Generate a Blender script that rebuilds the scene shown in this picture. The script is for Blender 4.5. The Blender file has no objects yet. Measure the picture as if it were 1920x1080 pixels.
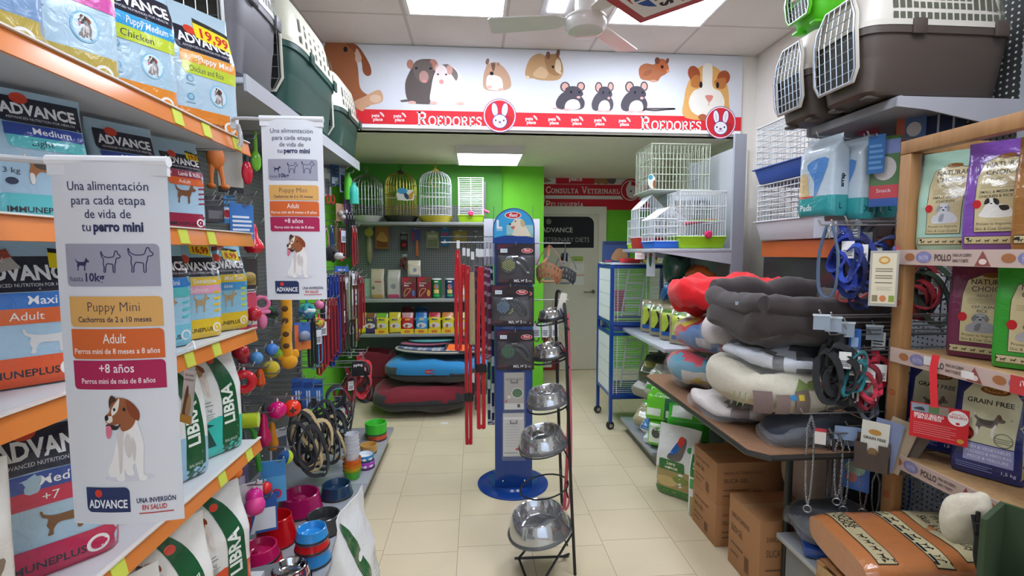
import bpy, bmesh, math, random
from mathutils import Vector as V, Matrix as Mx, noise as NZ
from mathutils.geometry import tessellate_polygon
from math import sin, cos, pi, radians as R, hypot, atan2
SC = bpy.context.scene
COL = SC.collection
rnd = random.Random(11)

# ---------------------------------------------------------------- camera, world, exposure
FPX = 920.0                                   # focal length in pixels of the 1920 px wide frame
yaw, pit = math.atan(70 / FPX), math.atan(68 / FPX)
cam = bpy.data.objects.new('camera', bpy.data.cameras.new('camera'))
COL.objects.link(cam)
EYE = V((0, 0, 1.55))
FW = V((sin(yaw) * cos(pit), cos(yaw) * cos(pit), -sin(pit)))
RT = V((cos(yaw), -sin(yaw), 0)); UP = RT.cross(FW)
cam.location = EYE
cam.rotation_euler = FW.to_track_quat('-Z', 'Y').to_euler()
cam.data.sensor_width = 36; cam.data.lens = FPX / 1920 * 36; cam.data.clip_start = .02
SC.camera = cam
W_ = bpy.data.worlds.new('world'); SC.world = W_; W_.use_nodes = True
W_.node_tree.nodes['Background'].inputs[0].default_value = (.8, .85, .9, 1)
W_.node_tree.nodes['Background'].inputs[1].default_value = .15
VS = SC.view_settings
VS.view_transform = 'Standard'; VS.look = 'None'; VS.exposure = EXPOSURE = 0.45; VS.gamma = 1; VS.use_curve_mapping = False
SC.cycles.max_bounces = 7; SC.cycles.transparent_max_bounces = 10; SC.cycles.glossy_bounces = 3
SC.cycles.caustics_reflective = False; SC.cycles.caustics_refractive = False
SC.cycles.sample_clamp_indirect = 4
FILL = 0.8                                     # radiance of the added fill pane behind the camera
LAMP = 16                                   # radiance of the ceiling light panels

# measured from the room: where a sight line of the photograph meets a plane of the room
def _ray(px, py): return FW + RT * ((px - 960) / FPX) - UP * ((py - 540) / FPX)
def aY(px, py, y): d = _ray(px, py); return EYE + d * (y / d.y)
def aX(px, py, x): d = _ray(px, py); return EYE + d * (x / d.x)
def aZ(px, py, z): d = _ray(px, py); return EYE + d * ((z - EYE.z) / d.z)

# ---------------------------------------------------------------- materials
def lin(h):
    h = h.lstrip('#'); o = []
    for i in (0, 2, 4):
        c = int(h[i:i + 2], 16) / 255
        o.append(c / 12.92 if c < .04045 else ((c + .055) / 1.055) ** 2.4)
    return (*o, 1)
_MC = {}
KIND = {'': (.45, 0), 'g': (.16, 0), 'f': (.17, 0), 'c': (.92, 0), 'm': (.09, 1), 'b': (.38, 1), 'p': (.75, 0), 'x': (.12, 0), 'w': (.5, 0), 'r': (.6, 0), 'k': (.3, 0), 's': (.8, 0), 'y': (.1, 0)}
def mat(spec):
    """'#rrggbb:k' -> a node material; k: g gloss, f printed film, c cloth, m polished metal, b brushed metal, p paper, x clear film, w wood, e<strength> lamp"""
    if spec in _MC: return _MC[spec]
    h, _, k = spec.partition(':')
    m = bpy.data.materials.new('material ' + h.lstrip('#') + ' ' + k); m.use_nodes = True
    nt = m.node_tree; b = nt.nodes['Principled BSDF']; L = nt.links
    N = nt.nodes.new
    c = lin(h)
    if k.startswith('e'):
        b.inputs['Base Color'].default_value = c; b.inputs['Emission Color'].default_value = c
        b.inputs['Emission Strength'].default_value = float(k[1:]); _MC[spec] = m; return m
    ro, me = KIND[k]
    b.inputs['Roughness'].default_value = ro; b.inputs['Metallic'].default_value = me
    tc = N('ShaderNodeTexCoord'); nz = N('ShaderNodeTexNoise'); L.new(tc.outputs['Object'], nz.inputs['Vector'])
    nz.inputs['Scale'].default_value = {'c': 60, 'w': 6}.get(k, 9); nz.inputs['Detail'].default_value = 3
    mx = N('ShaderNodeMixRGB'); mx.blend_type = 'MULTIPLY'; mx.inputs[0].default_value = {'c': .22, 'w': .5, 'p': .06}.get(k, .08)
    mx.inputs[1].default_value = c; L.new(nz.outputs['Fac'], mx.inputs[2]); L.new(mx.outputs[0], b.inputs['Base Color'])
    if k == 'w':
        mp = N('ShaderNodeMapping'); mp.inputs['Scale'].default_value = (1, 1, .12); L.new(tc.outputs['Object'], mp.inputs[0])
        wv = N('ShaderNodeTexNoise'); wv.inputs['Scale'].default_value = 45; wv.inputs['Detail'].default_value = 4; L.new(mp.outputs[0], wv.inputs['Vector'])
        L.new(wv.outputs['Fac'], mx.inputs[2])
    if k in 'cfx' and k:
        bp = N('ShaderNodeBump'); nb = N('ShaderNodeTexNoise'); L.new(tc.outputs['Object'], nb.inputs['Vector'])
        nb.inputs['Scale'].default_value = {'c': 260, 'f': 26, 'x': 30}[k]; nb.inputs['Detail'].default_value = 4 if k != 'c' else 1
        nb.inputs['Distortion'].default_value = 1.2 if k != 'c' else 0
        bp.inputs['Strength'].default_value = {'c': .35, 'f': .32, 'x': .8}[k]; bp.inputs['Distance'].default_value = {'c': .002, 'f': .012, 'x': .02}[k]
        L.new(nb.outputs['Fac'], bp.inputs['Height']); L.new(bp.outputs[0], b.inputs['Normal'])
    if k in 'xy' and k:
        b.inputs['Alpha'].default_value = .13 if k == 'x' else .07
    if k == 'f': b.inputs['Coat Weight'].default_value = .35; b.inputs['Coat Roughness'].default_value = .06
    if k == 'c': b.inputs['Sheen Weight'].default_value = .2
    _MC[spec] = m
    return m

# ---------------------------------------------------------------- mesh builder
def basis(d):
    d = d.normalized(); a = V((0, 0, 1)) if abs(d.z) < .9 else V((1, 0, 0))
    x = a.cross(d).normalized(); return x, d.cross(x)
def place(loc=(0, 0, 0), rz=0, rx=0, ry=0, s=1):
    return Mx.Translation(V(loc)) @ Mx.Rotation(rz, 4, 'Z') @ Mx.Rotation(ry, 4, 'Y') @ Mx.Rotation(rx, 4, 'X') @ Mx.Scale(s, 4)
class MB:
    def __init__(s, M=None): s.v = []; s.f = []; s.m = []; s.mats = []; s.M = M
    def mi(s, k):
        if k not in s.mats: s.mats.append(k)
        return s.mats.index(k)
    def add(s, vs, fs, k):
        o = len(s.v); s.v.extend([s.M @ V(p) for p in vs] if s.M else [V(p) for p in vs])
        s.f.extend([tuple(i + o for i in f) for f in fs]); s.m.extend([s.mi(k)] * len(fs)); return s
    def box(s, c, d, k, bev=0, M=None, taper=1):
        x, y, z = d[0] / 2, d[1] / 2, d[2] / 2; c = V(c)
        if not bev:
            vs = [V((a * x * (taper if e < 0 else 1), b * y * (taper if e < 0 else 1), e * z)) for e in (-1, 1) for b in (-1, 1) for a in (-1, 1)]
            fs = [(0, 2, 3, 1), (4, 5, 7, 6), (0, 1, 5, 4), (2, 6, 7, 3), (0, 4, 6, 2), (1, 3, 7, 5)]
        else:
            bm = bmesh.new(); bmesh.ops.create_cube(bm, size=1)
            for q in bm.verts:
                t = taper if q.co.z < 0 else 1
                q.co = V((q.co.x * d[0] * t, q.co.y * d[1] * t, q.co.z * d[2]))
            bmesh.ops.bevel(bm, geom=bm.edges[:], offset=bev, segments=2, affect='EDGES', profile=.5)
            bm.verts.index_update(); vs = [q.co.copy() for q in bm.verts]; fs = [[q.index for q in f.verts] for f in bm.faces]; bm.free()
        return s.add([c + ((M @ p) if M else p) for p in vs], fs, k)
    def bx(s, x0, x1, y0, y1, z0, z1, k, bev=0): return s.box(((x0 + x1) / 2, (y0 + y1) / 2, (z0 + z1) / 2), (x1 - x0, y1 - y0, z1 - z0), k, bev)
    def tube(s, pts, r, k, n=6, closed=False, flat=None):
        pts = [V(p) for p in pts]; N = len(pts); vs = []; x = None
        for i, p in enumerate(pts):
            a = pts[(i - 1) % N] if closed or i else p; b = pts[(i + 1) % N] if closed or i < N - 1 else p
            d = (b - a)
            if d.length < 1e-9: d = V((0, 0, 1))
            d.normalize()
            if x is None: x, y = basis(d)
            else:
                x = x - d * x.dot(d); x = x.normalized() if x.length > 1e-6 else basis(d)[0]; y = d.cross(x)
            rr = r[i] if isinstance(r, (list, tuple)) else r
            f = flat if flat else 1
            vs += [p + x * (rr * cos(2 * pi * j / n)) + y * (rr * f * sin(2 * pi * j / n)) for j in range(n)]
        fs = []
        for i in range(N if closed else N - 1):
            for j in range(n):
                a, b, c, d = i * n + j, i * n + (j + 1) % n, ((i + 1) % N) * n + (j + 1) % n, ((i + 1) % N) * n + j
                fs.append((a, b, c, d))
        if not closed: fs += [tuple(range(n))[::-1], tuple((N - 1) * n + j for j in range(n))]
        return s.add(vs, fs, k)
    def strap(s, pts, w, t, side, k, closed=False):
        """a flat band through pts, w wide along the vector `side`, t thick"""
        pts = [V(p) for p in pts]; N = len(pts); sd = V(side).normalized(); vs = []
        for i, p in enumerate(pts):
            a = pts[(i - 1) % N] if closed or i else p; b = pts[(i + 1) % N] if closed or i < N - 1 else p
            d = (b - a).normalized(); q = sd - d * sd.dot(d); q = q.normalized() if q.length > 1e-4 else basis(d)[0]; nn = d.cross(q)
            vs += [p + q * (e * w / 2) + nn * (g * t / 2) for e, g in ((-1, -1), (1, -1), (1, 1), (-1, 1))]
        fs = [(i * 4 + j, i * 4 + (j + 1) % 4, ((i + 1) % N) * 4 + (j + 1) % 4, ((i + 1) % N) * 4 + j) for i in range(N if closed else N - 1) for j in range(4)]
        if not closed: fs += [(3, 2, 1, 0), tuple((N - 1) * 4 + j for j in range(4))]
        return s.add(vs, fs, k)
    def lathe(s, prof, k, n=24, M=None, squash=None, caps=3):
        vs = []
        for r, z in prof:
            for j in range(n):
                p = V((r * cos(2 * pi * j / n), r * sin(2 * pi * j / n), z))
                if squash: p = squash(p)
                vs.append(M @ p if M else p)
        fs = [(i * n + j, i * n + (j + 1) % n, (i + 1) * n + (j + 1) % n, (i + 1) * n + j) for i in range(len(prof) - 1) for j in range(n)]
        if prof[0][0] > 1e-5 and caps & 1: fs.append(tuple(range(n))[::-1])
        if prof[-1][0] > 1e-5 and caps & 2: fs.append(tuple((len(prof) - 1) * n + j for j in range(n)))
        return s.add(vs, fs, k)
    def sph(s, c, r, k, n=14, M=None):
        r = (r, r, r) if not isinstance(r, (tuple, list)) else r; c = V(c); h = n // 2 + 2
        vs = [(sin(pi * i / h) * cos(2 * pi * j / n), sin(pi * i / h) * sin(2 * pi * j / n), cos(pi * i / h)) for i in range(h + 1) for j in range(n)]
        vs = [V((p[0] * r[0], p[1] * r[1], p[2] * r[2])) for p in vs]
        fs = [(i * n + j, (i + 1) * n + j, (i + 1) * n + (j + 1) % n, i * n + (j + 1) % n) for i in range(h) for j in range(n)]
        return s.add([c + (M @ p if M else p) for p in vs], fs, k)
    def grid(s, fn, nu, nv, k, wrap=False):
        vs = [fn(i / nu, j / nv) for j in range(nv + 1) for i in range(nu + (0 if wrap else 1))]; w = nu + (0 if wrap else 1)
        return s.add(vs, [(j * w + i, j * w + (i + 1) % w, (j + 1) * w + (i + 1) % w, (j + 1) * w + i) for j in range(nv) for i in range(nu)], k)
    def prism(s, poly, z0, z1, k, M=None):
        n = len(poly); A = [V((p[0], p[1], z0)) for p in poly] + [V((p[0], p[1], z1)) for p in poly]
        if M: A = [M @ p for p in A]
        t = tessellate_polygon([[V((p[0], p[1], 0)) for p in poly]])
        fs = [tuple(q) for q in t] + [tuple(n + i for i in q) for q in t] + [(i, (i + 1) % n, n + (i + 1) % n, n + i) for i in range(n)]
        return s.add(A, fs, k)
    def build(s, name, parent=None, sharp=35, origin=None):
        me = bpy.data.meshes.new(name)
        if origin is not None: s.v = [p - V(origin) for p in s.v]
        me.from_pydata(s.v, [], s.f); me.polygons.foreach_set('material_index', s.m)
        for k in s.mats: me.materials.append(mat(k))
        bm = bmesh.new(); bm.from_mesh(me); bmesh.ops.recalc_face_normals(bm, faces=bm.faces[:]) if len(bm.faces) < 60000 and not getattr(s, 'raw', 0) else None
        bm.to_mesh(me); bm.free()
        me.polygons.foreach_set('use_smooth', [True] * len(me.polygons)); me.set_sharp_from_angle(angle=R(sharp)); me.update()
        o = bpy.data.objects.new(name, me); COL.objects.link(o)
        if origin is not None: o.location = origin
        if parent: o.parent = parent
        return o
def tag(o, label, cat, group=None, kind=None):
    if label: o['label'] = label
    if cat: o['category'] = cat
    if group: o['group'] = group
    if kind: o['kind'] = kind
    return o
def thing(name, label, cat, loc=(0, 0, 0), rz=0, group=None, rx=0, ry=0):
    o = bpy.data.objects.new(name, None); COL.objects.link(o); o.empty_display_size = .1
    o.matrix_world = place(loc, rz, rx, ry); return tag(o, label, cat, group)
def struct(name, mb, **k): return tag(mb.build(name, **k), None, None, kind='structure')
def dup(o, loc, rz=None, label=None, M=None):
    def cp(q, par):
        c = q.copy(); COL.objects.link(c)
        if par: c.parent = par
        for ch in q.children: cp(ch, c)
        return c
    r = cp(o, None); r.location = loc
    if rz is not None: r.rotation_euler = (r.rotation_euler.x, r.rotation_euler.y, rz)
    if M: r.matrix_world = M
    if label: r['label'] = label
    return r

# ---------------------------------------------------------------- flat print: text, shapes, drawings laid on a surface
_TX = {}
def glyphs(txt, bold):
    if (txt, bold) not in _TX:
        cu = bpy.data.curves.new('t', 'FONT'); cu.body = txt; cu.size = 1; cu.resolution_u = 2; cu.offset = bold
        ob = bpy.data.objects.new('t', cu); COL.objects.link(ob)
        me = bpy.data.meshes.new_from_object(ob.evaluated_get(bpy.context.evaluated_depsgraph_get()))
        vs = [(p.co.x, p.co.y) for p in me.vertices]; me.calc_loop_triangles(); ts = [tuple(t.vertices) for t in me.loop_triangles]
        bpy.data.meshes.remove(me); bpy.data.objects.remove(ob); bpy.data.curves.remove(cu)
        _TX[txt, bold] = (vs, ts, max([p[0] for p in vs] or [.3]))
    return _TX[txt, bold]
def smooth(pts, k=4):
    n = len(pts); o = []
    for i in range(n):
        a, b, c, d = (pts[(i + j) % n] for j in (-1, 0, 1, 2))
        for q in range(k):
            t = q / k; o.append(tuple(.5 * ((2 * b[e]) + (c[e] - a[e]) * t + (2 * a[e] - 5 * b[e] + 4 * c[e] - d[e]) * t * t + (3 * b[e] - a[e] - 3 * c[e] + d[e]) * t ** 3) for e in (0, 1)))
    return o
def stroke(pts, w, closed=False):
    n = len(pts); L = []; Rr = []
    for i in range(n):
        a = pts[(i - 1) % n] if closed or i else pts[i]; b = pts[(i + 1) % n] if closed or i < n - 1 else pts[i]
        dx, dy = b[0] - a[0], b[1] - a[1]; q = hypot(dx, dy) or 1
        L.append((pts[i][0] - dy / q * w / 2, pts[i][1] + dx / q * w / 2)); Rr.append((pts[i][0] + dy / q * w / 2, pts[i][1] - dx / q * w / 2))
    m = n if closed else n - 1
    return L + Rr, [t for i in range(m) for t in ((i, (i + 1) % n, n + (i + 1) % n), (i, n + (i + 1) % n, n + i))]
SLAB = {'R': (.8, [[(.17, 0), (.17, 1)], [(.17, .93), (.45, .93), (.6, .83), (.6, .62), (.45, .52), (.17, .52)], [(.38, .52), (.64, .04)]], [(.02, .34, 0), (.02, .3, 1), (.54, .78, 0)]),
 'O': (.86, [[(.43, .93), (.2, .84), (.11, .62), (.11, .38), (.2, .16), (.43, .07), (.66, .16), (.75, .38), (.75, .62), (.66, .84), (.43, .93)]], []),
 'E': (.7, [[(.17, 0), (.17, 1)], [(.17, .93), (.58, .93), (.58, .74)], [(.17, .5), (.46, .5)], [(.17, .07), (.6, .07), (.6, .27)]], [(.02, .3, 0), (.02, .3, 1)]),
 'D': (.84, [[(.17, 0), (.17, 1)], [(.17, .93), (.45, .93), (.64, .82), (.72, .62), (.72, .38), (.64, .18), (.45, .07), (.17, .07)]], [(.02, .3, 0), (.02, .3, 1)]),
 'S': (.66, [[(.55, .72), (.53, .9), (.32, .94), (.13, .85), (.12, .66), (.32, .53), (.5, .42), (.54, .22), (.4, .07), (.2, .07), (.1, .12), (.09, .3)]], []),
 'C': (.76, [[(.67, .7), (.64, .9), (.43, .94), (.2, .84), (.11, .62), (.11, .38), (.2, .16), (.43, .06), (.62, .12), (.68, .28)]], []),
 'N': (.92, [[(.17, 0), (.17, 1)], [(.17, .96), (.72, .04)], [(.72, 0), (.72, 1)]], [(.02, .32, 0), (.0, .2, 1), (.58, .86, 1)]),
 'U': (.88, [[(.19, 1), (.19, .3), (.28, .1), (.44, .06), (.6, .1), (.69, .3), (.69, 1)]], [(.04, .34, 1), (.55, .84, 1)]),
 'L': (.66, [[(.17, 0), (.17, 1)], [(.17, .07), (.57, .07), (.57, .3)]], [(.02, .32, 0), (.02, .32, 1)]),
 'T': (.76, [[(.38, 0), (.38, 1)], [(.1, .74), (.1, .93), (.66, .93), (.66, .74)]], [(.22, .54, 0)]),
 'A': (.86, [[(.13, 0), (.43, .98)], [(.43, .98), (.73, 0)], [(.23, .32), (.63, .32)]], [(.0, .27, 0), (.59, .86, 0)]),
 'V': (.86, [[(.13, 1), (.43, .03)], [(.43, .03), (.73, 1)]], [(.0, .28, 1), (.58, .86, 1)]),
 'I': (.38, [[(.19, 0), (.19, 1)]], [(.03, .35, 0), (.03, .35, 1)]),
 'Q': (.86, [[(.43, .93), (.2, .84), (.11, .62), (.11, .38), (.2, .16), (.43, .07), (.66, .16), (.75, .38), (.75, .62), (.66, .84), (.43, .93)], [(.45, .2), (.72, -.12)]], []),
 'P': (.72, [[(.17, 0), (.17, 1)], [(.17, .93), (.46, .93), (.6, .83), (.6, .6), (.46, .48), (.17, .48)]], [(.02, .34, 0), (.02, .3, 1)])}
def slab(txt, x, y, h, small=.72, w=.15):
    vs = []; ts = []
    for i, ch in enumerate(txt):
        if ch == ' ': x += h * .42; continue
        acc = ch == 'Í'; ch = 'I' if acc else ch
        big = i == 0 or txt[i - 1] == ' '; q = h * (1 if big else small); wd, st, sf = SLAB[ch]
        parts = [stroke(s_, w) for s_ in st] + [stroke([(a, z + (.05 if z == 0 else -.05)), (b, z + (.05 if z == 0 else -.05))], .1) for a, b, z in sf]
        if acc: parts.append(stroke([(.15, 1.12), (.32, 1.3)], .1))
        for pv, pt in parts:
            o = len(vs); vs += [(x + a * q, y + b * q) for a, b in pv]; ts += [tuple(o + j for j in t) for t in pt]
        x += wd * q + h * .015
    return vs, ts, x
def slabw(txt, h): return slab(txt, 0, 0, h)[2]
def pprint(mb, surf, ops, kind='p', maxlen=.03, base=.0006, step=.00025):
    """ops in local surface coordinates; surf(x, y, offset) -> point"""
    done = []
    def emit(vs, ts, col):
        if not vs: return
        x0 = min(p[0] for p in vs); x1 = max(p[0] for p in vs); y0 = min(p[1] for p in vs); y1 = max(p[1] for p in vs)
        lay = 1 + max([d[4] for d in done if d[0] < x1 and d[1] > x0 and d[2] < y1 and d[3] > y0] or [0]); done.append((x0, x1, y0, y1, lay))
        vs = list(vs); ts = list(ts); mid = {}; out = []
        while ts:
            t = ts.pop(); e = [(hypot(vs[t[i]][0] - vs[t[(i + 1) % 3]][0], vs[t[i]][1] - vs[t[(i + 1) % 3]][1]), i) for i in range(3)]; l, i = max(e)
            if l > maxlen:
                a, b, c = t[i], t[(i + 1) % 3], t[(i + 2) % 3]; key = (min(a, b), max(a, b))
                if key not in mid: mid[key] = len(vs); vs.append(((vs[a][0] + vs[b][0]) / 2, (vs[a][1] + vs[b][1]) / 2))
                m = mid[key]; ts += [(a, m, c), (m, b, c)]
            else: out.append(t)
        mb.add([surf(x, y, base + lay * step) for x, y in vs], out, col if ':' in col else col + ':' + kind)
    def run(ops, T, sc):
        tp = lambda pts: [T(*p) for p in pts]
        for o in ops:
            k = o[0]
            if k == 'g':
                _, sub, gx, gy, gs = o[:5]; fl = -1 if len(o) > 5 and o[5] else 1; ro = o[6] if len(o) > 6 else 0
                run(sub, lambda x, y, T=T, gx=gx, gy=gy, gs=gs, fl=fl, ca=cos(ro), sa=sin(ro): T(gx + gs * (fl * x * ca - y * sa), gy + gs * (fl * x * sa + y * ca)), sc * gs)
            elif k == 'r':
                x0, y0, x1, y1, col = o[1:6]; rd = o[6] if len(o) > 6 else 0; cs = o[7] if len(o) > 7 else 'abcd'
                if rd:
                    pts = []
                    for nm, cx, cy, a0 in (('a', x0 + rd, y0 + rd, pi), ('b', x1 - rd, y0 + rd, 1.5 * pi), ('c', x1 - rd, y1 - rd, 0), ('d', x0 + rd, y1 - rd, pi / 2)):
                        if nm in cs: pts += [(cx + rd * cos(a0 + pi / 10 * j), cy + rd * sin(a0 + pi / 10 * j)) for j in range(6)]
                        else: pts += [{'a': (x0, y0), 'b': (x1, y0), 'c': (x1, y1), 'd': (x0, y1)}[nm]]
                    emit(tp(pts), [(0, i, i + 1) for i in range(1, len(pts) - 1)], col)
                else: emit(tp([(x0, y0), (x1, y0), (x1, y1), (x0, y1)]), [(0, 1, 2), (0, 2, 3)], col)
            elif k == 'e':
                cx, cy, rx, ry, col = o[1:6]; a = o[6] if len(o) > 6 else 0; n = 22
                pts = [(cx + rx * cos(2 * pi * j / n) * cos(a) - ry * sin(2 * pi * j / n) * sin(a), cy + rx * cos(2 * pi * j / n) * sin(a) + ry * sin(2 * pi * j / n) * cos(a)) for j in range(n)]
                emit(tp(pts), [(0, i, i + 1) for i in range(1, n - 1)], col)
            elif k == 'o':
                cx, cy, r, w, col = o[1:6]; v, t = stroke([(cx + r * cos(2 * pi * j / 24), cy + r * sin(2 * pi * j / 24)) for j in range(24)], w, True); emit(tp(v), t, col)
            elif k == 'p':
                pts = smooth(o[1]) if len(o) > 3 and o[3] else o[1]; emit(tp(pts), tessellate_polygon([[V((*p, 0)) for p in pts]]), o[2])
            elif k == 'l': v, t = stroke(smooth(o[1]) if len(o) > 4 and o[4] == 2 else o[1], o[2], len(o) > 4 and o[4]); emit(tp(v), t, o[3])
            elif k == 't':
                txt, x, y, h, col = o[1:6]; al = o[6] if len(o) > 6 else 'c'; bo = o[7] if len(o) > 7 else 0; mw = o[8] if len(o) > 8 else 0
                vs, ts, w = glyphs(txt, bo); q = h / .72; sx = q if not mw else min(q, mw / w) if mw > 0 else -mw / w
                ox = x - {'c': w / 2, 'l': 0, 'r': w}[al] * sx; sk = o[9] if len(o) > 9 else 0
                emit(tp([(ox + a * sx + sk * b * q, y + b * q) for a, b in vs]), ts, col)
            elif k == 's':
                v, t, x1 = slab(*o[1:5]); emit(tp(v), t, o[5])
    run(ops, lambda x, y: (x, y), 1)
def flat(origin, ux, uy):
    """a flat surface: origin + x ux + y uy, offset along ux x uy"""
    o, a, b = V(origin), V(ux), V(uy); n = a.cross(b).normalized(); return lambda x, y, d: o + a * x + b * y + n * d
# ---------------------------------------------------------------- room shell
XL, XR, YB, YF, ZC, ZS = -1.43, 2.3, 6.3, -2.6, 3.13, 2.49
def tile_mat(name, c1, c2, gap, w, h, ox, oy, mortar, rough, speck=0, stagger=0):
    m = bpy.data.materials.new(name); m.use_nodes = True; nt = m.node_tree; b = nt.nodes['Principled BSDF']; L = nt.links; N = nt.nodes.new
    tc = N('ShaderNodeTexCoord'); mp = N('ShaderNodeMapping'); mp.inputs['Location'].default_value = (ox, oy, 0); L.new(tc.outputs['Object'], mp.inputs[0])
    br = N('ShaderNodeTexBrick'); L.new(mp.outputs[0], br.inputs['Vector'])
    br.offset = stagger; br.squash = 1; br.inputs['Scale'].default_value = 1; br.inputs['Mortar Size'].default_value = mortar; br.inputs['Mortar Smooth'].default_value = .1
    br.inputs['Brick Width'].default_value = w; br.inputs['Row Height'].default_value = h; br.inputs['Bias'].default_value = -.2
    for i, c in (('Color1', c1), ('Color2', c2), ('Mortar', gap)): br.inputs[i].default_value = lin(c)
    nz = N('ShaderNodeTexNoise'); nz.inputs['Scale'].default_value = 2.2; nz.inputs['Detail'].default_value = 6; L.new(tc.outputs['Object'], nz.inputs['Vector'])
    mx = N('ShaderNodeMixRGB'); mx.blend_type = 'MULTIPLY'; mx.inputs[0].default_value = .22; L.new(br.outputs[0], mx.inputs[1]); L.new(nz.outputs['Fac'], mx.inputs[2])
    out = mx.outputs[0]
    if speck:
        n2 = N('ShaderNodeTexNoise'); n2.inputs['Scale'].default_value = 150; n2.inputs['Detail'].default_value = 2; L.new(tc.outputs['Object'], n2.inputs['Vector'])
        m2 = N('ShaderNodeMixRGB'); m2.blend_type = 'MULTIPLY'; m2.inputs[0].default_value = speck; L.new(out, m2.inputs[1]); L.new(n2.outputs['Fac'], m2.inputs[2]); out = m2.outputs[0]
    L.new(out, b.inputs['Base Color']); b.inputs['Roughness'].default_value = rough
    _MC[name] = m; return name
tile_mat('floor tile', '#eddcba', '#e9d7b2', '#a8987a', .305, .384, .0, .097, .0016, .3, .1, .13)
tile_mat('ceiling tile', '#f3ece6', '#f1e9e3', '#d6ccc6', .685, .685, .46, -.025, .012, .9, .12)
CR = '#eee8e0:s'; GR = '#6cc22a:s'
def wallmat(name, c, rough):
    m = mat(c); _MC[name] = m; return name
fl = MB(); fl.bx(XL, XR, YF, YB, -.05, 0, 'floor tile'); o = struct('floor', fl); 
# the long seams of the floor run towards the door
fl_m = _MC['floor tile'].node_tree.nodes
for n_ in fl_m:
    if n_.type == 'MAPPING': n_.inputs['Rotation'].default_value = (0, 0, R(90)); n_.inputs['Location'].default_value = (.01, .096, 0)
struct('ceiling', MB().bx(XL, XR, YF, 3.95, ZC, ZC + .05, 'ceiling tile'))
struct('ceiling_soffit', MB().bx(XL, XR, 3.97, YB, ZS, ZS + .05, '#f1ebdf:s'))
struct('wall_beam', MB().bx(XL, XR, 3.955, 4.03, ZS, ZC + .05, CR))
struct('wall_left', MB().bx(XL - .08, XL, YF, 4.03, 0, ZC, CR).bx(XL - .08, XL, 4.03, YB, 0, ZS, GR))
struct('wall_right', MB().bx(XR, XR + .08, YF, YB, 0, ZC, CR))
struct('wall_pillar', MB().bx(2.175, XR, 3.955, 4.35, 0, ZS, CR))
struct('wall_rear', MB().bx(XL, XR, YF - .08, YF, 2.6, ZC, CR).bx(XL, XR, YF - .08, YF, 0, .35, CR).bx(XL, -1.15, YF - .08, YF, .35, 2.6, CR).bx(2.05, XR, YF - .08, YF, .35, 2.6, CR))
# unseen glowing pane, added behind the camera as soft front fill light
struct('fill_window_1', MB().bx(-1.15, 2.05, YF - .06, YF - .05, .35, 2.6, '#d5e4fa:e%g' % FILL))
struct('wall_back', MB().bx(.6, XR, YB, YB + .08, 0, ZS, GR))
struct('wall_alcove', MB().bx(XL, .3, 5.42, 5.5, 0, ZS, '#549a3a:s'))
struct('pillar', MB().bx(.138, .771, 5.47, 6.3, 0, ZS, GR))
# the white door at the back with its frame
df = MB(); DX0, DX1, DZ = .80, 1.60, 2.03
for a in ((DX0 - .09, DX0, YB - .03, YB, 0, DZ), (DX1, DX1 + .1, YB - .03, YB, 0, DZ), (DX0 - .09, DX1 + .1, YB - .03, YB, DZ, DZ + .1)): df.bx(*a, '#e4dfcd:')
struct('trim_1', df)
dr = MB().bx(DX0, DX1, YB - .018, YB - .002, .004, DZ, '#dedac9:', .003); door = struct('door_1', dr)
h = MB(); h.tube([(1.54, YB - .02, 1.03), (1.54, YB - .07, 1.03), (1.52, YB - .085, 1.03), (1.40, YB - .085, 1.03)], .009, '#8a8478:b', 8); h.lathe([(.024, 0), (.024, .008)], '#8a8478:b', 16, place((1.54, YB - .017, 1.03), rx=R(90))); h.build('door_handle', door)
p = MB(); S = flat((DX0 + .02, YB - .018, 1.60), (1, 0, 0), (0, 0, 1))
pprint(p, S, [('r', -.02, 0, .72, .40, '#15171d', .09, 'c'), ('t', 'ADVANCE', .04, .20, .062, '#c9cac8', 'l', .01), ('t', 'VETERINARY DIETS', .04, .075, .062, '#9a9b9a', 'l', 0, .62), ('e', .13, .335, .035, .035, '#7c7a70')], maxlen=9)
p.build('door_poster', door)
p = MB(); S = flat((DX0, YB - .018, 0), (1, 0, 0), (0, 0, 1))
pprint(p, S, [('e', .34, 1.50, .03, .035, '#2c2a28'), ('e', .30, 1.45, .05, .06, '#d8d5cc'), ('p', [(.29, 1.44), (.36, 1.56), (.40, 1.52), (.40, 1.42)], '#2f2c2a'), ('r', .45, 1.43, .60, 1.49, '#93b23a'), ('r', .43, 1.27, .62, 1.40, '#eceae2'), ('r', .43, 1.12, .62, 1.24, '#efeee9'), ('r', .43, 1.235, .62, 1.25, '#e6a9a0'), ('t', 'CITA PREVIA', .525, 1.46, .016, '#e9f0d8')], maxlen=9)
p.build('door_notice', door)
p = MB(); pprint(p, S, [('p', [(-.05, .005), (.30, .005), (.30, .22), (.22, .36), (.08, .46), (-.05, .5)], '#8e2a22'), ('e', .08, .22, .12, .14, '#6d4a32'), ('r', -.02, .04, .2, .15, '#e8e4dc'), ('t', 'EUKANN', .09, .07, .05, '#272320')], maxlen=9)
p.build('door_decal', door)
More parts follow.
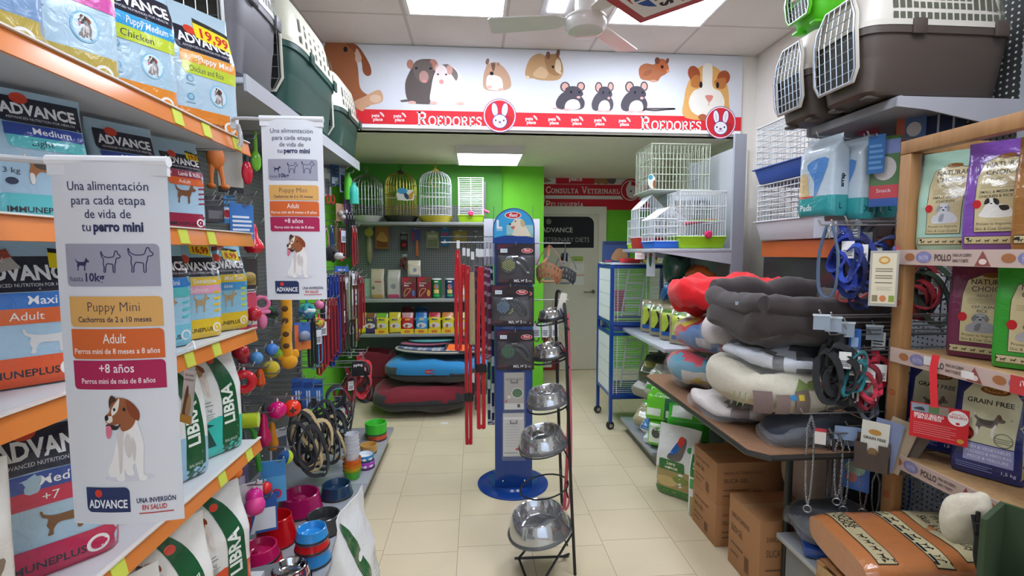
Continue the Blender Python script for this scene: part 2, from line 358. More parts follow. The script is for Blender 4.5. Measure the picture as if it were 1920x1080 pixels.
# wall banner over the back door
def banner2():
    mb = MB(); w = 1.85; x0 = .78; z0 = 2.09; S = flat((x0, YB - .012, z0), (1, 0, 0), (0, 0, 1)); mb.bx(x0, 2.295, YB - .01, YB - .001, z0, ZS - .005, '#dcd8d4:p')
    pprint(mb, S, [('r', 0, 0, 1.5, .135, '#c3162b'), ('r', 0, .18, 1.5, .32, '#c3162b'), ('r', .29, .28 + .12, .8, .395 + .001, '#c3162b'), ('r', .29, .275 + .13, .82, .398, '#c3162b'),
      ('s', 'CONSULTA VETERINARIA', .13, .205, .09 / slabw('CONSULTA VETERINARIA', .09), '#e6e2de'), ('s', 'PELUQUERÍA', .13, .025, .09 / slabw('CONSULTA VETERINARIA', .09), '#e6e2de'),
      ('e', .0, .13, .13, .13, '#c3162b'), ('o', .0, .13, .115, .01, '#e6dcdc'), ('e', .0, .12, .06, .065, '#e6dcdc'), ('e', .03, .17, .02, .06, '#e6dcdc', .5), ('e', -.02, .12, .012, .012, '#3a2a4a'), ('e', .025, .12, .012, .012, '#3a2a4a'),
      ('e', 1.24, .25, .15, .15, '#c3162b'), ('o', 1.24, .25, .125, .01, '#e6dcdc'), ('e', 1.26, .23, .08, .085, '#e6dcdc'), ('e', 1.21, .30, .025, .07, '#e6dcdc', -.4), ('e', 1.24, .24, .012, .012, '#3a2a4a'),
      ('p', [(.2, .36), (.1, .4), (0, .4), (0, .35), (.05, .33)], '#a07a5a', 1), ('p', [(.74, .36), (.78, .40), (.98, .40), (.96, .34), (.9, .325), (.85, .335), (.82, .325)], '#a0714a', 1), ('p', [(.93, .40), (.95, .34), (1.02, .335), (1.04, .40)], '#6a5a5e', 1)], maxlen=9)
    pprint(mb, S, [('r', .26, .325, .76, .399, '#c3162b'), ('t', 'place', .515, .366, .06, '#e6e2de', 'c', .03)], base=.002, maxlen=9)
    return tag(mb.build('wall_banner'), 'red and white wall banner with two lines of lettering above the back door', 'banner')
banner2()
# ---------------------------------------------------------------- ceiling lights (the visible ones, plus some added out of view)
def panel(x, y, z, w, d, label, hgt=.012, frame='#f2f2f0:', body=0):
    t = thing('ceiling_light', label, 'ceiling light', (x, y, z), 0, 'square ceiling light panels')
    f = MB(); e = .02
    for a in ((-w / 2 - e, w / 2 + e, -d / 2 - e, -d / 2), (-w / 2 - e, w / 2 + e, d / 2, d / 2 + e), (-w / 2 - e, -w / 2, -d / 2, d / 2), (w / 2, w / 2 + e, -d / 2, d / 2)): f.bx(*a, -hgt, -.001, frame)
    f.build('frame', t)
    MB().bx(-w / 2, w / 2, -d / 2, d / 2, -hgt + .004, -.002, '#e9f1ff:e%g' % LAMP).build('diffuser', t)
panel(-.11, 3.105, ZC, .61, .61, 'square ceiling light panel over the bird end of the food shelves')
panel(1.25, 3.13, ZC, .64, .62, 'square ceiling light panel behind the hanging red box')
for x_, y_ in ((-.11, 1.05), (1.25, 1.05), (.57, -1.9)): panel(x_, y_, ZC, .61, .61, 'square ceiling light panel over the camera end of the shop')  # unseen panels, added for more light from the camera side
panel(.142, 4.75, ZS, .58, .58, 'surface mounted light panel under the low back ceiling', .07, '#d9d6cc:')
t = thing('spotlight', 'small square downlight with bluish glow beside the fan', 'ceiling light', (.54, 3.2, ZC))
MB().bx(-.1, .1, -.16, .16, -.008, -.001, '#e8eaf0:').build('frame', t); MB().bx(-.055, .055, -.12, .12, -.012, -.006, '#e8f4ff:e14').build('diffuser', t)
# ---------------------------------------------------------------- ceiling fan
def fan():
    c = aY(1098, 45, 2.75); t = thing('ceiling_fan', 'white ceiling fan with round motor hub hanging from a rod', 'fan', (c.x, c.y, c.z)); W = '#e6e6e2:g'
    MB().tube([(0, 0, .04), (0, 0, ZC - c.z)], .02, W, 12).build('rod', t); MB().lathe([(.055, .03), (.06, .1), (.055, .2), (.04, .23)], W, 20).lathe([(.07, ZC - c.z - .05), (.07, ZC - c.z)], W, 20).build('canopy', t)
    MB().lathe([(.0, -.052), (.07, -.05), (.095, -.042), (.11, -.02), (.114, 0), (.112, .012), (.118, .018), (.112, .03), (.06, .04), (0, .042)], W, 32).build('hub', t)
    for a in (R(168), R(-72 + 0), R(48)):
        b = MB(Mx.Rotation(a, 4, 'Z') @ Mx.Rotation(R(9), 4, 'X'))
        b.prism([(.1, -.02), (.16, -.06), (.52, -.072), (.535, -.06), (.535, .06), (.52, .072), (.16, .06), (.1, .02)], .02, .026, W); b.build('blade', t)
fan()
def hillbox():
    c = aY(1235, -12, 2.2); t = thing('hanging_box', 'red cardboard display box hanging from the ceiling by the fan', 'display box', (c.x, c.y, c.z), R(42))
    MB().bx(-.2, .2, -.2, .2, 0, .24, '#b3202c:').build('box', t)
    m = MB(); S = flat((-.2, .2, -.0005), (1, 0, 0), (0, -1, 0))
    pprint(m, S, [('r', .045, .045, .355, .355, '#efeae6'), ('p', [(.06, .06), (.34, .06), (.34, .2), (.2, .34), (.06, .34)], '#efeae6'), ('r', .07, .07, .2, .2, '#b3202c'), ('r', .2, .2, .33, .33, '#b3202c'), ('e', .2, .2, .125, .125, '#efeae6'), ('e', .2, .2, .11, .11, '#27509a'), ('r', .192, .08, .208, .32, '#efeae6'),
       ('g', [('r', -.15, -.055, .15, .05, '#efeae6'), ('t', "Hill's", 0, -.035, .085, '#2a2628', 'c', .03)], .2, .2, 1, 0, R(0))], maxlen=9)
    m.build('emblem', t)
    s = MB(); s.tube([(0, 0, .24), (0, 0, ZC - c.z - .001)], .003, '#bbbbbb:'); s.build('cord', t)
hillbox()
# ---------------------------------------------------------------- printed drawings (unit boxes, y up)
SIT_BODY = [(.42, .78), (.36, .62), (.28, .50), (.20, .36), (.12, .24), (.04, .17), (.0, .10), (.06, .055), (.2, .05), (.22, .02), (.30, .0), (.4, .01), (.42, .05), (.42, .14), (.47, .08), (.58, .06), (.66, .09), (.62, .16), (.70, .2), (.76, .03), (.82, 0), (.93, .0), (.95, .04), (.88, .08), (.9, .25), (.92, .42), (.86, .56), (.80, .68), (.80, .78)]
def dog_sit(body='#f3efec', head='#9c5a34', shade='#d9d0cc'):
    return [('p', SIT_BODY, body, 1), ('p', [(.28, .5), (.36, .62), (.42, .75), (.5, .7), (.44, .5), (.4, .3), (.36, .12), (.3, .1), (.3, .35)], shade, 1), ('p', [(.45, .45), (.5, .3), (.6, .28), (.63, .45), (.55, .55)], shade, 1), ('p', [(.68, .22), (.62, .4), (.66, .5), (.74, .4)], shade, 1),
      ('p', [(.18, .88), (.12, .80), (.02, .76), (.0, .71), (.08, .66), (.2, .65), (.34, .66), (.42, .58), (.6, .6), (.72, .66), (.78, .76), (.74, .86), (.62, .93), (.44, .96), (.28, .95)], head, 1), ('p', [(.18, .82), (.34, .93), (.4, .95), (.34, .82), (.2, .76), (.05, .75), (.06, .68), (.2, .7)], '#f0e6da', 1),
      ('p', [(.3, .96), (.2, .99), (.13, .93), (.14, .84), (.2, .9), (.3, .93)], '#4a2c1c', 1), ('p', [(.55, .93), (.7, .9), (.85, .8), (.84, .70), (.72, .72), (.6, .8)], '#8a3f1e', 1),
      ('e', .05, .735, .05, .032, '#221a18'), ('e', .26, .83, .03, .02, '#1d1614'), ('e', .5, .83, .035, .022, '#1d1614'), ('p', [(.02, .655), (.14, .66), (.3, .64), (.4, .665), (.3, .6), (.16, .6), (.06, .62)], '#33201c', 1), ('p', [(.04, .64), (.14, .64), (.16, .57), (.1, .5), (.03, .51), (.01, .58)], '#e27a92', 1)]
STAND = [(.0, .9), (.03, .7), (.12, .6), (.12, .5), (.1, .36), (.14, .2), (.11, .02), (.2, .02), (.21, .2), (.3, .38), (.5, .36), (.6, .34), (.6, .02), (.69, .02), (.7, .3), (.76, .46), (.8, .62), (.9, .62), (1, .68), (.98, .75), (.88, .82), (.85, .93), (.76, .94), (.7, .8), (.62, .68), (.35, .66), (.2, .69), (.07, .78), (.04, .9)]
def dog_stand(c='#9a6238', saddle=None, leg='#e9e2d8'):
    o = [('p', STAND, c, 1)]
    if saddle: o += [('p', [(.2, .66), (.4, .64), (.64, .67), (.6, .5), (.4, .45), (.22, .52)], saddle, 1), ('p', [(.1, .3), (.12, .02), (.19, .02), (.2, .2), (.17, .32)], leg, 1), ('p', [(.6, .34), (.6, .02), (.69, .02), (.7, .3), (.76, .46), (.72, .55), (.64, .4)], leg, 1), ('e', .84, .8, .05, .1, '#6a3a1c'), ('p', [(.0, .9), (.02, .75), (.06, .76), (.04, .9)], leg)]
    return o + [('e', .97, .72, .025, .025, '#222222')]
def mouse(c1, c2, ear='#d9a99a', face='#4a4450'):
    return [('p', [(.1, .1), (.06, .3), (.18, .55), (.36, .66), (.62, .6), (.8, .4), (.82, .2), (.74, .08), (.5, .04), (.3, .04)], c1, 1), ('p', [(.3, .08), (.34, .3), (.5, .4), (.66, .34), (.7, .12), (.5, .05)], c2, 1),
      ('e', .3, .8, .13, .17, face), ('e', .3, .8, .09, .13, ear), ('e', .72, .83, .11, .15, face), ('e', .72, .83, .075, .11, ear), ('p', [(.3, .72), (.42, .82), (.6, .82), (.74, .7), (.78, .55), (.66, .46), (.5, .42), (.36, .5)], face, 1), ('e', .66, .47, .05, .04, '#e3a6a0'), ('e', .46, .64, .035, .045, '#17141a'), ('e', .68, .64, .03, .04, '#17141a'),
      ('e', .34, .05, .1, .035, '#dcaaa2'), ('e', .64, .05, .1, .035, '#dcaaa2')]
def bunny_badge():
    return [('e', 0, 0, 1, 1, '#7a3d86'), ('e', 0, 0, .96, .96, '#f3e9ee'), ('e', 0, 0, .9, .9, '#d8202f'), ('p', [(.1, .0), (.75, -.1), (.6, -.65), (.2, -.8)], '#b81a28', 1)] + [q for sx in (-1, 1) for q in (('e', sx * .3, .35, .21, .42, '#5a3a86', -sx * .15), ('e', sx * .3, .35, .17, .38, '#f6f2f5', -sx * .15), ('e', sx * .3, .33, .06, .25, '#e2d4de', -sx * .15))] + \
      [('e', 0, -.33, .46, .43, '#5a3a86'), ('e', 0, -.33, .41, .38, '#f6f2f5'), ('e', -.24, -.28, .05, .06, '#31204a'), ('e', .24, -.28, .05, .06, '#31204a'), ('e', 0, -.38, .09, .055, '#6a4a8a'), ('l', [(-.16, -.5), (-.06, -.53), (0, -.44), (.06, -.53), (.16, -.5)], .03, '#6a4a8a')]
def petsplace():
    return [('t', 'pets', 0, .12, .3, '#f8e8e8', 'l', .03), ('t', 'place', .12, -.22, .3, '#f8e8e8', 'l', .03), ('l', [(.75, .52), (.98, .42), (1.1, .15)], .07, '#f8e8e8', 2)]
def fit(ops, x, y, w, h):
    f = lambda p: (x + p[0] * w, y + p[1] * h); o = []
    for q in ops:
        if q[0] in 'pl': o.append((q[0], [f(p) for p in q[1]], *q[2:])) if q[0] == 'p' else o.append(('l', [f(p) for p in q[1]], q[2] * w, *q[3:]))
        elif q[0] == 'e': o.append(('e', *f(q[1:3]), q[3] * abs(w), q[4] * h, q[5], *([q[6] * (1 if w > 0 else -1)] if len(q) > 6 else [])))
    return o
def rbanner():
    x0, x1, z0 = -1.35, 2.172, 2.505; mb = MB(); mb.bx(x0, x1, 3.935, 3.95, z0, 3.125, '#dcdfe7:p'); S = flat((0, 3.9349, z0), (1, 0, 0), (0, 0, 1))
    hw = lambda px, py: (lambda p: (p.x, p.z - z0))(aY(px, py, 3.935)); o = [('r', x0, .0, x1, .025, '#ffffff'), ('r', x0, .028, x1, .137, '#e0212f')]
    def at(ops, px0, py0, px1, py1, flip=0):
        a, b = hw(px0, py1), hw(px1, py0); s = b[0] - a[0]; h = (b[1] - a[1]) / s
        def sq(q):
            f = lambda p: (p[0], p[1] * h)
            if q[0] in 'pl': return (q[0], [f(p) for p in q[1]], *q[2:])
            if q[0] == 'e': return ('e', q[1], q[2] * h, q[3], q[4] * h, *q[5:])
            return q
        ops = [sq(q) for q in ops]; o.append(('g', ops, b[0] if flip else a[0], a[1], s, flip))
    for px in (697, 738, 985, 1028, 1071, 1114, 1160): q = hw(px, 228 + (px - 697) * .018); o.append(('g', petsplace(), q[0], .07, .085))
    for px, t in ((782, 0), (1201, 0)): q = hw(px, 240); o.append(('s', 'ROEDORES', q[0], .022, .105, '#ffffff'))
    # brown lop rabbit
    at([('p', [(.15, .98), (.0, 1.0), (-.15, .9), (-.1, .3), (.1, .1), (.3, -.0), (.5, .03), (.66, .12), (.62, .2), (.5, .25), (.42, .35), (.4, .6), (.36, .8), (.3, .95)], '#a8663f', 1), ('p', [(.2, .98), (.4, .94), (.58, .7), (.62, .55), (.56, .5), (.48, .56), (.44, .75)], '#93502c', 1), ('p', [(.38, .9), (.46, .78), (.44, .7), (.36, .72)], '#d9b8a4', 1), ('e', .2, .88, .035, .04, '#171518'), ('p', [(.3, .1), (.5, .2), (.72, .3), (.8, .24), (.78, .12), (.55, .06), (.45, -.02)], '#d7a885', 1), ('e', .68, .17, .1, .06, '#e3c3a8')], 628, 80, 738, 205)
    # two rats
    at([('p', [(.0, .1), (.1, .13), (.15, .08), (.02, .06)], '#6b5f5c'), ('p', [(.12, .1), (.08, .45), (.16, .75), (.25, .95), (.4, 1), (.55, .95), (.58, .6), (.55, .1), (.3, .03)], '#5d524f', 1), ('e', .16, .88, .05, .1, '#b97f6c'), ('e', .5, .88, .07, .12, '#b97f6c'), ('p', [(.2, .85), (.3, .97), (.46, .93), (.5, .7), (.42, .5), (.3, .5), (.22, .65)], '#6c605c', 1), ('e', .36, .62, .07, .13, '#b98f88'), ('e', .37, .52, .035, .03, '#d98f8c'), ('e', .25, .8, .02, .025, '#1a1618'), ('e', .46, .8, .02, .025, '#1a1618'),
      ('p', [(.46, .08), (.47, .4), (.52, .7), (.62, .86), (.78, .86), (.9, .7), (.98, .35), (.92, .08), (.7, .03)], '#efe6e4', 1), ('p', [(.72, .9), (.86, .72), (.84, .55), (.76, .7), (.6, .84)], '#7d7472', 1), ('e', .56, .8, .04, .09, '#d9a499'), ('e', .74, .78, .05, .1, '#d9a499'), ('e', .62, .72, .09, .16, '#f0e2e0'), ('e', .62, .52, .035, .05, '#dd9a98'), ('e', .57, .68, .016, .02, '#4a2a2a'), ('e', .69, .68, .016, .02, '#4a2a2a')] + [('e', x, .06, .06, .035, '#e0b0a4') for x in (.18, .5, .9)], 750, 113, 875, 197)
    ham = lambda c, d: [('p', [(.06, .06), (.02, .4), (.1, .7), (.2, .85), (.5, .9), (.8, .7), (.98, .4), (.96, .1), (.5, .0)], c, 1), ('p', [(.15, .1), (.16, .45), (.4, .5), (.66, .4), (.7, .08), (.4, .02)], d, 1)]
    at(ham('#c8a084', '#f4ece6') + [('e', .17, .92, .06, .1, '#8a6a5a', -.3), ('e', .55, .84, .06, .06, '#b08d78'), ('e', .32, .55, .07, .06, '#17141a'), ('e', .24, .12, .09, .05, '#e4b4a8'), ('e', .65, .06, .1, .04, '#e4b4a8'), ('p', [(.3, .85), (.38, .6), (.45, .86)], '#7c5a48', 1)], 905, 112, 958, 170)
    at([('p', [(.03, .1), (.0, .35), (.12, .75), (.35, .93), (.6, .85), (.85, .9), (.98, .6), (1, .3), (.85, .06), (.4, .04), (.2, .1)], '#c29a6e', 1), ('p', [(.5, .8), (.6, .9), (.85, .92), (.97, .6), (.96, .3), (.8, .2), (.6, .35)], '#a87f55', 1), ('p', [(.82, .75), (.92, .7), (.95, .4), (.86, .3), (.78, .45)], '#e3cdb0', 1), ('e', .6, .88, .06, .13, '#7e5846'), ('e', .86, .95, .05, .14, '#7e5846', -.2), ('e', .73, .5, .035, .045, '#141214'), ('e', .92, .3, .04, .04, '#e6c8b4'), ('e', .05, .12, .06, .06, '#e8d6c2'), ('p', [(.2, .2), (.4, .5), (.6, .3), (.5, .1)], '#d7b48c', 1)], 985, 98, 1056, 152)
    at(mouse('#4c4650', '#e6e2e2')[:-1] + [('e', .05, .08, .08, .03, '#dcaaa2')], 1038, 153, 1109, 208)
    at(mouse('#4e4852', '#dedadb'), 1106, 153, 1160, 211)
    at(mouse('#4a444c', '#dedadb'), 1160, 152, 1226, 212); q0, q1 = hw(1208, 204), hw(1264, 204); o.append(('l', [q0, (q0[0] + .08, q0[1] - .012), (q1[0] - .05, q1[1] - .005), q1], .012, '#5b4f55', 2))
    at([('p', [(.1, .15), (.02, .4), (.06, .65), (.25, .78), (.5, .75), (.6, .95), (.85, .95), (.98, .6), (.9, .4), (.72, .25), (.6, .06), (.3, .1)], '#b8714a', 1), ('p', [(.55, .7), (.62, .92), (.84, .92), (.97, .6), (.88, .45), (.7, .5)], '#c4683a', 1), ('e', .6, .9, .08, .14, '#7c4a3a'), ('e', .92, .9, .05, .12, '#8a5240', -.3), ('e', .76, .66, .045, .07, '#140f10'), ('e', .95, .5, .05, .06, '#e2a688'), ('e', .5, .08, .12, .05, '#dba890'), ('e', .3, .4, .16, .1, '#a7623e', .5)], 1196, 110, 1256, 155)
    # guinea pig
    at([('p', [(.04, .0), (.0, .35), (.06, .62), (.2, .85), (.38, .97), (.62, .97), (.82, .85), (.95, .62), (1, .3), (.95, .0)], '#e3ab62', 1), ('p', [(.4, .98), (.6, .98), (.62, .6), (.8, .5), (.9, .3), (.8, .1), (.5, .02), (.2, .1), (.1, .3), (.2, .5), (.38, .6)], '#f4eee4', 1), ('e', .2, .82, .13, .15, '#a8522a', .4), ('e', .86, .76, .14, .14, '#a8522a', -.5), ('p', [(.16, .75), (.3, .8), (.36, .62), (.26, .56), (.14, .6)], '#c47a3c', 1), ('p', [(.66, .7), (.9, .76), (.9, .58), (.74, .56)], '#c47a3c', 1), ('e', .36, .62, .035, .06, '#17110f'), ('e', .73, .62, .035, .06, '#17110f'), ('p', [(.46, .42), (.64, .42), (.56, .3)], '#dd8a7c', 1), ('l', [(.55, .32), (.55, .24)], .015, '#c98a7c'), ('e', .42, .02, .1, .06, '#b4623a')], 1282, 122, 1369, 221)
    for px, py in ((937, 217), (1351, 230)): q = hw(px, py); o.append(('g', bunny_badge(), q[0], q[1] - .0, .131))
    pprint(mb, S, [q for q in o], maxlen=9, step=.0002)
    return tag(mb.build('banner'), 'long white printed banner of rodents above a red stripe on the ceiling beam', 'banner')
rbanner()
# ---------------------------------------------------------------- filled paper and film bags
def bagmesh(W, D, H, col, front=(), side=None, kind='f', seed=0, top=.6, wr=.006, lean=0, n0=6, bulge=.0, tuck=.8, sside=-1):
    base = col if ':' in col else col + ':' + kind; so = V((seed * 3.7, seed * 1.3, seed * 2.1))
    def prof(v):
        t = max(0, (v - top) / (.955 - top)); t = min(1, t)
        d = 1 - t ** 1.25 * (1 - .03); n = n0 * (1 - t) + 2.0 * t
        if v < .07: d *= tuck + (1 - tuck) * (v / .07) ** .6
        return d * (1 + bulge * sin(pi * min(1, v / max(top, .1)))), (.965 + .035 * min(1, v / .07)), n, t
    def pt(x, y, v):
        k = wr * (.35 + 1.0 * min(1, v / top) ** 2); q = so + V((x * 7, y * 7, v * H * 9)); q2 = so + V((x * 17, y * 17, v * H * 21))
        return V((x + .4 * k * NZ.noise(q + V((9, 0, 0))), y + k * NZ.noise(q) + .35 * k * NZ.noise(q2) + lean * v * v, v * H))
    def front_pt(x, z, off, sg=-1):
        v = max(0, min(1, z / H)); d, w, n, t = prof(v); u = max(-.995, min(.995, 2 * x / (W * w)))
        p = pt(x, sg * D / 2 * d * (1 - abs(u) ** n) ** (1 / n), v); p.y += sg * off; return p
    def side_pt(y, z, off, sg=-1):
        v = max(0, min(1, z / H)); d, w, n, t = prof(v); u = max(-.99, min(.99, 2 * y / (D * d)))
        p = pt(sg * W / 2 * w * (1 - abs(u) ** n) ** (1 / n), y, v); p.x += sg * off; return p
    mb = MB(); NU, NVv = 22, 20
    def ring(a, b):
        v = b; d, w, n, t = prof(v); th = 2 * pi * a; c, s_ = cos(th), sin(th)
        x = W / 2 * w * math.copysign(abs(c) ** (2 / n), c); y = D / 2 * d * math.copysign(abs(s_) ** (2 / n), s_); return pt(x, y, v)
    mb.grid(ring, NU * 2, NVv, base, True)
    mb.f.append(tuple(range(NU * 2))[::-1]); mb.m.append(mb.mi(base))
    mb.f.append(tuple(NVv * NU * 2 + i for i in range(NU * 2))); mb.m.append(mb.mi(base))
    if front: pprint(mb, front_pt, [('g', front, -W / 2, 0, W)], kind, maxlen=.022, base=.0012)
    if side: pprint(mb, lambda y, z, off: side_pt(y, z, off, sside), [('g', side, 0, 0, W)], kind, maxlen=.022, base=.0012)
    return mb
GRP = {}
def bag(label, loc, rz, W, D, H, col, front=(), side=None, cat='food bag', group=None, name='food_bag', rx=0, ry=0, **k):
    m = bagmesh(W, D, H, col, front, side, **k); o = m.build(name, sharp=60); o.matrix_world = place(loc, R(rz), R(rx), R(ry)); return tag(o, label, cat, group)
NAVY, SKY = '#23253a', '#a9c6d8'
def lines(n, x0, x1, y0, y1, c='#6f8190', f=.55): return [('r', x0, y0 + (y1 - y0) * i / n, x1 - (x1 - x0) * (.12 if i % 3 == 1 else 0), y0 + (y1 - y0) * (i + f) / n, c) for i in range(n)]
def gusset(D, H, c='#5d6b78'): return [('r', -D * .32, H * .08, D * .32, H * .5, '#95a5b2')] + lines(5, -D * .3, D * .3, H * .1, H * .3, c, .5) + lines(6, -D * .3, D * .3, H * .32, H * .5, c, .5)
def price(x, y, t, s=1):
    return [('p', [(x, y), (x + .42 * s, y - .06 * s), (x + .44 * s, y + .2 * s), (x + .02 * s, y + .26 * s)], '#f3d912:p'), ('p', [(x + .02 * s, y + .2 * s), (x + .44 * s, y + .14 * s), (x + .44 * s, y + .2 * s), (x + .02 * s, y + .26 * s)], '#1d1c1a:p'), ('g', [('t', t, .21 * s, .03 * s, .13 * s, '#c9221c:p', 'c', .03, .36 * s)], x, y - .0, 1, 0, -.12)]
def adv(h, b1, t1, b2, t2, bot, btxt, pic=(), tag_=None, extra=(), logo='#1f2233', ly=None):
    y = ly or h * .62
    o = [('r', -.01, 0, 1.01, h * .2, bot), ('t', btxt, .42, h * .07, .075, '#2c2a30', 'c', .02, .62), ('e', .82, h * .1, .09, .09, '#f0ece6'), ('e', .82, h * .1, .06, .06, bot),
       ('r', .1, y, .97, y + .36, logo, .08, 'a'), ('t', 'ADVANCE', .535, y + .12, .15, '#f3f3f3', 'c', .035, .76), ('t', 'ADVANCED NUTRITION FOR HEALTH', .54, y + .05, .036, '#d8d8dc', 'c', 0, .7), ('e', .36, y + .34, .09, .075, '#d9432c'),
       ('r', .14, y - .17, .97, y - .01, b1), ('t', t1, .62, y - .13, .09, '#f4f4f4' if t1 != 'Light' else '#f4f4f4', 'c', .01, .5),
       ('r', .16, y - .33, .97, y - .17, b2, .07, 'a'), ('t', t2, .5, y - .29, .085, '#f2ece4' if b2 not in ('#f0a340', '#c8d83e', '#5cc0c4') else '#2c3648', 'c', 0, .5)]
    o += list(pic) + list(extra)
    if tag_: o += tag_
    return o
def libra(h, c):
    return [('p', [(-.01, 0), (1.01, 0), (1.01, h * .3), (.5, h * .36), (-.01, h * .3)], c), ('p', [(.55, .0), (.86, .0), (.84, h * .55), (.7, h * .82), (.45, h * .97), (.3, h * .97), (.46, h * .8), (.56, h * .5)], '#1f5a36', 1),
      ('g', [('t', 'LIBRA', 0, 0, .2, '#eef2ea', 'c', .03, .85)], .77, h * .45, 1, 0, R(92)), ('e', .5, h * .86, .07, .055, '#d84a34'), ('p', [(.1, h * .1), (.26, h * .3), (.42, h * .1)], '#24504a'), ('p', [(.14, h * .29), (.26, h * .32), (.4, h * .29), (.26, h * .28)], '#24504a'),
      ('t', '12 kg', .28, h * .42, .06, '#6b6f70'), ('t', 'BALANCE', .7, h * .1, .05, '#c9e2d0', 'c', 0, .24)] + lines(3, .16, .42, h * .35, h * .41, '#8d9494', .3) + lines(2, .14, .4, h * .47, h * .53, '#9aa0a0', .35) + fit(dog_sit('#e8ddd2', '#b98a62'), .06, h * .56, .34, h * .3)
def nchoice(h, kind, pic, lab='#c9b98e'):
    return [('p', [(.22, h * .16), (.84, h * .16), (.86, h * .66), (.93, h * .82), (.5, h * .86), (.28, h * .8), (.22, h * .66)], '#2f2a22', ), ('p', [(.23, h * .165), (.83, h * .165), (.85, h * .66), (.92, h * .815), (.5, h * .855), (.285, h * .795), (.23, h * .66)], lab),
      ('t', 'NATURAL', .6, h * .755, .105, '#3f3a33', 'c', .012, .55), ('t', 'CHOICE', .58, h * .685, .105, '#3f3a33', 'c', .012, .48), ('e', .62, h * .85, .14, .05, '#8a5a2c'), ('t', kind.split('|')[0], .54, h * .63, .05, '#3f3a33', 'c', 0, .45),
      ('t', kind.split('|')[1], .54, h * .515, .055, '#2f2a26', 'c', .01, .5), ('t', kind.split('|')[2], .54, h * .475, .055, '#2f2a26', 'c', .01, .5), ('t', 'Proven to Improve', .52, h * .225, .055, '#3c352c', 'c', 0, .52), ('t', 'Skin & Coat Quality', .52, h * .18, .055, '#3c352c', 'c', 0, .54),
      ('r', .07, h * .05, .94, h * .125, '#2f2a22'), ('r', .08, h * .055, .93, h * .12, '#cabb90')] + [q for i in range(6) for q in fit(dog_stand('#38342c'), .13 + i * .135, h * .065, .09, .07)] + lines(4, .3, .8, h * .56, h * .62, '#8d7f5e', .25) + list(pic) + [('e', .26, h * .42, .07, .09, '#c42a32')]
def shih(h): return fit([('p', [(0, .1), (.1, .4), (.2, .7), (.2, .95), (.4, 1), (.56, .9), (.6, .7), (.85, .6), (1, .3), (.96, .05), (.5, 0)], '#e9e6e0', 1), ('p', [(.15, .7), (.2, .95), (.3, .98), (.3, .75)], '#2f2c2e', 1), ('p', [(.42, .98), (.58, .9), (.6, .65), (.48, .7)], '#2f2c2e', 1), ('p', [(.6, .6), (.85, .6), (.9, .4), (.7, .35)], '#35312f', 1), ('e', .37, .72, .04, .03, '#17120f'), ('e', .3, .8, .03, .03, '#17120f'), ('e', .46, .8, .03, .03, '#17120f')], .3, h * .29, .5, h * .18)
def pup(h, c='#d9d6d6', d='#8a8890'): return fit([('p', [(.1, 0), (.05, .3), (.25, .5), (.3, .9), (.5, 1), (.68, .88), (.66, .6), (.9, .4), (1, .1), (.8, 0)], c, 1), ('p', [(.3, .9), (.2, .7), (.26, .55), (.38, .75)], d, 1), ('p', [(.64, .9), (.74, .7), (.66, .55), (.58, .75)], d, 1), ('e', .47, .65, .05, .035, '#2a2628'), ('e', .4, .78, .03, .03, '#2a2628'), ('e', .55, .78, .03, .03, '#2a2628'), ('p', [(.3, .1), (.35, .4), (.5, .45), (.45, .1)], d, 1)], .3, h * .27, .48, h * .2)
# ---------------------------------------------------------------- left wall: two bays of food shelves
XF = -.85; SHZ = (1.95, 1.612, 1.25, .815); GY = '#c9cacb:'; ORG = '#d9803c:g'
def shelf_bay(name, label, y0, y1, zs, rails, base_z=.27):
    t = thing(name, label, 'shelving', (-1.1, (y0 + y1) / 2, 0)); inv = Mx.Translation(-t.location); mk = lambda: MB(inv)
    m = mk(); m.bx(-1.40, -1.375, y0, y1, .02, 2.4, '#55585a:'); m.build('back_panel', t)
    for y in (y0 + .015, y1 - .015): mk().bx(-1.375, -1.34, y - .014, y + .014, 0, 2.4, '#8b8d8f:').build('upright', t)
    mk().bx(-1.375, XF - .0, y0, y1, base_z - .02, base_z, GY).bx(-1.375, XF, y0, y1, .0, base_z - .02, '#8d9092:').build('base_deck', t)
    for z, col in zip(zs, rails):
        s = mk().bx(-1.375, XF, y0 + .004, y1 - .004, z - .022, z, GY).build('shelf', t)
        r = mk().box((XF + .004, (y0 + y1) / 2, z - .018), (.006, y1 - y0 - .008, .05), col, M=Mx.Rotation(R(-12), 4, 'Y')).bx(XF - .002, XF + .01, y0 + .004, y1 - .004, z + .006, z + .01, '#e2ddd6:g').build('price_rail', s)
        for b in (y0 + .04, y1 - .04): mk().prism([(XF - .05, z - .022), (-1.35, z - .022), (-1.36, z - .03)], b - .003, b + .003, '#6c6e70:', M=Mx(((1, 0, 0, 0), (0, 0, 1, 0), (0, 1, 0, 0), (0, 0, 0, 1)))).build('bracket', s)
        for f in rnd.sample((.12, .28, .44, .58, .72, .9), 3):
            y = y0 + (y1 - y0) * f; mk().box((XF + .009, y, z - .018), (.003, .045, .042), '#c8d24e:p', M=Mx.Rotation(R(-12), 4, 'Y')).build('price_tag', s)
    return t
shelf_bay('food_shelving', 'grey shelving bay with orange price rails full of dog food bags', .87, 1.955, SHZ, (ORG,) * 4)
shelf_bay('food_shelving', 'nearer grey food shelving bay with one yellow price rail', -.2, .865, SHZ, (ORG, ORG, '#d8bd5a:', ORG))
LS = (*SHZ, .27)
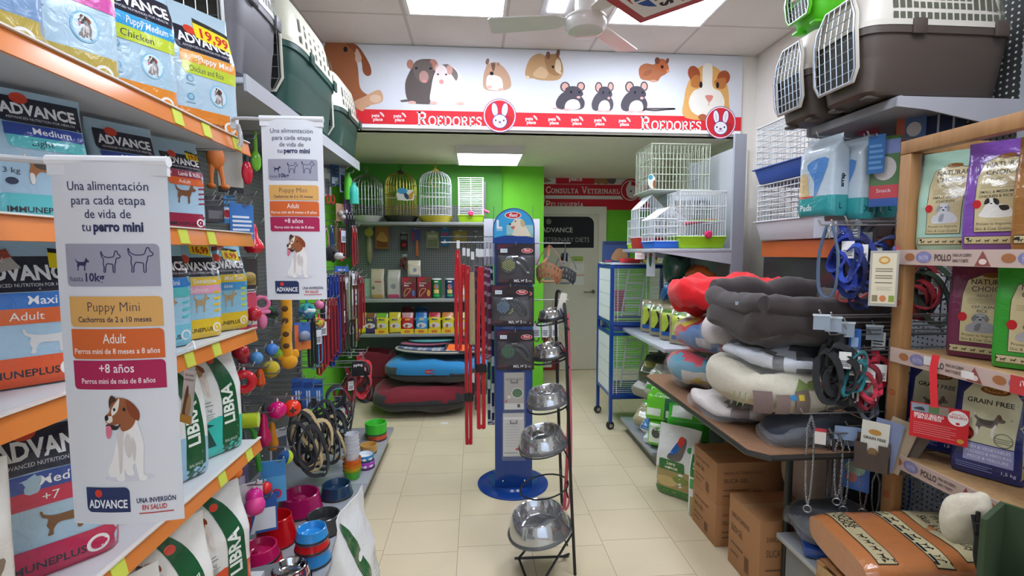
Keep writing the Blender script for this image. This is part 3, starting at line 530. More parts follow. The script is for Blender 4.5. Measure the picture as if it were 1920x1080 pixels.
def lbag(label, px, py, row, a=58, W=.23, D=.13, H=.42, X=-.99, col=SKY, front=(), side=1, rx=0, **k):
    """px, py: the middle of the bag's foot as the photograph shows it"""
    X -= .03; h = H / W; mxh = (.5, .298, .332, .398, .44)[row]
    if H > mxh: W, D, H = W * mxh / H, D * mxh / H, mxh
    p = aX(px, py, X + D * .2 + .003)
    return bag(label, (X, p.y, LS[row] + .004), a, W, D, H, col, front, gusset(D / W, h) if side else None, rx=rx, **k)
G = 1.83
ic = lambda x, y, c='#5aa0c0': [('e', x, y, .05, .05, c), ('e', x, y, .035, .035, SKY), ('r', x - .06, y - .09, x + .06, y - .075, '#7f9aa8')]
puppy = lambda b1, t1, b2, t2, bot, txt, tg=None, lg='#1f2233': adv(G, b1, t1, b2, t2, bot, txt, ic(.26, .78) + ic(.26, .52) + [('e', .66, .62, .13, .16, '#8fc4de'), ('e', .66, .62, .11, .14, '#d2e4ec')] + fit(dog_sit('#8d8480', '#4a4644'), .6, .5, .13, .24), tg, logo=lg, ly=1.18)
lbag('light blue puppy food bag with gold foot and magenta band on the top shelf', 125, 78, 0, col='#b4cedd', front=puppy('#e6d36a', 'Puppy Sensitive', '#d45aa6', 'Salmon', '#b9a24e', 'LIMITED ANTIGEN & ALOE VERA'), seed=1)
lbag('light blue puppy food bag with cyan and lime bands and orange foot', 258, 145, 0, col='#adc9d9', front=puppy('#3aa2da', 'Puppy Medium', '#c8d83e', 'Chicken', '#e08a2c', 'IMMUNE DEVELOPMENT'), seed=2, H=.43)
lbag('light blue puppy food bag wearing a yellow 19,99 price label', 388, 233, 0, a=56, W=.235, D=.14, H=.45, X=-.955, col='#b7cfdd', front=puppy('#f0a340', 'Puppy Mini', '#c8d83e', 'Chicken and Rice', '#e0842c', 'IMMUNE DEVELOPMENT', price(.42, 1.42, '19,99', 1.25)), seed=3)
lbag('blue and gold food bag at the camera end of the top shelf', -50, -20, 0, X=-1.0, col='#7f9cc0', front=puppy('#3a5aa8', 'Adult', '#e6d36a', 'Fish', '#b9a24e', 'IMMUNE PLUS'), seed=4)
bea = lambda y=.5, c='#a9683a', s='#4a3c34': fit(dog_stand(c, s), .3, y, .5, .42)
med = lambda b1, t1, b2, t2, bot, tg=None, pic=None: adv(G, b1, t1, b2, t2, bot, 'IMMUNEPLUS', (pic if pic is not None else bea()) + [('t', '3 kg', .18, .62, .07, '#2c3648', 'c'), ('e', .18, .52, .06, .045, '#22304e')] + [('l', [(.84, .45 + .1 * i), (.96, .48 + .1 * i)], .03, bot) for i in range(4)], tg, ly=1.28)
lbag('light blue medium light food bag with a standing beagle picture', 92, 378, 1, a=55, W=.26, D=.14, H=.45, X=-.985, front=med('#2e4a9c', 'Medium', '#5cc0c4', 'Light', '#5cc0c4'), seed=5)
lbag('light blue medium adult food bag behind the nearer hanging poster', 245, 392, 1, a=60, W=.24, D=.13, H=.43, X=-.98, front=med('#2e4a9c', 'Medium', '#e2662c', 'Adult', '#e2662c'), seed=6)
lbag('light blue lamb and rice food bag with maroon foot', 345, 413, 1, a=62, W=.2, D=.12, H=.40, X=-.95, front=adv(2.0, '#9c2a44', 'Lamb & Rice', '#e2662c', 'Adult', '#93263e', 'IMMUNEPLUS', fit(dog_stand('#7c5238'), .3, .62, .44, .42) + [('l', [(.8, .62 + .11 * i), (.96, .64 + .11 * i)], .035, '#93263e') for i in range(4)], price(.66, 1.62, '19,9', .7), ly=1.34), seed=7)
lbag('light blue adult food bag with orange foot and a torn maroon sticker', 75, 742, 2, a=48, W=.27, D=.15, H=.42, X=-.99, front=adv(1.56, '#2a74c8', 'Maxi', '#e2662c', 'Adult', '#e2592a', 'IMMUNEPLUS', fit(dog_stand('#dcdad6'), .46, .34, .46, .28) + [('e', .15, .42, .07, .05, '#22304e')] + [('p', [(-.02, 1.28), (.42, 1.42), (.44, 1.34), (.0, 1.19)], '#9a4434'), ('p', [(-.02, 1.2), (.44, 1.33), (.5, 1.22), (.02, 1.1)], '#b6b0a8'), ('t', 'NEW FORMULA!', .2, 1.28, .055, '#f0dcd0', 'c', .01, .36)], price(.72, 1.22, '4,9', .8), ly=.98), seed=8)
0 and lbag('dark brown food bag leaning at the camera end of the third shelf', -6, 770, 2, a=50, W=.2, D=.13, H=.3, X=-.98, col='#6d625c', front=fit(dog_stand('#c9a878'), .3, .3, .6, .6), seed=9)
mini = lambda b1, t1, b2, t2, bot, tg, foot: adv(1.85, b1, t1, b2, t2, bot, 'IMMUNEPLUS', fit(dog_stand('#b59a72'), .38, .5, .3, .36) + [('l', [(.78, .5 + .12 * i), (.97, .52 + .12 * i)], .045, foot) for i in range(4)] + [('e', .16, .48, .07, .05, '#22304e')], tg, ly=1.18)
lbag('light blue mini light food bag with cyan foot beside the nearer poster', 308, 652, 2, a=66, W=.21, D=.12, H=.38, X=-.955, col='#9fcbe0', front=mini('#2a82d2', 'Mini', '#5cc0c4', 'Light', '#7cc4d6', None, '#5cc0c4'), seed=10)
lbag('light blue sensitive food bag with yellow foot and dark top', 372, 637, 2, a=64, W=.2, D=.12, H=.37, X=-.95, col='#9cc6da', front=mini('#e6c23a', 'Sensitive', '#e9a6c0', 'Salmon', '#e2bd2e', price(.5, 1.62, '16,99', 1), '#e2bd2e'), seed=11)
lbag('small light blue mini food bag with yellow foot at the end of the shelf', 426, 615, 2, a=62, W=.19, D=.11, H=.35, X=-.94, col='#8fc2da', front=mini('#e6c23a', 'Mini Sen', '#4a9ad2', 'itive', '#e2bd2e', price(.5, 1.5, '8,99', .9) + [('p', [(.0, 1.66), (.6, 1.8), (.6, 1.72), (.02, 1.58)], '#9a3c34')], '#cddc4a'), seed=12)
lbag('light blue senior food bag with crimson foot below the nearer poster', 120, 1092, 3, a=48, W=.27, D=.15, H=.44, X=-.98, rx=4, front=adv(1.63, '#2a4a9c', 'Medium', '#c8264e', '+7', '#c21f50', 'IMMUNEPLUS', fit(dog_stand('#7a5030'), .42, .4, .42, .28) + [('t', '3 kg', .16, .52, .07, '#2c3648'), ('e', .16, .42, .07, .05, '#22304e')] + [('l', [(.84, .52 + .09 * i), (.97, .58 + .09 * i)], .03, '#c21f50') for i in range(3)], price(.55, 1.45, '19,9', .9), ly=1.04), seed=13)
lbag('pink food bag with salmon corner hidden behind the poster foot', 222, 1012, 3, a=62, W=.2, D=.11, H=.33, X=-1.0, col='#d9a8a4', front=[('r', .5, 0, 1, .5, '#d86a48'), ('r', .1, .7, .9, 1.1, '#8c5a58')], seed=14)
lbag('white food bag with pale blue foot and green ribbon beside the poster', 338, 915, 3, a=66, W=.21, D=.14, H=.42, X=-.95, col='#e9ebe8', front=libra(2.0, '#9cc4dc'), side=0, seed=15)
lbag('white food bag with turquoise foot and green ribbon at the shelf end', 408, 860, 3, a=62, W=.22, D=.14, H=.43, X=-.945, col='#eceeec', front=libra(1.95, '#3cc2b4'), side=0, seed=16)
lbag('beige food bag with a photo of a stick on the fourth shelf', -55, 1150, 3, a=45, W=.16, D=.12, H=.34, X=-.93, col='#d9d4cb', front=[('p', [(.1, .1), (.5, .2), (.9, .9), (.8, 1), (.3, .5)], '#7d6a58', 1), ('t', 'MASR', .5, 1.4, .12, '#33312f', 'c', .02, .6)], seed=17)
lbag('white food bag with orange foot and green ribbon on the bottom deck', 415, 1072, 4, a=60, W=.23, D=.15, H=.42, X=-.93, col='#eceae6', front=libra(1.83, '#e2542c'), side=0, seed=18)
lbag('white food bag with red price label on the bottom deck, nearer the camera', 335, 1135, 4, a=58, W=.24, D=.15, H=.46, X=-.92, col='#ebe8e2', front=libra(1.9, '#e0a23a') + [('p', [(.0, 1.35), (.3, 1.45), (.34, 1.3), (.04, 1.2)], '#b52a22'), ('p', [(.03, 1.35), (.28, 1.42), (.3, 1.32), (.06, 1.25)], '#e8cf32'), ('t', '6,95', .17, 1.31, .07, '#a3241c')], side=0, seed=19)
lbag('white food bag with a small red price sticker, lowest by the rail', 232, 1210, 4, a=56, W=.24, D=.15, H=.42, X=-.92, col='#e7e4de', front=libra(1.75, '#d8b04a') + [('p', [(.5, 1.5), (.8, 1.6), (.84, 1.45), (.54, 1.35)], '#b52a22'), ('t', '5,95', .67, 1.45, .07, '#efd83a')], side=0, seed=20)
# ---------------------------------------------------------------- two hanging posters on clamp arms
def poster(label, tl, tr, y, bot, clampz, armx):
    a, b = aY(*tl, y), aY(*tr, y); w = b.x - a.x; h = a.z - aY(tl[0], bot, y).z; t = thing('hanging_poster', label, 'poster', (a.x, a.y, a.z)); T = Mx.Identity(4)
    k = w; s = MB(); crv = lambda x, z: .012 * sin(pi * x / w) + .02 * ((h + z) / h) ** 2 * 0 + .010 * (x / w - .5) * 0
    def sf(x, z, d): return V((x, -crv(x, z) - d, z))
    s.grid(lambda u, v: sf(u * w, -h + v * h, 0), 10, 12, '#e0e1e6:p'); s.grid(lambda u, v: sf(u * w, -h + v * h, -.0008), 10, 12, '#e0e1e6:p')
    DK = '#2b2f56'; o = []
    tx = lambda t_, py, hh, c, bold=0, mw=0, x=.5: o.append(('t', t_, x, (980 - py) / 220, hh, c, 'c', bold, mw))
    for t_, py, mw in (('Una alimentación', 343, -.70), ('para cada etapa', 369, -.64), ('de vida de', 394, -.40)): tx(t_, py, .078, DK, 0, mw)
    o.append(('t', 'tu', .31, 2.555, .078, DK, 'c', .0)); o.append(('t', 'perro mini', .585, 2.555, .082, DK, 'c', .04, -.42))
    o += [('r', .1, 2.09, .91, 2.45, '#a09fae', .04, 'ac'), ('t', 'hasta', .19, 2.135, .045, DK, 'c', 0), ('t', '10kg', .355, 2.135, .07, DK, 'c', .03)]
    o += fit(dog_stand(DK)[:1], .19, 2.225, .13, .11)
    for dx, dw, dh in ((.43, .165, .19), (.66, .2, .22)): P = smooth([(dx + p[0] * dw, 2.21 + p[1] * dh) for p in STAND], 2); o.append(('l', P, .009, DK, 1))
    for y0, y1, c in ((1.745, 2.005, '#e0ab60'), (1.468, 1.727, '#d9662a'), (1.204, 1.455, '#b01c52')): o.append(('r', .105, y0, .915, y1, c, .04, 'ac'))
    tx('Puppy Mini', 567, .085, '#2b2a44', -.012, -.46); tx('Cachorros de 2 a 10 meses', 587, .048, '#2b2a44', .015, -.64)
    tx('Adult', 627, .085, '#f6ece4', .005, -.2); tx('Perros mini de 8 meses a 8 años', 647, .048, '#f6ece4', .012, -.75)
    tx('+8 años', 683, .08, '#f8e8ee', .01, -.31); tx('Perros mini de más de 8 años', 704, .048, '#f8e8ee', .01, -.65)
    o += [('e', .56, .42, .22, .035, '#d9d7e0')] + fit(dog_sit(), .375, .39, .355, .77)
    o += [('r', .15, .11, .555, .335, '#25325f', .05, 'ac'), ('t', 'ADVANCE', .352, .15, .075, '#f4f4f6', 'c', .025, -.36), ('e', .27, .28, .035, .035, '#d8392c'), ('t', 'UNA INVERSIÓN', .775, .185, .045, DK, 'c', .02, -.33), ('t', 'EN SALUD', .76, .12, .045, '#c03a34', 'c', .02, -.21), ('r', .63, .085, .92, .095, '#c03a34')]
    ky = h / 3.125 / k
    pprint(s, lambda x, z, d: sf(x, -h + (z + h) * ky, d), [('g', o, 0, -h, k)], maxlen=.02, base=.0008, step=.0002)
    s.build('sheet', t)
    r = MB(); r.tube([(-.004, .0, .004), (w + .004, .0, .004)], .010, '#e8e8ea:', 10); r.bx(-.003, w + .003, -.005, .005, -.022, .006, '#e4e4e8:'); r.build('top_rail', t)
    m = MB(); q = V((armx[0], armx[1], clampz)) - a
    m.tube(smoothpath([V((0, 0, .002)), V((q.x * .8, q.y * .2, .004)), V((q.x, q.y * .7, -.002)), V((q.x, q.y, q.z + .03))]), .006, '#b9b9bb:', 8); m.build('arm', t)
    c = MB(Mx.Translation(q)); c.bx(-.008, .012, -.014, .014, .004, .045, '#d9dadc:', .004); c.tube([(.012, 0, .02), (.02, 0, -.01), (.022, 0, -.04), (.016, 0, -.055)], .008, '#b0b1b3:g', 8); c.build('clip', t)
    return t
def smoothpath(P, k=5):
    o = []
    for i in range(len(P) - 1):
        a, b, c, d = P[max(0, i - 1)], P[i], P[i + 1], P[min(len(P) - 1, i + 2)]
        for j in range(k):
            t = j / k; o.append(.5 * ((2 * b) + (c - a) * t + (2 * a - 5 * b + 4 * c - d) * t * t + (3 * b - a - 3 * c + d) * t ** 3))
    return o + [P[-1]]
poster('large white hanging poster nearer the camera with a seated terrier picture', (94, 305), (312, 305), .95, 982, 1.635, (XF + .01, .80))
poster('smaller looking white hanging poster with a seated terrier beside the plush toys', (489, 224), (604, 224), 1.80, 562, 1.975, (XF + .01, 1.83))
w_ = MB(); S = flat(aX(338, 790, -.80), (.045, -.03, .0), (.012, -.0, .09)); pprint(w_, S, [('r', 0, 0, 1, 1.6, '#f2f0ee', .1), ('p', [(.1, .2), (.3, 1), (.5, 1.1), (.6, .5), (.4, .1)], '#8a5a3a', 1), ('p', [(.4, .3), (.6, .9), (.85, .7), (.8, .3)], '#d9b48a', 1), ('r', .0, .0, 1, .25, '#e8a84a'), ('t', '¿Buscas un alimento', .5, 1.42, .09, '#55504e', 'c', 0, .8), ('t', 'que le siente bien?', .5, 1.28, .09, '#55504e', 'c', 0, .8)], base=.001)
pprint(w_, flat(aX(338, 790, -.80), (.012 * 1, 0, .09), (.045, -.03, 0)), [('r', 0, 0, 1.6, 1, '#e8e6e4')], base=.0005)
k_ = MB(); k_.tube([aX(366, 655, -.80), aX(362, 640, -.815), aX(345, 655, -.835)], .004, '#e8e8ea:', 6)
t_ = thing('shelf_talker', 'small white shelf talker card with a dog picture clipped below the third rail', 'sign', (0, 0, 0)); w_.build('card', t_); k_.build('stem', t_)
# ---------------------------------------------------------------- things on peg hooks
CH = '#b9bcc0:b'
PX = {'L': -1.375, 'R': 2.13}
def peg(p, side, what, ext=.035):
    """a chrome peg hook from the panel to just past the point p it carries"""
    z = p.z + .006; m = MB()
    if side == 'B': a, d = V((p.x, 5.372, z)), V((0, -1, 0))
    else: a, d = V((PX[side], p.y, z)), V((1 if side == 'L' else -1, 0, 0))
    e = V((p.x, p.y, z)) + d * ext
    m.tube([a, e - d * .01, e, e + d * .012 + V((0, 0, .02))], .0032, CH, 6); m.box(a + d * .004, (.008, .05, .03) if side != 'B' else (.05, .008, .03), CH)
    return tag(m.build('peg_hook', origin=a), 'chrome peg hook carrying the ' + what, 'hook', 'chrome peg hooks')
RZ = {'L': 50, 'R': -50, 'B': 0}
def start(name, label, cat, p, side, group=None, rz=None, hookname=None):
    if side in RZ: peg(p, side, hookname or label.split(' with ')[0].split(' beside ')[0].split(' on ')[0].split(' under ')[0].split(' above ')[0].split(' between ')[0].split(' in ')[0])
    return thing(name, label, cat, p, R(RZ.get(side, 0) if rz is None else rz), group)
def blister(label, p, side, w, h, col, ops=(), prod=None, film=None, cat='pet supply pack', name='blister_pack', rz=None, group=None, d=.004):
    t = start(name, label, cat, p, side, group, rz)
    m = MB(); m.bx(-w / 2, w / 2, -d, 0, -h, .012, col + ':p'); m.tube([(-.008, -.002, .002), (0, -.002, .012), (.008, -.002, .002)], .0015, '#666666:', 4)
    if ops: pprint(m, flat((-w / 2, -d - .0002, -h), (1, 0, 0), (0, 0, 1)), [('g', list(ops), 0, 0, w)], maxlen=9)
    m.build('card', t)
    if prod: q = MB(Mx.Translation((0, -d, -h / 2))); prod(q); q.build('product', t)
    if film:
        q = MB(); q.grid(lambda u, v: V((-w / 2 + u * w, -d - .002 - film * (sin(pi * u) * sin(pi * min(1, v * 1.1))) ** .35, -h + v * h * .8)), 12, 10, '#e9edf0:y'); q.build('film', t)
    return t
def gball(label, p, side, r, col, drop=.05, kind='g', hole=0, name='toy_ball', cat='dog toy', ring=0, rz=None):
    t = start(name, label, cat, p, side, rz=rz)
    m = MB(); c = (0, 0, -drop - r)
    if ring: m.tube([(r * .68 * cos(a * pi / 10), 0, -drop - r + r * .68 * sin(a * pi / 10)) for a in range(20)], r * .36, col + ':' + kind, 10, True)
    else: m.sph(c, r, col + ':' + kind, 20)
    m.build('ball', t)
    if hole:
        h_ = MB(); 
        for a in (0, 1): h_.box((0, -r * .93, -drop - r), (r * (.75 if a else .22), r * .12, r * (.22 if a else .75)), '#2a2022:')
        h_.build('hole', t)
    c_ = MB(); c_.strap([(0, 0, .008), (.004, 0, -drop * .5), (0, 0, -drop - .004)], .008, .002, (1, 0, 0), '#e9e6e2:'); c_.build('hang_tag', t)
    return t
def strapthing(label, p, side, L, w, col, n=1, thick=.004, gap=.022, metal=CH, name='dog_lead', cat='dog lead', loop=.05, r=0, tagc=None, rz=None, col2=None, fl=0):
    """a lead, collar or rope that hangs doubled from its hook: strands, a handle loop and a snap clip"""
    t = start(name, label, cat, p, side, rz=rz); m = MB(); k = col if ':' in col else col + ':c'
    for i in range(n):
        o = (i - (n - 1) / 2) * gap; l = L * (1 - .07 * (i % 3)); lp = loop
        P = [V((o - lp * .12, -.004 * i, .004)), V((o - lp * .4, -.004 * i, -l * .35)), V((o - lp * .42, -.004 * i, -l + lp)), V((o - lp * .3, -.004 * i, -l + lp * .25)), V((o, -.004 * i, -l)), V((o + lp * .3, -.004 * i, -l + lp * .25)), V((o + lp * .42, -.004 * i, -l + lp)), V((o + lp * .4, -.004 * i, -l * .35)), V((o + lp * .12, -.004 * i, .004))]
        P = smoothpath(P, 4)
        if r: m.tube(P, r, k, 8)
        else: m.strap(P, w, thick, (0, 1, 0) if not fl else (1, 0, 0), k)
        if col2 and r:
            for e in range(0, len(P) - 1): m.tube([P[e].lerp(P[e + 1], .25), P[e].lerp(P[e + 1], .6)], r * 1.06, col2 + ':c', 8)
    m.build('strap', t)
    c = MB()
    for i in range(n):
        o = (i - (n - 1) / 2) * gap; c.tube([(o + .008 * cos(a), -.004 * i - .002, -.006 + .012 * sin(a)) for a in [q * pi / 5 for q in range(10)]], .002, metal, 5, True); c.box((o, -.006 - .004 * i, -.03), (.009, .007, .03), metal, .002)
    c.build('snap_clip', t)
    if tagc: g = MB(); g.bx(-.022, .022, -.014 - .004 * n, -.012 - .004 * n, -.1, -.01, tagc + ':p'); pprint(g, flat((-.022, -.0143 - .004 * n, -.1), (1, 0, 0), (0, 0, 1)), lines(4, .006, .038, .012, .05, '#55565a'), maxlen=9); g.build('hang_tag', t)
    return t
def harness(label, p, side, L, cols, w=.02, tagc='#eceae6', name='dog_harness', seed=0, rz=None, n=3):
    """straps looped into a harness: a chest loop, a belly loop, a back piece, buckles and a paper tag"""
    t = start(name, label, 'dog harness', p, side, rz=rz); rr = random.Random(seed)
    for i in range(n):
        m = MB(); c = cols[i % len(cols)]; a = L * rr.uniform(.10, .19); b = L * rr.uniform(.26, .4); cx, cz = L * rr.uniform(-.12, .12), -L * (.32 + .34 * i / n) - rr.uniform(0, .1) * L; tl = rr.uniform(-.45, .45); dy = rr.uniform(-.03, .03) - .012 * i
        m.strap(smoothpath([V((cx + a * cos(q) * cos(tl) - b * sin(q) * sin(tl), dy + .02 * sin(2 * q + i), max(-L, cz + a * cos(q) * sin(tl) + b * sin(q) * cos(tl)))) for q in [j * pi / 6 for j in range(12)]] + [V((cx + a * cos(tl), dy, max(-L, cz + a * sin(tl))))], 2), w, .006, (rr.uniform(.3, .8), .5, rr.uniform(.2, .8)), c + ':c'); m.build('strap', t)
    m = MB(); m.strap([(0, 0, .006), (.006, -.005, -L * .12), (0, -.01, -L * .3), (-.01, -.012, -L * .45)], w * 1.3, .005, (1, 0, 0), cols[0] + ':c'); m.build('back_strap', t)
    b = MB(); b.box((0, -.014, -L * .3), (w * 1.4, .012, w * 1.1), '#26262a:', .003); b.tube([(.01 * cos(q), -.012, -L * .14 + .01 * sin(q)) for q in [j * pi / 5 for j in range(10)]], .002, CH, 5, True); b.build('buckle', t)
    if tagc: g = MB(); g.box((w * .9, -.03, -L * .34), (.04, .002, .065), tagc + ':p'); pprint(g, flat((w * .9 - .02, -.0312, -L * .34 - .032), (1, 0, 0), (0, 0, 1)), lines(4, .005, .035, .008, .034, '#6b6c70'), maxlen=9); g.build('hang_tag', t)
    return t
# ---------------------------------------------------------------- left wall: hook bay, top shelf with carriers, base deck with bowls
def hookbay():
    t = thing('hook_shelving', 'grey pegboard shelving bay of dog toys and leads with a steel top shelf', 'shelving', (-1.1, 2.9, 0)); inv = Mx.Translation(-t.location); mk = lambda: MB(inv)
    y0, y1 = 1.965, 3.9
    m = mk(); m.bx(-1.41, -1.38, y0, y1, .02, 2.5, 'peg dark'); m.build('back_panel', t)
    for y in (y0 + .015, 2.93, y1 - .015): mk().bx(-1.38, -1.35, y - .015, y + .015, 0, 2.5, '#77797b:').build('upright', t)
    for a, b in ((y0, 2.93), (2.935, y1)):
        mk().bx(-1.38, -.655, a, b, .125, .15, '#9fa3a8:g', .003).bx(-1.38, -.70, a, b, .0, .124, '#6a6d70:').build('base_deck', t)
        s = mk().bx(-1.38, -.88, max(a, 2.02), b, 2.20, 2.222, '#c2c5cb:', .003).bx(-.885, -.875, max(a, 2.02), b, 2.17, 2.235, '#b6b9c0:').build('top_shelf', t)
        for e in (max(a + .03, 2.04), b - .03): mk().prism([(-.9, 2.20), (-1.36, 2.20), (-1.36, 2.1)], e - .003, e + .003, '#8d8f93:', M=Mx(((1, 0, 0, 0), (0, 0, 1, 0), (0, 1, 0, 0), (0, 0, 0, 1)))).build('bracket', s)
    return t
def pegmat(name, c, hole, sc):
    m = bpy.data.materials.new(name); m.use_nodes = True; nt = m.node_tree; b = nt.nodes['Principled BSDF']; N = nt.nodes.new; L = nt.links
    tc = N('ShaderNodeTexCoord'); sx = N('ShaderNodeSeparateXYZ'); L.new(tc.outputs['Object'], sx.inputs[0]); ad = N('ShaderNodeMath'); ad.operation = 'ADD'; L.new(sx.outputs[0], ad.inputs[0]); L.new(sx.outputs[1], ad.inputs[1])
    ds = []
    for src in (ad.outputs[0], sx.outputs[2]):
        a = N('ShaderNodeMath'); a.operation = 'MULTIPLY'; a.inputs[1].default_value = sc; L.new(src, a.inputs[0]); f = N('ShaderNodeMath'); f.operation = 'FRACT'; L.new(a.outputs[0], f.inputs[0])
        s = N('ShaderNodeMath'); s.operation = 'SUBTRACT'; s.inputs[1].default_value = .5; L.new(f.outputs[0], s.inputs[0]); p = N('ShaderNodeMath'); p.operation = 'POWER'; p.inputs[1].default_value = 2; L.new(s.outputs[0], p.inputs[0]); ds.append(p)
    q = N('ShaderNodeMath'); q.operation = 'ADD'; L.new(ds[0].outputs[0], q.inputs[0]); L.new(ds[1].outputs[0], q.inputs[1]); g = N('ShaderNodeMath'); g.operation = 'LESS_THAN'; g.inputs[1].default_value = .035; L.new(q.outputs[0], g.inputs[0])
    mx = N('ShaderNodeMixRGB'); mx.inputs[1].default_value = lin(c); mx.inputs[2].default_value = lin(hole); L.new(g.outputs[0], mx.inputs[0]); L.new(mx.outputs[0], b.inputs['Base Color']); b.inputs['Roughness'].default_value = .5
    _MC[name] = m
pegmat('peg dark', '#5d605e', '#161616', 40); pegmat('peg light', '#a9adb2', '#2a2a2c', 40); pegmat('peg mid', '#7b7e7c', '#2a2a2a', 40)
hookbay()
# --- pet carriers
def carrier(label, M, W, L, H, top, bot, wire='#c9ccd0:b', side_door=0, slots=9, latch='#bdb9a6', split=.5, inner=None):
    """local frame: door faces -Y, length along +Y, base at z 0"""
    t = thing('pet_carrier', label, 'pet carrier'); t.matrix_world = M; hs = H * split
    def ring(w, l0, l1, z, n=5.5, k=40):
        c = (l0 + l1) / 2; hl = (l1 - l0) / 2
        return [V((w / 2 * math.copysign(abs(cos(a)) ** (2 / n), cos(a)), c + hl * math.copysign(abs(sin(a)) ** (2 / n), sin(a)), z)) for a in [2 * pi * (j + .5) / k for j in range(k)]]
    def loft(rs, k, cap0=True, cap1=True, thick=None):
        m = MB(); n = len(rs[0]); vs = [p for r_ in rs for p in r_]; fs = [(i * n + j, i * n + (j + 1) % n, (i + 1) * n + (j + 1) % n, (i + 1) * n + j) for i in range(len(rs) - 1) for j in range(n)]
        if cap0: fs.append(tuple(range(n))[::-1])
        if cap1: fs.append(tuple((len(rs) - 1) * n + j for j in range(n)))
        return m.add(vs, fs, k)
    e = .028; dz0, dz1 = H * .13, H * .86
    tub = loft([ring(W * .80, .05, L * .93, 0), ring(W * .86, .03, L * .955, .015), ring(W * .93, .012, L * .98, hs * .55), ring(W * .935, .012, L * .98, hs * .57), ring(W * .955, .008, L * .985, hs * .62), ring(W * .975, .002, L * .995, hs - e), ring(W * 1.02, -.006, L + .006, hs - e + .002), ring(W * 1.02, -.006, L + .006, hs)], bot, True, False)
    tub.build('tub', t)
    lid = loft([ring(W * 1.03, -.008, L + .008, hs + .001), ring(W * 1.03, -.008, L + .008, hs + e * .8), ring(W * .975, .0, L * .99, hs + e * .9), ring(W * .93, .012, L * .965, hs + (H - hs) * .5), ring(W * .84, .03, L * .92, hs + (H - hs) * .82), ring(W * .70, .06, L * .86, H * .985), ring(W * .5, .12, L * .78, H)], top, False, True)
    lidob = lid.build('lid', t)
    v = MB()
    for sg in (-1, 1):
        for row, (z0, z1) in enumerate(((.10, .27), (.35, .58))):
            for i in range(slots):
                y = L * (.18 + .7 * i / (slots - 1)); q = []
                for f in (z0, z1):
                    z = hs + (H - hs) * f; w_ = W * (.93 + .045 * max(0, (.5 - f) / .4) if f <= .5 else .93 - .09 * (f - .5) / .32) / 2 + .001; q.append((w_, z))
                v.add([V((sg * q[0][0], y - L * .016, q[0][1])), V((sg * q[0][0], y + L * .016, q[0][1])), V((sg * q[1][0], y + L * .016 - (.02 * L if row else 0) * (y > L * .8), q[1][1])), V((sg * q[1][0], y - L * .016, q[1][1]))], [(0, 1, 2, 3)], '#57584a:')
    v.build('vent_slots_pattern', lidob)
    # sheet across the door opening with the interior's shade painted in, then the wire door
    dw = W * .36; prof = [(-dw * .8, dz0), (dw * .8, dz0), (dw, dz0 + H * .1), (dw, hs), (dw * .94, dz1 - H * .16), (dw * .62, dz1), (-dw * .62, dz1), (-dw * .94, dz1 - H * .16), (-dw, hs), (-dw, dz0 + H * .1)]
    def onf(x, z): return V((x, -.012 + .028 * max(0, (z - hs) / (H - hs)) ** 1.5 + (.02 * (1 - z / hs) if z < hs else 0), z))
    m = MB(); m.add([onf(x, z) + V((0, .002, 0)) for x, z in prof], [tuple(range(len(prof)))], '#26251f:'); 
    if inner: q_ = [(x, z) for x, z in prof if z >= hs - 1e-6]; m.add([onf(x, z) + V((0, -.001, 0)) for x, z in [(-dw, hs)] + [(dw, hs)] + [p_ for p_ in q_ if p_[1] > hs + .001]], [(0, 1, 2, 3, 4, 5)], inner)  # upper half: lid colour with the dimmer inside painted in
    m.build('doorway_shade', t)
    m = MB(); m.tube([onf(x * 1.06, z) - V((0, .006, 0)) for x, z in prof], .007, top, 6, True); m.build('door_frame', t)
    w = MB(); w.tube([onf(x * .98, z) - V((0, .012, 0)) for x, z in prof], .003, wire, 5, True)
    def half(z):
        for (x0, z0), (x1, z1) in zip(prof[1:5], prof[2:6]):
            if z0 <= z <= z1: return x0 + (x1 - x0) * (z - z0) / max(1e-6, z1 - z0)
        return dw * .6
    for i in range(1, 8):
        z = dz0 + (dz1 - dz0) * i / 8; a = half(z); w.tube([onf(-a, z) - V((0, .012, 0)), onf(a, z) - V((0, .012, 0))], .002, wire, 4)
    for i in range(1, 7):
        x = -dw + 2 * dw * i / 7; lo = dz0 + (0 if abs(x) < dw * .8 else H * .06); hi = dz1 if abs(x) < dw * .62 else dz1 - H * .1
        w.tube([onf(x, z) - V((0, .012, 0)) for z in (lo, hs, hi)], .002, wire, 4)
    d = w.build('door', t)
    if latch: m = MB(); m.box(onf(dw * .1, hs) - V((0, .022, 0)), (W * .1, .016, H * .2), latch + ':', .004); m.build('latch', d)
    for i, y in enumerate((L * .32, L * .86)):
        for sg in (-1, 1): MB().box((sg * W * .522, y, hs - .004), (.012, .055, .058), bot, .004).box((sg * W * .53, y, hs), (.006, .035, .008), '#4c4842:').build('side_clip', t)
    m = MB(); m.tube(smoothpath([V((0, L * .33, H - .005)), V((0, L * .36, H + .03)), V((0, L * .58, H + .03)), V((0, L * .61, H - .005))]), .01, bot, 8); m.build('handle', t)
    f = MB()
    for sx in (-1, 1):
        for y in (L * .12, L * .82): f.box((sx * W * .28, y, -.004), (.04, .05, .012), bot, .003)
    f.build('foot_pattern', t)
    return t
Zc = 2.2385
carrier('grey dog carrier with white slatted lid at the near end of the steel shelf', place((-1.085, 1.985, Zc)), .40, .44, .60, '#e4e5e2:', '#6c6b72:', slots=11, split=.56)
carrier('green dog carrier with cream lid and open wire door in the middle of the shelf', place((-1.07, 2.47, Zc)), .44, .78, .575, '#dedcc8:', '#164a40:', slots=8, split=.55)
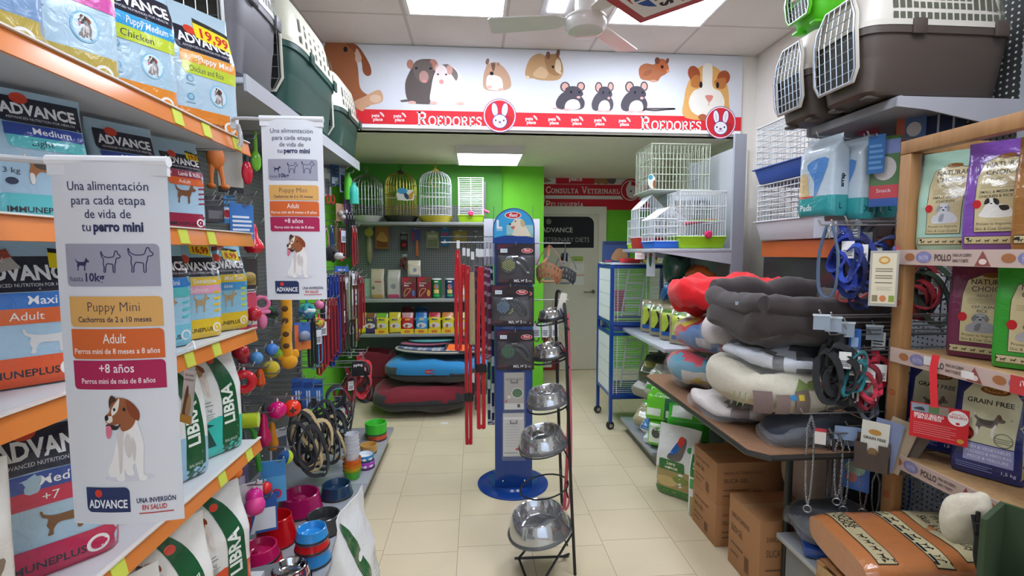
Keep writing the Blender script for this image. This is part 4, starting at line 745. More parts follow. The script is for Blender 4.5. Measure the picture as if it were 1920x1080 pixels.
carrier('dark green carrier with domed cream lid at the far end of the steel shelf', place((-1.06, 3.30, Zc)), .42, .58, .50, '#e3e1d2:', '#25473c:', slots=8, split=.5)
m = MB(); m.bx(-.16, .16, -.12, .12, 0, .16, '#6f9bd4:g', .015); bb = m.build('storage_tub'); bb.location = (-1.0, 2.2, Zc + .632); tag(bb, 'light blue plastic tub on top of the grey carrier', 'tub')
def L_(px, py, X=-1.0):
    p = aX(px, py, X); return p if p.y < 3.84 else aY(px, py, 3.84)
# top rows
def chicken(label, p):
    t = start('rubber_toy', label, 'dog toy', p, 'L')
    m = MB(); m.sph((0, 0, -.05), (.035, .03, .05), '#e8823a:'); m.build('body', t)
    for sx in (-1, 1): MB().tube([(sx * .015, 0, -.08), (sx * .022, -.004, -.13), (sx * .024, -.008, -.165)], [.013, .009, .008], '#e8823a:', 8).sph((sx * .027, -.014, -.172), (.018, .02, .012), '#e8823a:', 10).build('leg', t)
chicken('orange rubber chicken toy with two dangling legs', L_(403, 272, -1.08))
blister('tall white backing card with a dark edge behind the orange rubber toy', L_(430, 285, -1.2), 'L', .12, .20, '#e6e3dc', [('r', 0, 0, 1, .25, '#3a3d44')])
def tool(label, p, c, hc, L=.2):
    t = start('grooming_tool', label, 'pet tool', p, 'L'); MB().tube([(0, 0, .004), (0, 0, -L * .5)], .009, hc + ':', 8).build('handle', t); MB().sph((0, 0, -L * .75), (.026, .014, L * .28), c + ':g', 12).build('head', t)
tool('red spoon shaped grooming tool with dark handle', L_(461, 262, -1.05), '#d8283c', '#2a4656')
tool('lime green grooming tool next to the red spoon shape', L_(478, 248, -1.05), '#7cc83a', '#7cc83a', .18)
blister('blue striped blister card above the third rail end', L_(452, 388), 'L', .10, .14, '#3f78c0', lines(5, .1, .9, .2, 1.1, '#e6ecf4', .5))
blister('small blue and white pack on the upper hook row', L_(424, 372, -1.1), 'L', .07, .11, '#4a90d0', [('r', .1, .3, .9, 1.0, '#dfe9f4'), ('e', .5, .6, .25, .25, '#b8323c')])
blister('dark grey blister card with rounded foot on the upper hooks', L_(402, 372, -1.1), 'L', .07, .10, '#5a565c', [('r', .1, .2, .9, .7, '#8d8a90')])
def bell(label, p, c, L=.13, r=.04):
    t = start('rubber_toy', label, 'dog toy', p, 'L'); MB().lathe([(.008, 0), (.016, -L * .2), (.018, -L * .45), (r, -L * .7), (r * 1.05, -L * .85), (r * .7, -L)], c + ':g', 18).build('body', t)
bell('red bell shaped rubber toy by the yellow price tags', L_(475, 420), '#d81e30')
blister('dark blister pack with a tan chew behind the small yellow food bag', L_(462, 487), 'L', .09, .13, '#3b3634', [('r', .1, .2, .9, .6, '#a5894a')], lambda q: q.sph((0, -.014, -.01), (.03, .014, .022), '#a8904e:', 12))
blister('white and pink toy card with a red ball at the shelf corner', L_(462, 548), 'L', .08, .17, '#ece6e6', [('r', 0, 1.3, 1, 2.1, '#d8506a'), ('r', 0, 0, 1, .3, '#d8506a'), ('e', .5, .9, .3, .3, '#c92238')], lambda q: q.sph((.01, -.03, -.01), .032, '#c81f36:g', 16))
def pacifier():
    t = start('rubber_toy', 'pink pacifier shaped rubber toy', 'dog toy', L_(490, 556), 'L', rz=30); k = '#e77aa6:'
    MB().tube([(.03 * cos(a), 0, -.032 + .03 * sin(a)) for a in [q * pi / 9 for q in range(18)]], .01, k, 8, True).build('ring', t); MB().box((0, 0, -.073), (.075, .03, .018), k, .008).build('shield', t); MB().sph((0, 0, -.115), (.022, .022, .04), k).build('teat', t)
pacifier()
def plush():
    t = start('plush_toy', 'long yellow plush giraffe dog toy with brown spots', 'dog toy', L_(536, 556, -.96), 'L', rz=28); k = '#eaa416:c'
    MB().tube(smoothpath([V((0, 0, .0)), V((0, 0, -.12)), V((-.006, 0, -.22)), V((0, 0, -.30))]), .027, k, 12).build('body', t)
    MB().sph((.004, -.006, -.335), (.042, .036, .04), k).build('head', t)
    for sx in (-1, 1): MB().sph((sx * .034, -.004, -.30), (.02, .012, .026), k, 10).build('ear', t)
    for z in (-.06, -.12, -.19, -.25): MB().sph((-.008, -.022, z), (.016, .009, .016), '#5c3a1a:c', 10).build('spot', t)
plush()
def knot(label, p, cols, r=.05):
    t = start('rope_toy', label, 'dog toy', p, 'L'); q = random.Random(len(label))
    for i in range(5):
        m = MB(); A = Mx.Rotation(q.uniform(0, 6), 3, V((q.uniform(-1, 1), q.uniform(-1, 1), q.uniform(-1, 1)))); m.tube([V((0, 0, -.02 - r)) + A @ V((r * .72 * cos(a), r * .72 * sin(a), .012 * sin(3 * a))) for a in [j * pi / 9 for j in range(18)]], .014, cols[i % len(cols)] + ':c', 8, True); m.build('rope', t)
    MB().tube([(0, 0, .006), (0, 0, -.04)], .006, cols[0] + ':c').build('loop', t)
knot('teal and white knotted rope ball below the far poster', L_(575, 562), ['#2a9a9c', '#cfe0e2', '#4a6aa8', '#2fb0a0'])
gball('pink rubber ball next to the teal rope ball', L_(598, 560), 'L', .03, '#e77aa8', .01)
knot('black knotted rope toy with a green clip', L_(508, 562, -1.08), ['#2e2e30', '#48484a', '#2a7a3a'], .042)
knot('red and yellow knotted rope toy near the blue leads', L_(597, 590, -1.0), ['#d82a50', '#e2c23a', '#3a9a4a'], .034)
blister('blue toy bag with orange card below the teal rope ball', L_(566, 608), 'L', .10, .15, '#3a6cb8', [('r', 0, 0, 1, .5, '#d87a3a'), ('r', 0, .5, .25, 1.5, '#e2703a')], lambda q: q.sph((0, -.02, .01), (.035, .02, .03), '#8a93a8:g', 12))
gball('blue ribbed rubber ball near the lime ball', L_(509, 640), 'L', .03, '#4a86d8', .01)
gball('lime green tennis style ball under the wire hook', L_(521, 650), 'L', .024, '#8fd022', .012, 'c')
gball('flat yellow felt disc toy', L_(507, 672), 'L', .042, '#cbb228', .012, 'c')
gball('large glossy red ring toy with a round hole at the shelf corner', L_(456, 690, -.95), 'L', .048, '#d6142a', .01, ring=1, rz=20)
gball('red rubber toy ball half behind the ribbon bag', L_(428, 700, -1.0), 'L', .04, '#c41a2c', .01)
gball('red bumpy rubber toy above the glossy ring', L_(450, 640, -1.02), 'L', .034, '#b8222e', .012)
gball('pale blue rubber ball on the middle hooks', L_(480, 655, -1.02), 'L', .03, '#5a9ad8', .012)
bell('orange ribbed chew toy on the middle hooks', L_(487, 692), '#d8541e', .08, .022)
bell('small red toy with white card in the second hook row', L_(458, 645, -1.08), '#b83a48', .09, .03)
for i, (px, c) in enumerate(((557, '#2a5aa8'), (577, '#2f64b4'), (596, '#3a72c0'))):
    blister(('navy', 'mid blue', 'bright blue')[i] + ' slim card of dental sticks in the row of three blue cards', L_(px, 712 + i, -.97), 'L', .055, .17, c, [('r', .3, .1, .7, 2.0, '#cfe0f4'), ('r', .45, .1, .55, 2.0, c), ('r', .05, 2.3, .95, 2.9, '#1d3f86')], rz=22)
gball('magenta treat ball hanging low', L_(519, 748, -.94), 'L', .042, '#e0187a', .012)
gball('orange red treat ball with a dark cross shaped hole', L_(547, 745, -.90), 'L', .042, '#f03c1e', .012, hole=1, rz=25)
def thrower():
    t = start('ball_thrower', 'green ball thrower holding a lime tennis ball', 'dog toy', L_(468, 775, -.97), 'L', rz=15)
    MB().tube(smoothpath([V((-.035, 0, -.01)), V((-.02, 0, -.055)), V((.01, 0, -.075)), V((.02, 0, -.17)), V((.03, 0, -.26))]), [.01] * 5 + [.012] * 16, '#2f8a2c:', 8).build('handle', t)
    MB().tube([(-.045, 0, -.03), (.035, -.005, -.03)], .032, '#c8e02a:c', 14).build('ball', t)
thrower()
bell('magenta plush bottle toy beside the ball thrower', L_(494, 776, -.98), '#c81a5c', .15, .03)
bell('dark grey rubber cone over the magenta bottle', L_(497, 758, -1.06), '#4c484e', .09, .03)
bell('amber rubber bone toy low on the hooks', L_(510, 792, -1.02), '#e0902a', .14, .026)
blister('white framed card behind the amber toy', L_(522, 808, -1.12), 'L', .11, .2, '#dfe0e2', [('r', .1, .2, .9, 1.5, '#5d646c')])
def tennis():
    t = start('toy_ball', 'blue and lime tennis ball by the tan harness', 'dog toy', L_(535, 840, -.90), 'L', rz=20); MB().lathe([(.034 * sin(a), .034 * cos(a)) for a in [q * pi / 20 for q in range(11)]], '#1f5aa0:c', 20, place((0, 0, -.045), rx=R(20), ry=R(-70))).lathe([(.034 * sin(a), .034 * cos(a)) for a in [q * pi / 20 for q in range(10, 21)]], '#c6e02a:c', 20, place((0, 0, -.045), rx=R(20), ry=R(-70))).build('ball', t); MB().strap([(0, 0, .006), (0, 0, -.012)], .008, .002, (1, 0, 0), '#dddddd:').build('hang_tag', t)
tennis()
blister('clear pouch with a pink foam ball at the low hooks', L_(462, 912, -.95), 'L', .12, .13, '#d9d3d8', [('r', .35, .5, 1, .7, '#f0eef0')], lambda q: q.sph((.025, -.03, -.01), .04, '#e03c8c:', 14), film=.02, rz=30)
gball('magenta ball beside the clear pouch', L_(476, 912, -.92), 'L', .034, '#dd2a92', .008)
blister('light blue toy card with a red ball near the red food bowl', L_(512, 868, -.90), 'L', .10, .18, '#5aa8dc', [('r', 0, 1.2, 1, 1.9, '#3f8ccc'), ('e', .6, .4, .22, .22, '#d83038'), ('e', .6, .4, .14, .14, '#3a62c0')], lambda q: q.sph((-.03, -.03, -.005), .028, '#e0262a:g', 14), rz=15)
gball('orange foam ball at the lower shelf corner', L_(437, 868, -1.0), 'L', .034, '#ee7a28', .008)
blister('purple and white toy pack on the low hook row', L_(440, 880, -1.05), 'L', .1, .1, '#7a6a98', [('r', .1, .2, .9, .6, '#d8d0e0'), ('r', .2, .6, .7, .9, '#6ab83a')])
blister('navy and white boxed chew at the foot of the hooks', L_(490, 935, -.93), 'L', .12, .15, '#2b5aa4', [('r', .3, .1, .95, .9, '#e6eaf0'), ('p', [(.1, .0), (.25, .0), (.55, .9), (.35, .9)], '#e8ecf2'), ('p', [(0, .3), (.12, .2), (.2, .8), (.1, .9)], '#c83040')], rz=20)
# right of the far poster: brushes, bottles, leads
RB = lambda px, py, X=-1.08: L_(px, py, X)
blister('blue brush card beside the far poster', RB(627, 308), 'L', .07, .16, '#31568e', [('r', .1, .2, .9, .9, '#c9d8ea'), ('e', .5, 1.5, .35, .4, '#2a3a5a')])
blister('dark brush card with a long black handle', RB(641, 318), 'L', .05, .17, '#8fa2bc', [('r', .2, .2, .8, 2.6, '#22262e')])
blister('white comb card nearest the far poster', RB(612, 318, -1.12), 'L', .06, .2, '#dadcd8', [('r', .2, .3, .8, 2.2, '#8a8d90')])
def scissors():
    t = start('grooming_scissors', 'red handled grooming scissors hanging point up', 'scissors', RB(619, 350), 'L'); m = MB()
    for sx in (-1, 1): m.tube([(sx * .018 + .016 * cos(a), 0, -.095 + .03 * sin(a)) for a in [q * pi / 7 for q in range(14)]], .006, '#e0342a:', 6, True)
    m.build('handle', t); MB().prism([(-.006, 0), (.006, 0), (.01, -.065), (-.01, -.065)], -.003, .003, CH, M=Mx.Rotation(R(90), 4, 'X')).build('blade', t)
scissors()
def bottle(label, p, c, cap, h=.17, r=.034):
    t = start('spray_bottle', label, 'bottle', p, 'L'); MB().lathe([(.005, -h), (r, -h * .98), (r * 1.05, -h * .5), (r * .95, -h * .22), (r * .5, -h * .1), (r * .45, -h * .06)], c + ':', 18).build('bottle', t); MB().lathe([(r * .5, -h * .08), (r * .5, .0), (.004, .002)], cap + ':', 12).build('cap', t)
bottle('turquoise travel water bottle hanging against the green wall', L_(663, 343, -1.02), '#3fc8b4', '#3fb8a4', .16, .034)
bottle('lime green travel bottle behind the turquoise one', L_(652, 325, -1.12), '#5ccb34', '#4ab82a', .2, .03)
blister('clear bag of small balls under the scissors', RB(640, 385, -1.05), 'L', .1, .12, '#b58f68', [('r', .1, .1, .9, 1.0, '#a87e58')], lambda q: [q.sph((x, -.02, z), .02, '#c8c4ba:g', 10) for x, z in ((-.025, 0), (.02, .01), (0, -.03))], film=.03)
def dogplush():
    t = start('plush_toy', 'black and white plush dog head poking out past the poster', 'dog toy', RB(618, 462, -.98), 'L', rz=70); MB().sph((0, 0, -.05), (.05, .06, .05), '#26252a:c', 16).build('head', t); MB().sph((.0, -.07, -.065), (.026, .045, .024), '#e6e2de:c', 12).sph((0, -.112, -.058), (.011, .01, .009), '#1a1a1a:g', 8).build('muzzle', t)
    for sx in (-1, 1): MB().sph((sx * .048, .01, -.06), (.014, .026, .05), '#1c1b1f:c', 10).build('ear', t); MB().sph((sx * .024, -.05, -.038), .008, '#141414:g', 8).build('eye', t)
dogplush()
SL = lambda label, px, py, X, L, w, c, **k: strapthing(label, L_(px, py, X), 'L', L, w, c, **k)
SL('pink looped cat collar beside the far poster', 610, 425, -1.08, .2, .01, '#e08a9c', loop=.05)
SL('blue bone patterned collar hanging above the plush dog', 622, 425, -1.06, .22, .016, '#2a52b0', loop=.02)
SL('tan leather strap between blue and red collars', 630, 415, -1.10, .27, .02, '#b5825a', loop=.02)
SL('red striped collar bundle beside the green wall', 641, 430, -1.04, .24, .014, '#d82f52', n=2, loop=.025, tagc='#d9e2ee')
blister('blue header card on the lead rack', RB(640, 502, -1.0), 'L', .12, .03, '#2f62b8', [('t', 'PRECIO', .5, .06, .12, '#e8eef6', 'c', .02)])
DATA = [('orange cord lead in the far lead rack', 608, 512, '#e2642a', .24, .008, .03), ('lime and black reflective lead', 613, 515, '#b8d42a', .26, .01, .03), ('thick navy blue nylon lead', 617, 520, '#22367e', .55, .02, .05), ('royal blue wide nylon lead', 624, 516, '#2a4ab2', .62, .024, .04), ('green round lead under the yellow one', 606, 545, '#3aa03a', .4, .014, .03), ('yellow flat lead with black edge', 612, 560, '#d8d42a', .42, .012, .03), ('crimson cord lead next to the blue ones', 632, 512, '#a31f3a', .52, .008, .05), ('maroon flat lead with stitched edge', 637, 516, '#7e1c30', .5, .014, .05), ('black flat lead in the lead rack', 643, 512, '#202024', .46, .012, .05), ('pale pink cord lead', 648, 518, '#e8b4b8', .42, .006, .06), ('beige rope lead in the lead rack', 653, 520, '#cfc0a2', .44, .008, .05), ('pale green flat lead', 657, 530, '#9ac48a', .58, .012, .04), ('dark red cord lead at the rack end', 669, 512, '#8e1a2a', .52, .008, .04), ('white and red cord lead at the rack end', 661, 510, '#e2d2ce', .48, .006, .05), ('bright red lead at the outermost hook', 677, 520, '#b5202e', .40, .012, .03), ('brown leather lead in the lead rack', 665, 515, '#6a4630', .36, .01, .04), ('grey patterned collar with steel ring', 650, 508, '#7a7a80', .14, .016, .04), ('scarlet nylon lead below the poster', 602, 600, '#c0262e', .36, .02, .04)]
DATA += [('violet flat lead high beside the brush cards', 650, 345, '#6a3a8a', .30, .012, .03), ('black flat lead behind the turquoise bottle', 656, 400, '#222226', .34, .016, .03), ('scarlet rope lead under the turquoise bottle', 664, 425, '#c42a34', .30, .01, .03), ('wide burgundy lead over the harness hooks', 640, 580, '#7a1a2a', .34, .022, .04), ('dark green flat lead over the harness hooks', 646, 585, '#2a5a34', .30, .016, .04), ('black wide lead near the red harness', 655, 600, '#1c1c20', .26, .02, .04), ('orange flat lead near the royal blue one', 615, 605, '#e07a2a', .30, .014, .03), ('light blue cord lead over the blue cards', 592, 615, '#5aa0d0', .26, .008, .04), ('black thick lead over the blue slim cards', 583, 590, '#26262a', .32, .02, .03), ('red wide lead inward of the royal blue one', 622, 560, '#b0202c', .42, .02, .04), ('charcoal cord lead inward of the maroon one', 629, 535, '#3a3a40', .50, .012, .04), ('purple wide lead inward of the navy one', 611, 570, '#5a3472', .4, .02, .03)]
for i, (lb, px, py, c, L, w, lp) in enumerate(DATA): SL(lb, px, py, -1.02 + .02 * (i % 4), L, w * 1.15, c, loop=lp * .8, n=2 + i % 2, tagc=('#e4e6e8' if i % 4 == 1 else None))
blister('white card with blue flowers in the lead rack', L_(667, 545, -.92), 'L', .055, .11, '#e8ece6', [('e', .4, .5, .18, .2, '#38a0b0'), ('e', .6, 1.4, .15, .15, '#3a8ab0')], rz=20)
# harnesses low
for lb, px, py, X, L, cols, sd in (('black and tan padded harness hanging lowest', 560, 752, -.93, .38, ['#1c1c20', '#cdb384', '#232327', '#17171a', '#2a2a2e'], 3), ('black harness with a leafy paper tag, nearer the blue cards', 588, 748, -.92, .42, ['#222226', '#1d1d22', '#c8ae80'], 5), ('black and tan harness with a flowered tag beside the cups', 614, 755, -.90, .34, ['#1d1d21', '#26262b', '#c9b07e', '#19191c'], 8), ('dark navy harness at the far end of the low hooks', 632, 745, -.90, .3, ['#26304a', '#1b1c20', '#22222a'], 11)): harness(lb, aX(px, py, X), 'L', L, cols, seed=sd, rz=35, n=8, tagc='#dfe4d6')
harness('red and black dog harness with white tags above the green bowl', aX(672, 668, -.85), 'L', .34, ['#c41f2e', '#1e1e22', '#d42a36'], w=.026, seed=4, rz=30, n=5)
harness('maroon dog harness beside the black muzzle', aX(650, 690, -.90), 'L', .36, ['#8e1a2c', '#7a1826', '#2a1a1e'], seed=14, rz=30, n=4)
bpanel = MB(); bpanel.box((0, 0, -.05), (.085, .012, .1), '#17171b:c', .01); pprint(bpanel, flat((-.04, -.0064, -.03), (1, 0, 0), (0, 0, 1)), [('t', 'pping', .04, .0, .02, '#e8e8e8', 'c', .02)], maxlen=9); t = start('chest_pad', 'black chest pad with white lettering on the outermost hook', 'dog harness', aX(671, 678, -.80), 'L', rz=20); bpanel.build('pad', t); MB().strap([(.02, 0, -.06), (.05, -.01, -.09), (.07, -.02, -.08)], .03, .004, (0, 0, 1), '#1b1b1f:c').build('strap', t)
def muzzle_loop():
    t = start('dog_muzzle', 'black nylon dog muzzle with a blue edge', 'dog muzzle', aX(629, 722, -.86), 'L', rz=30); MB().strap([V((.055 * cos(a), -.02 * sin(a), -.075 + .07 * sin(a))) for a in [q * pi / 9 for q in range(18)]], .05, .004, (0, 1, .3), '#16171b:c', True).build('strap', t); MB().tube([V((.057 * cos(a), -.02 * sin(a) - .026, -.08 + .07 * sin(a))) for a in [q * pi / 9 for q in range(3, 16)]], .003, '#5aa0c0:c', 5).build('edging', t)
muzzle_loop()
tg = strapthing('pink collar loop on the empty hooks', aX(677, 662, -.84), 'L', .06, .018, '#e89aa0', loop=.03)
for i, (px, py) in enumerate(((688, 655), (683, 680), (600, 688), (530, 610), (540, 625), (470, 610), (520, 700), (560, 700), (585, 730))):
    p = aX(px, py, -.83 if px > 650 else -.95); z = p.z; m = MB(); m.tube([(-1.375, p.y, z), (p.x - .01, p.y, z), (p.x, p.y, z), (p.x + .012, p.y, z + .02)], .0032, CH, 6); m.box((-1.37, p.y, z), (.008, .05, .03), CH); tag(m.build('peg_hook', origin=(-1.375, p.y, z)), ('empty peg hook above the pink collar loop', 'empty peg hook below the pink collar loop', 'empty peg hook over the blue slim cards', 'empty peg hook by the yellow plush neck', 'empty peg hook under the blue toy bag', 'empty peg hook at the third rail end', 'empty peg hook above the magenta treat ball', 'empty peg hook by the yellow plush head', 'empty peg hook among the slim blue cards')[i], 'hook', 'chrome peg hooks')

for i in range(34):
    px, py = ((398 + 13 * (i % 7), 366 + 9 * (i % 3)) if i < 10 else (425 + 9 * (i % 12), 602 + 8 * (i % 5)) if i < 18 else (428 + 8 * (i % 11), 690 + 9 * (i % 4)) if i < 26 else (440 + 12 * (i % 8), 722 + 10 * (i % 3)) if i < 30 else (445 + 14 * (i % 6), 862 + 8 * (i % 3)))
    p = L_(px, py, -1.0); z = p.z; m = MB(); m.tube([(-1.375, p.y, z), (p.x - .01, p.y, z), (p.x, p.y, z), (p.x + .012, p.y, z + .018)], .0032, CH, 6); m.box((-1.37, p.y, z), (.008, .05, .03), CH); tag(m.build('peg_hook', origin=(-1.375, p.y, z)), 'bare chrome peg hook among the crowded dog toys', 'hook', 'bare peg hooks among the toys')
# ---------------------------------------------------------------- bowls and cups on the left base deck
ZD = .152
def bowl(label, p, r, h, c, rim=None, inner=None, flare=1.25, kind='g', name='pet_bowl', group=None, foot=None, pat=None, t0=None, steel=0, centre=0):
    t = t0 or thing(name, label, 'pet bowl', p, 0, group); k = c if ':' in c else c + ':' + kind; ik = (inner if ':' in inner else inner + ':' + kind) if inner else k
    rt = r / flare; m = MB(); m.lathe([(r, 0), (r * 1.01, h * .06), (r * .985, h * .14), (rt * 1.04, h * .9), (rt * 1.03, h * .97), (rt * .97, h), (rt * .92, h * .97)], k, 36, caps=1)
    m.build('body', t); q = MB(); q.lathe([(rt * .93, h * .975), (rt * .86, h * .8), (rt * .74, h * .42), (rt * .55, h * .3), (rt * .3, h * (.3 + .45 * centre)), (0, h * (.27 + .5 * centre))], ik, 36, caps=0); q.build('basin', t)
    g = MB(); g.lathe([(r * .99, -.0), (r * 1.02, .004), (r * 1.0, .010), (r * .97, .012)], foot or '#2a2a2c:', 36, caps=0); g.build('foot_ring', t)
    if pat: pat(t, r, rt, h)
    return t
def dk(px, py, z=ZD): p = aZ(px, py, z); return p
def on(p, r): return (p.x, p.y + r, ZD)
bowl('red tall glossy spaniel bowl standing before the magenta bowl', (-.965, 2.36, ZD), .095, .13, '#d0141e', flare=1.35)
bowl('magenta slow feeding bowl behind the tall red bowl', (-.95, 2.64, ZD), .115, .10, '#b01c62', flare=1.2, centre=1)
bowl('navy plastic dog bowl behind the magenta bowl', (-.80, 2.80, ZD), .09, .07, '#22405c', flare=1.2)
bowl('dark grey plastic dog bowl beside the blue bowl stack', (-.765, 2.44, ZD), .09, .085, '#3c3f40', flare=1.18)
s1 = bowl('blue plastic bowl at the foot of the blue and red stack', (-.74, 2.19, ZD), .082, .062, '#2a8ad0', flare=1.22)
bowl('red plastic bowl sandwiched between two blue bowls', (-.74, 2.19, ZD + .063), .075, .045, '#cf1f24', flare=1.15)
bowl('blue plastic bowl on top of the red one', (-.74, 2.19, ZD + .109), .072, .05, '#2f92d8', flare=1.2)
bowl('crimson bowl under the pink slow feeder', (-.945, 2.13, ZD), .098, .06, '#b8182e', flare=1.12)
bowl('pink slow feeding bowl resting on the crimson bowl', (-.945, 2.13, ZD + .061), .083, .06, '#c21a5c', flare=1.18, centre=1)
def tartan(t, r, rt, h):
    m = MB()
    def sf(x, z, d): a = x / r; f = z / h; rr = (r * .995 * (1 - f) + rt * 1.05 * f) + .0008 + d; return V((rr * cos(a), rr * sin(a), z))
    o = [('r', -pi * r, h * .1, pi * r, h * .88, '#c02430')]
    n = 14
    for i in range(n):
        x = -pi * r + 2 * pi * r * i / n; w = 2 * pi * r / n; o += [('r', x, h * .1, x + w * .4, h * .88, '#e8e0dc' if i % 2 else '#2b3560'), ('r', x + w * .62, h * .1, x + w * .68, h * .88, '#e8e0dc')]
    o += [('r', -pi * r, h * .3, pi * r, h * .38, '#e8e0dc'), ('r', -pi * r, h * .58, pi * r, h * .7, '#3a3f66')]
    pprint(m, sf, o, 'g', maxlen=.02, base=.0004, step=.0002); m.build('tartan_print', t)
bowl('red tartan steel bowl under another tartan bowl', (-.77, 2.0, ZD), .095, .055, '#b9bcbf:m', inner='#c3c6c9:m', flare=1.2, pat=tartan)
bowl('smaller tartan bowl with steel basin on top of a tartan bowl', (-.77, 2.0, ZD + .056), .08, .05, '#b9bcbf:m', inner='#c9ccce:m', flare=1.25, pat=tartan)
def paws(t, r, rt, h):
    m = MB(); 
    def sf(x, z, d): a = x / r - 1.2; f = z / h; rr = (r * .995 * (1 - f) + rt * 1.05 * f) + .001 + d; return V((rr * cos(a), rr * sin(a), z))
    pprint(m, sf, [q for x in (-.08, 0, .08) for q in [('e', x, h * .4, .012, .01, '#2e2c2a')] + [('e', x + a, h * .4 + .016, .005, .006, '#2e2c2a') for a in (-.012, 0, .012)]], 'g', maxlen=.02, base=.0004); m.build('paw_print', t)
bowl('cream bowl with dark paw prints and steel basin', (-1.075, 2.075 - .12, ZD), .085, .07, '#ddd6c6', inner='#b8bbbe:m', flare=1.15, pat=paws)
bowl('wide polished steel bowl at the near end of the deck', (-.905, 1.885, ZD - .1), .13, .075, '#c4c6c8:m', inner='#cfd1d3:m', flare=1.1)
m = MB(); m.box((0, 0, 0), (.2, .012, .09), '#5f6266:'); o_ = m.build('steel_bracket_plate', origin=(0, 0, 0)); o_.matrix_world = place((-.90, 1.95, .235), R(18), R(-52)); tag(o_, 'grey steel shelf end plate above the steel bowl', 'shelf bracket')
# cups and small pots along the aisle edge
def cup(label, p, r, h, c, k='', group=None, name='plastic_cup'):
    t = thing(name, label, 'cup', p, 0, group); MB().lathe([(r * .8, 0), (r, h * .95), (r * 1.04, h * .97), (r * 1.04, h), (r * .95, h), (r * .77, .004), (0, .004)], c + ':' + k, 24).build('body', t); MB().lathe([(r * 1.0, h * .9), (r * 1.07, h * .95), (r * 1.07, h), (r * 1.0, h)], c + ':' + k, 24, caps=0).build('rim', t)
x, y = -.765, 3.02
for i, (c, lb) in enumerate((('#5ab83a', 'green beaker at the foot of the coloured beaker stack'), ('#e2b42a', 'yellow beaker nested on the green one'), ('#ee8a22', 'light orange beaker third from the bottom of the stack'), ('#f07426', 'orange beaker beneath the frosted cups'))): cup(lb, (x, y, ZD + .022 * i), .052, .05 + .01 * (i == 3), c)
for i in range(6): cup('frosted white plastic cup in the tall stack', (x, y, ZD + .10 + .022 * i), .047 - .001 * i, .07, '#dcdde4', group='frosted cups in one stack')
bowl('green plastic bowl on a red one at the far end of the deck', (-.745, 3.66, ZD + .042), .078, .085, '#3fbf2e', flare=1.02, kind='')
bowl('red clay coloured saucer beneath the green bowl', (-.735, 3.655, ZD), .07, .04, '#c4502c', flare=1.05, kind='')
bowl('tan rounded pot next to the frosted cups', (-.745, 3.40, ZD), .055, .06, '#c8964a', flare=1.0, kind='')
def prt(c):
    def f(t, r, rt, h): m = MB(); pprint(m, lambda x, z, d: V(((r * 1.0 + .001 + d) * cos(x / r - 1.4), (r + .001 + d) * sin(x / r - 1.4), z)), [q for i in range(5) for q in (('e', -.08 + i * .04, h * .5, .01, .008, c), ('t', 'BOB', -.06 + i * .05, h * .4, .012, c))], maxlen=.02, base=.0003); m.build('print', t)
    return f
bowl('small blue bowl with white bone prints on a purple bowl', (-.72, 3.17, ZD + .047), .058, .04, '#3a8ac8', inner='#e6ecf0', flare=1.05, pat=prt('#eef2f6'))
bowl('small purple bowl with white prints by the orange beakers', (-.715, 3.165, ZD), .058, .046, '#a83ab8', inner='#e6ecf0', flare=1.05, pat=prt('#f2eef6'))
bowl('small dark bowl with white rim below the red harness', (-.79, 3.75, ZD), .05, .05, '#3a3d40', inner='#e9ebec', flare=1.0)
bag('tall white food bag with a green band standing on the floor at the deck corner', (-.475, 1.84, .002), 84, .28, .16, .60, '#e8e9ea', [('p', [(.45, .0), (.75, .0), (.62, .8), (.4, 1.6), (.2, 2.0), (.08, 2.0), (.24, 1.4), (.36, .8)], '#1d5a2c', 1)] + [('l', [(.52 + .04 * i, .05), (.42 + .04 * i, .8), (.27 + .03 * i, 1.4)], .012, '#4f7d52') for i in range(4)] + lines(9, .7, .9, .9, 1.3, '#a8acae', .3), None, seed=33, top=.45, wr=.012)
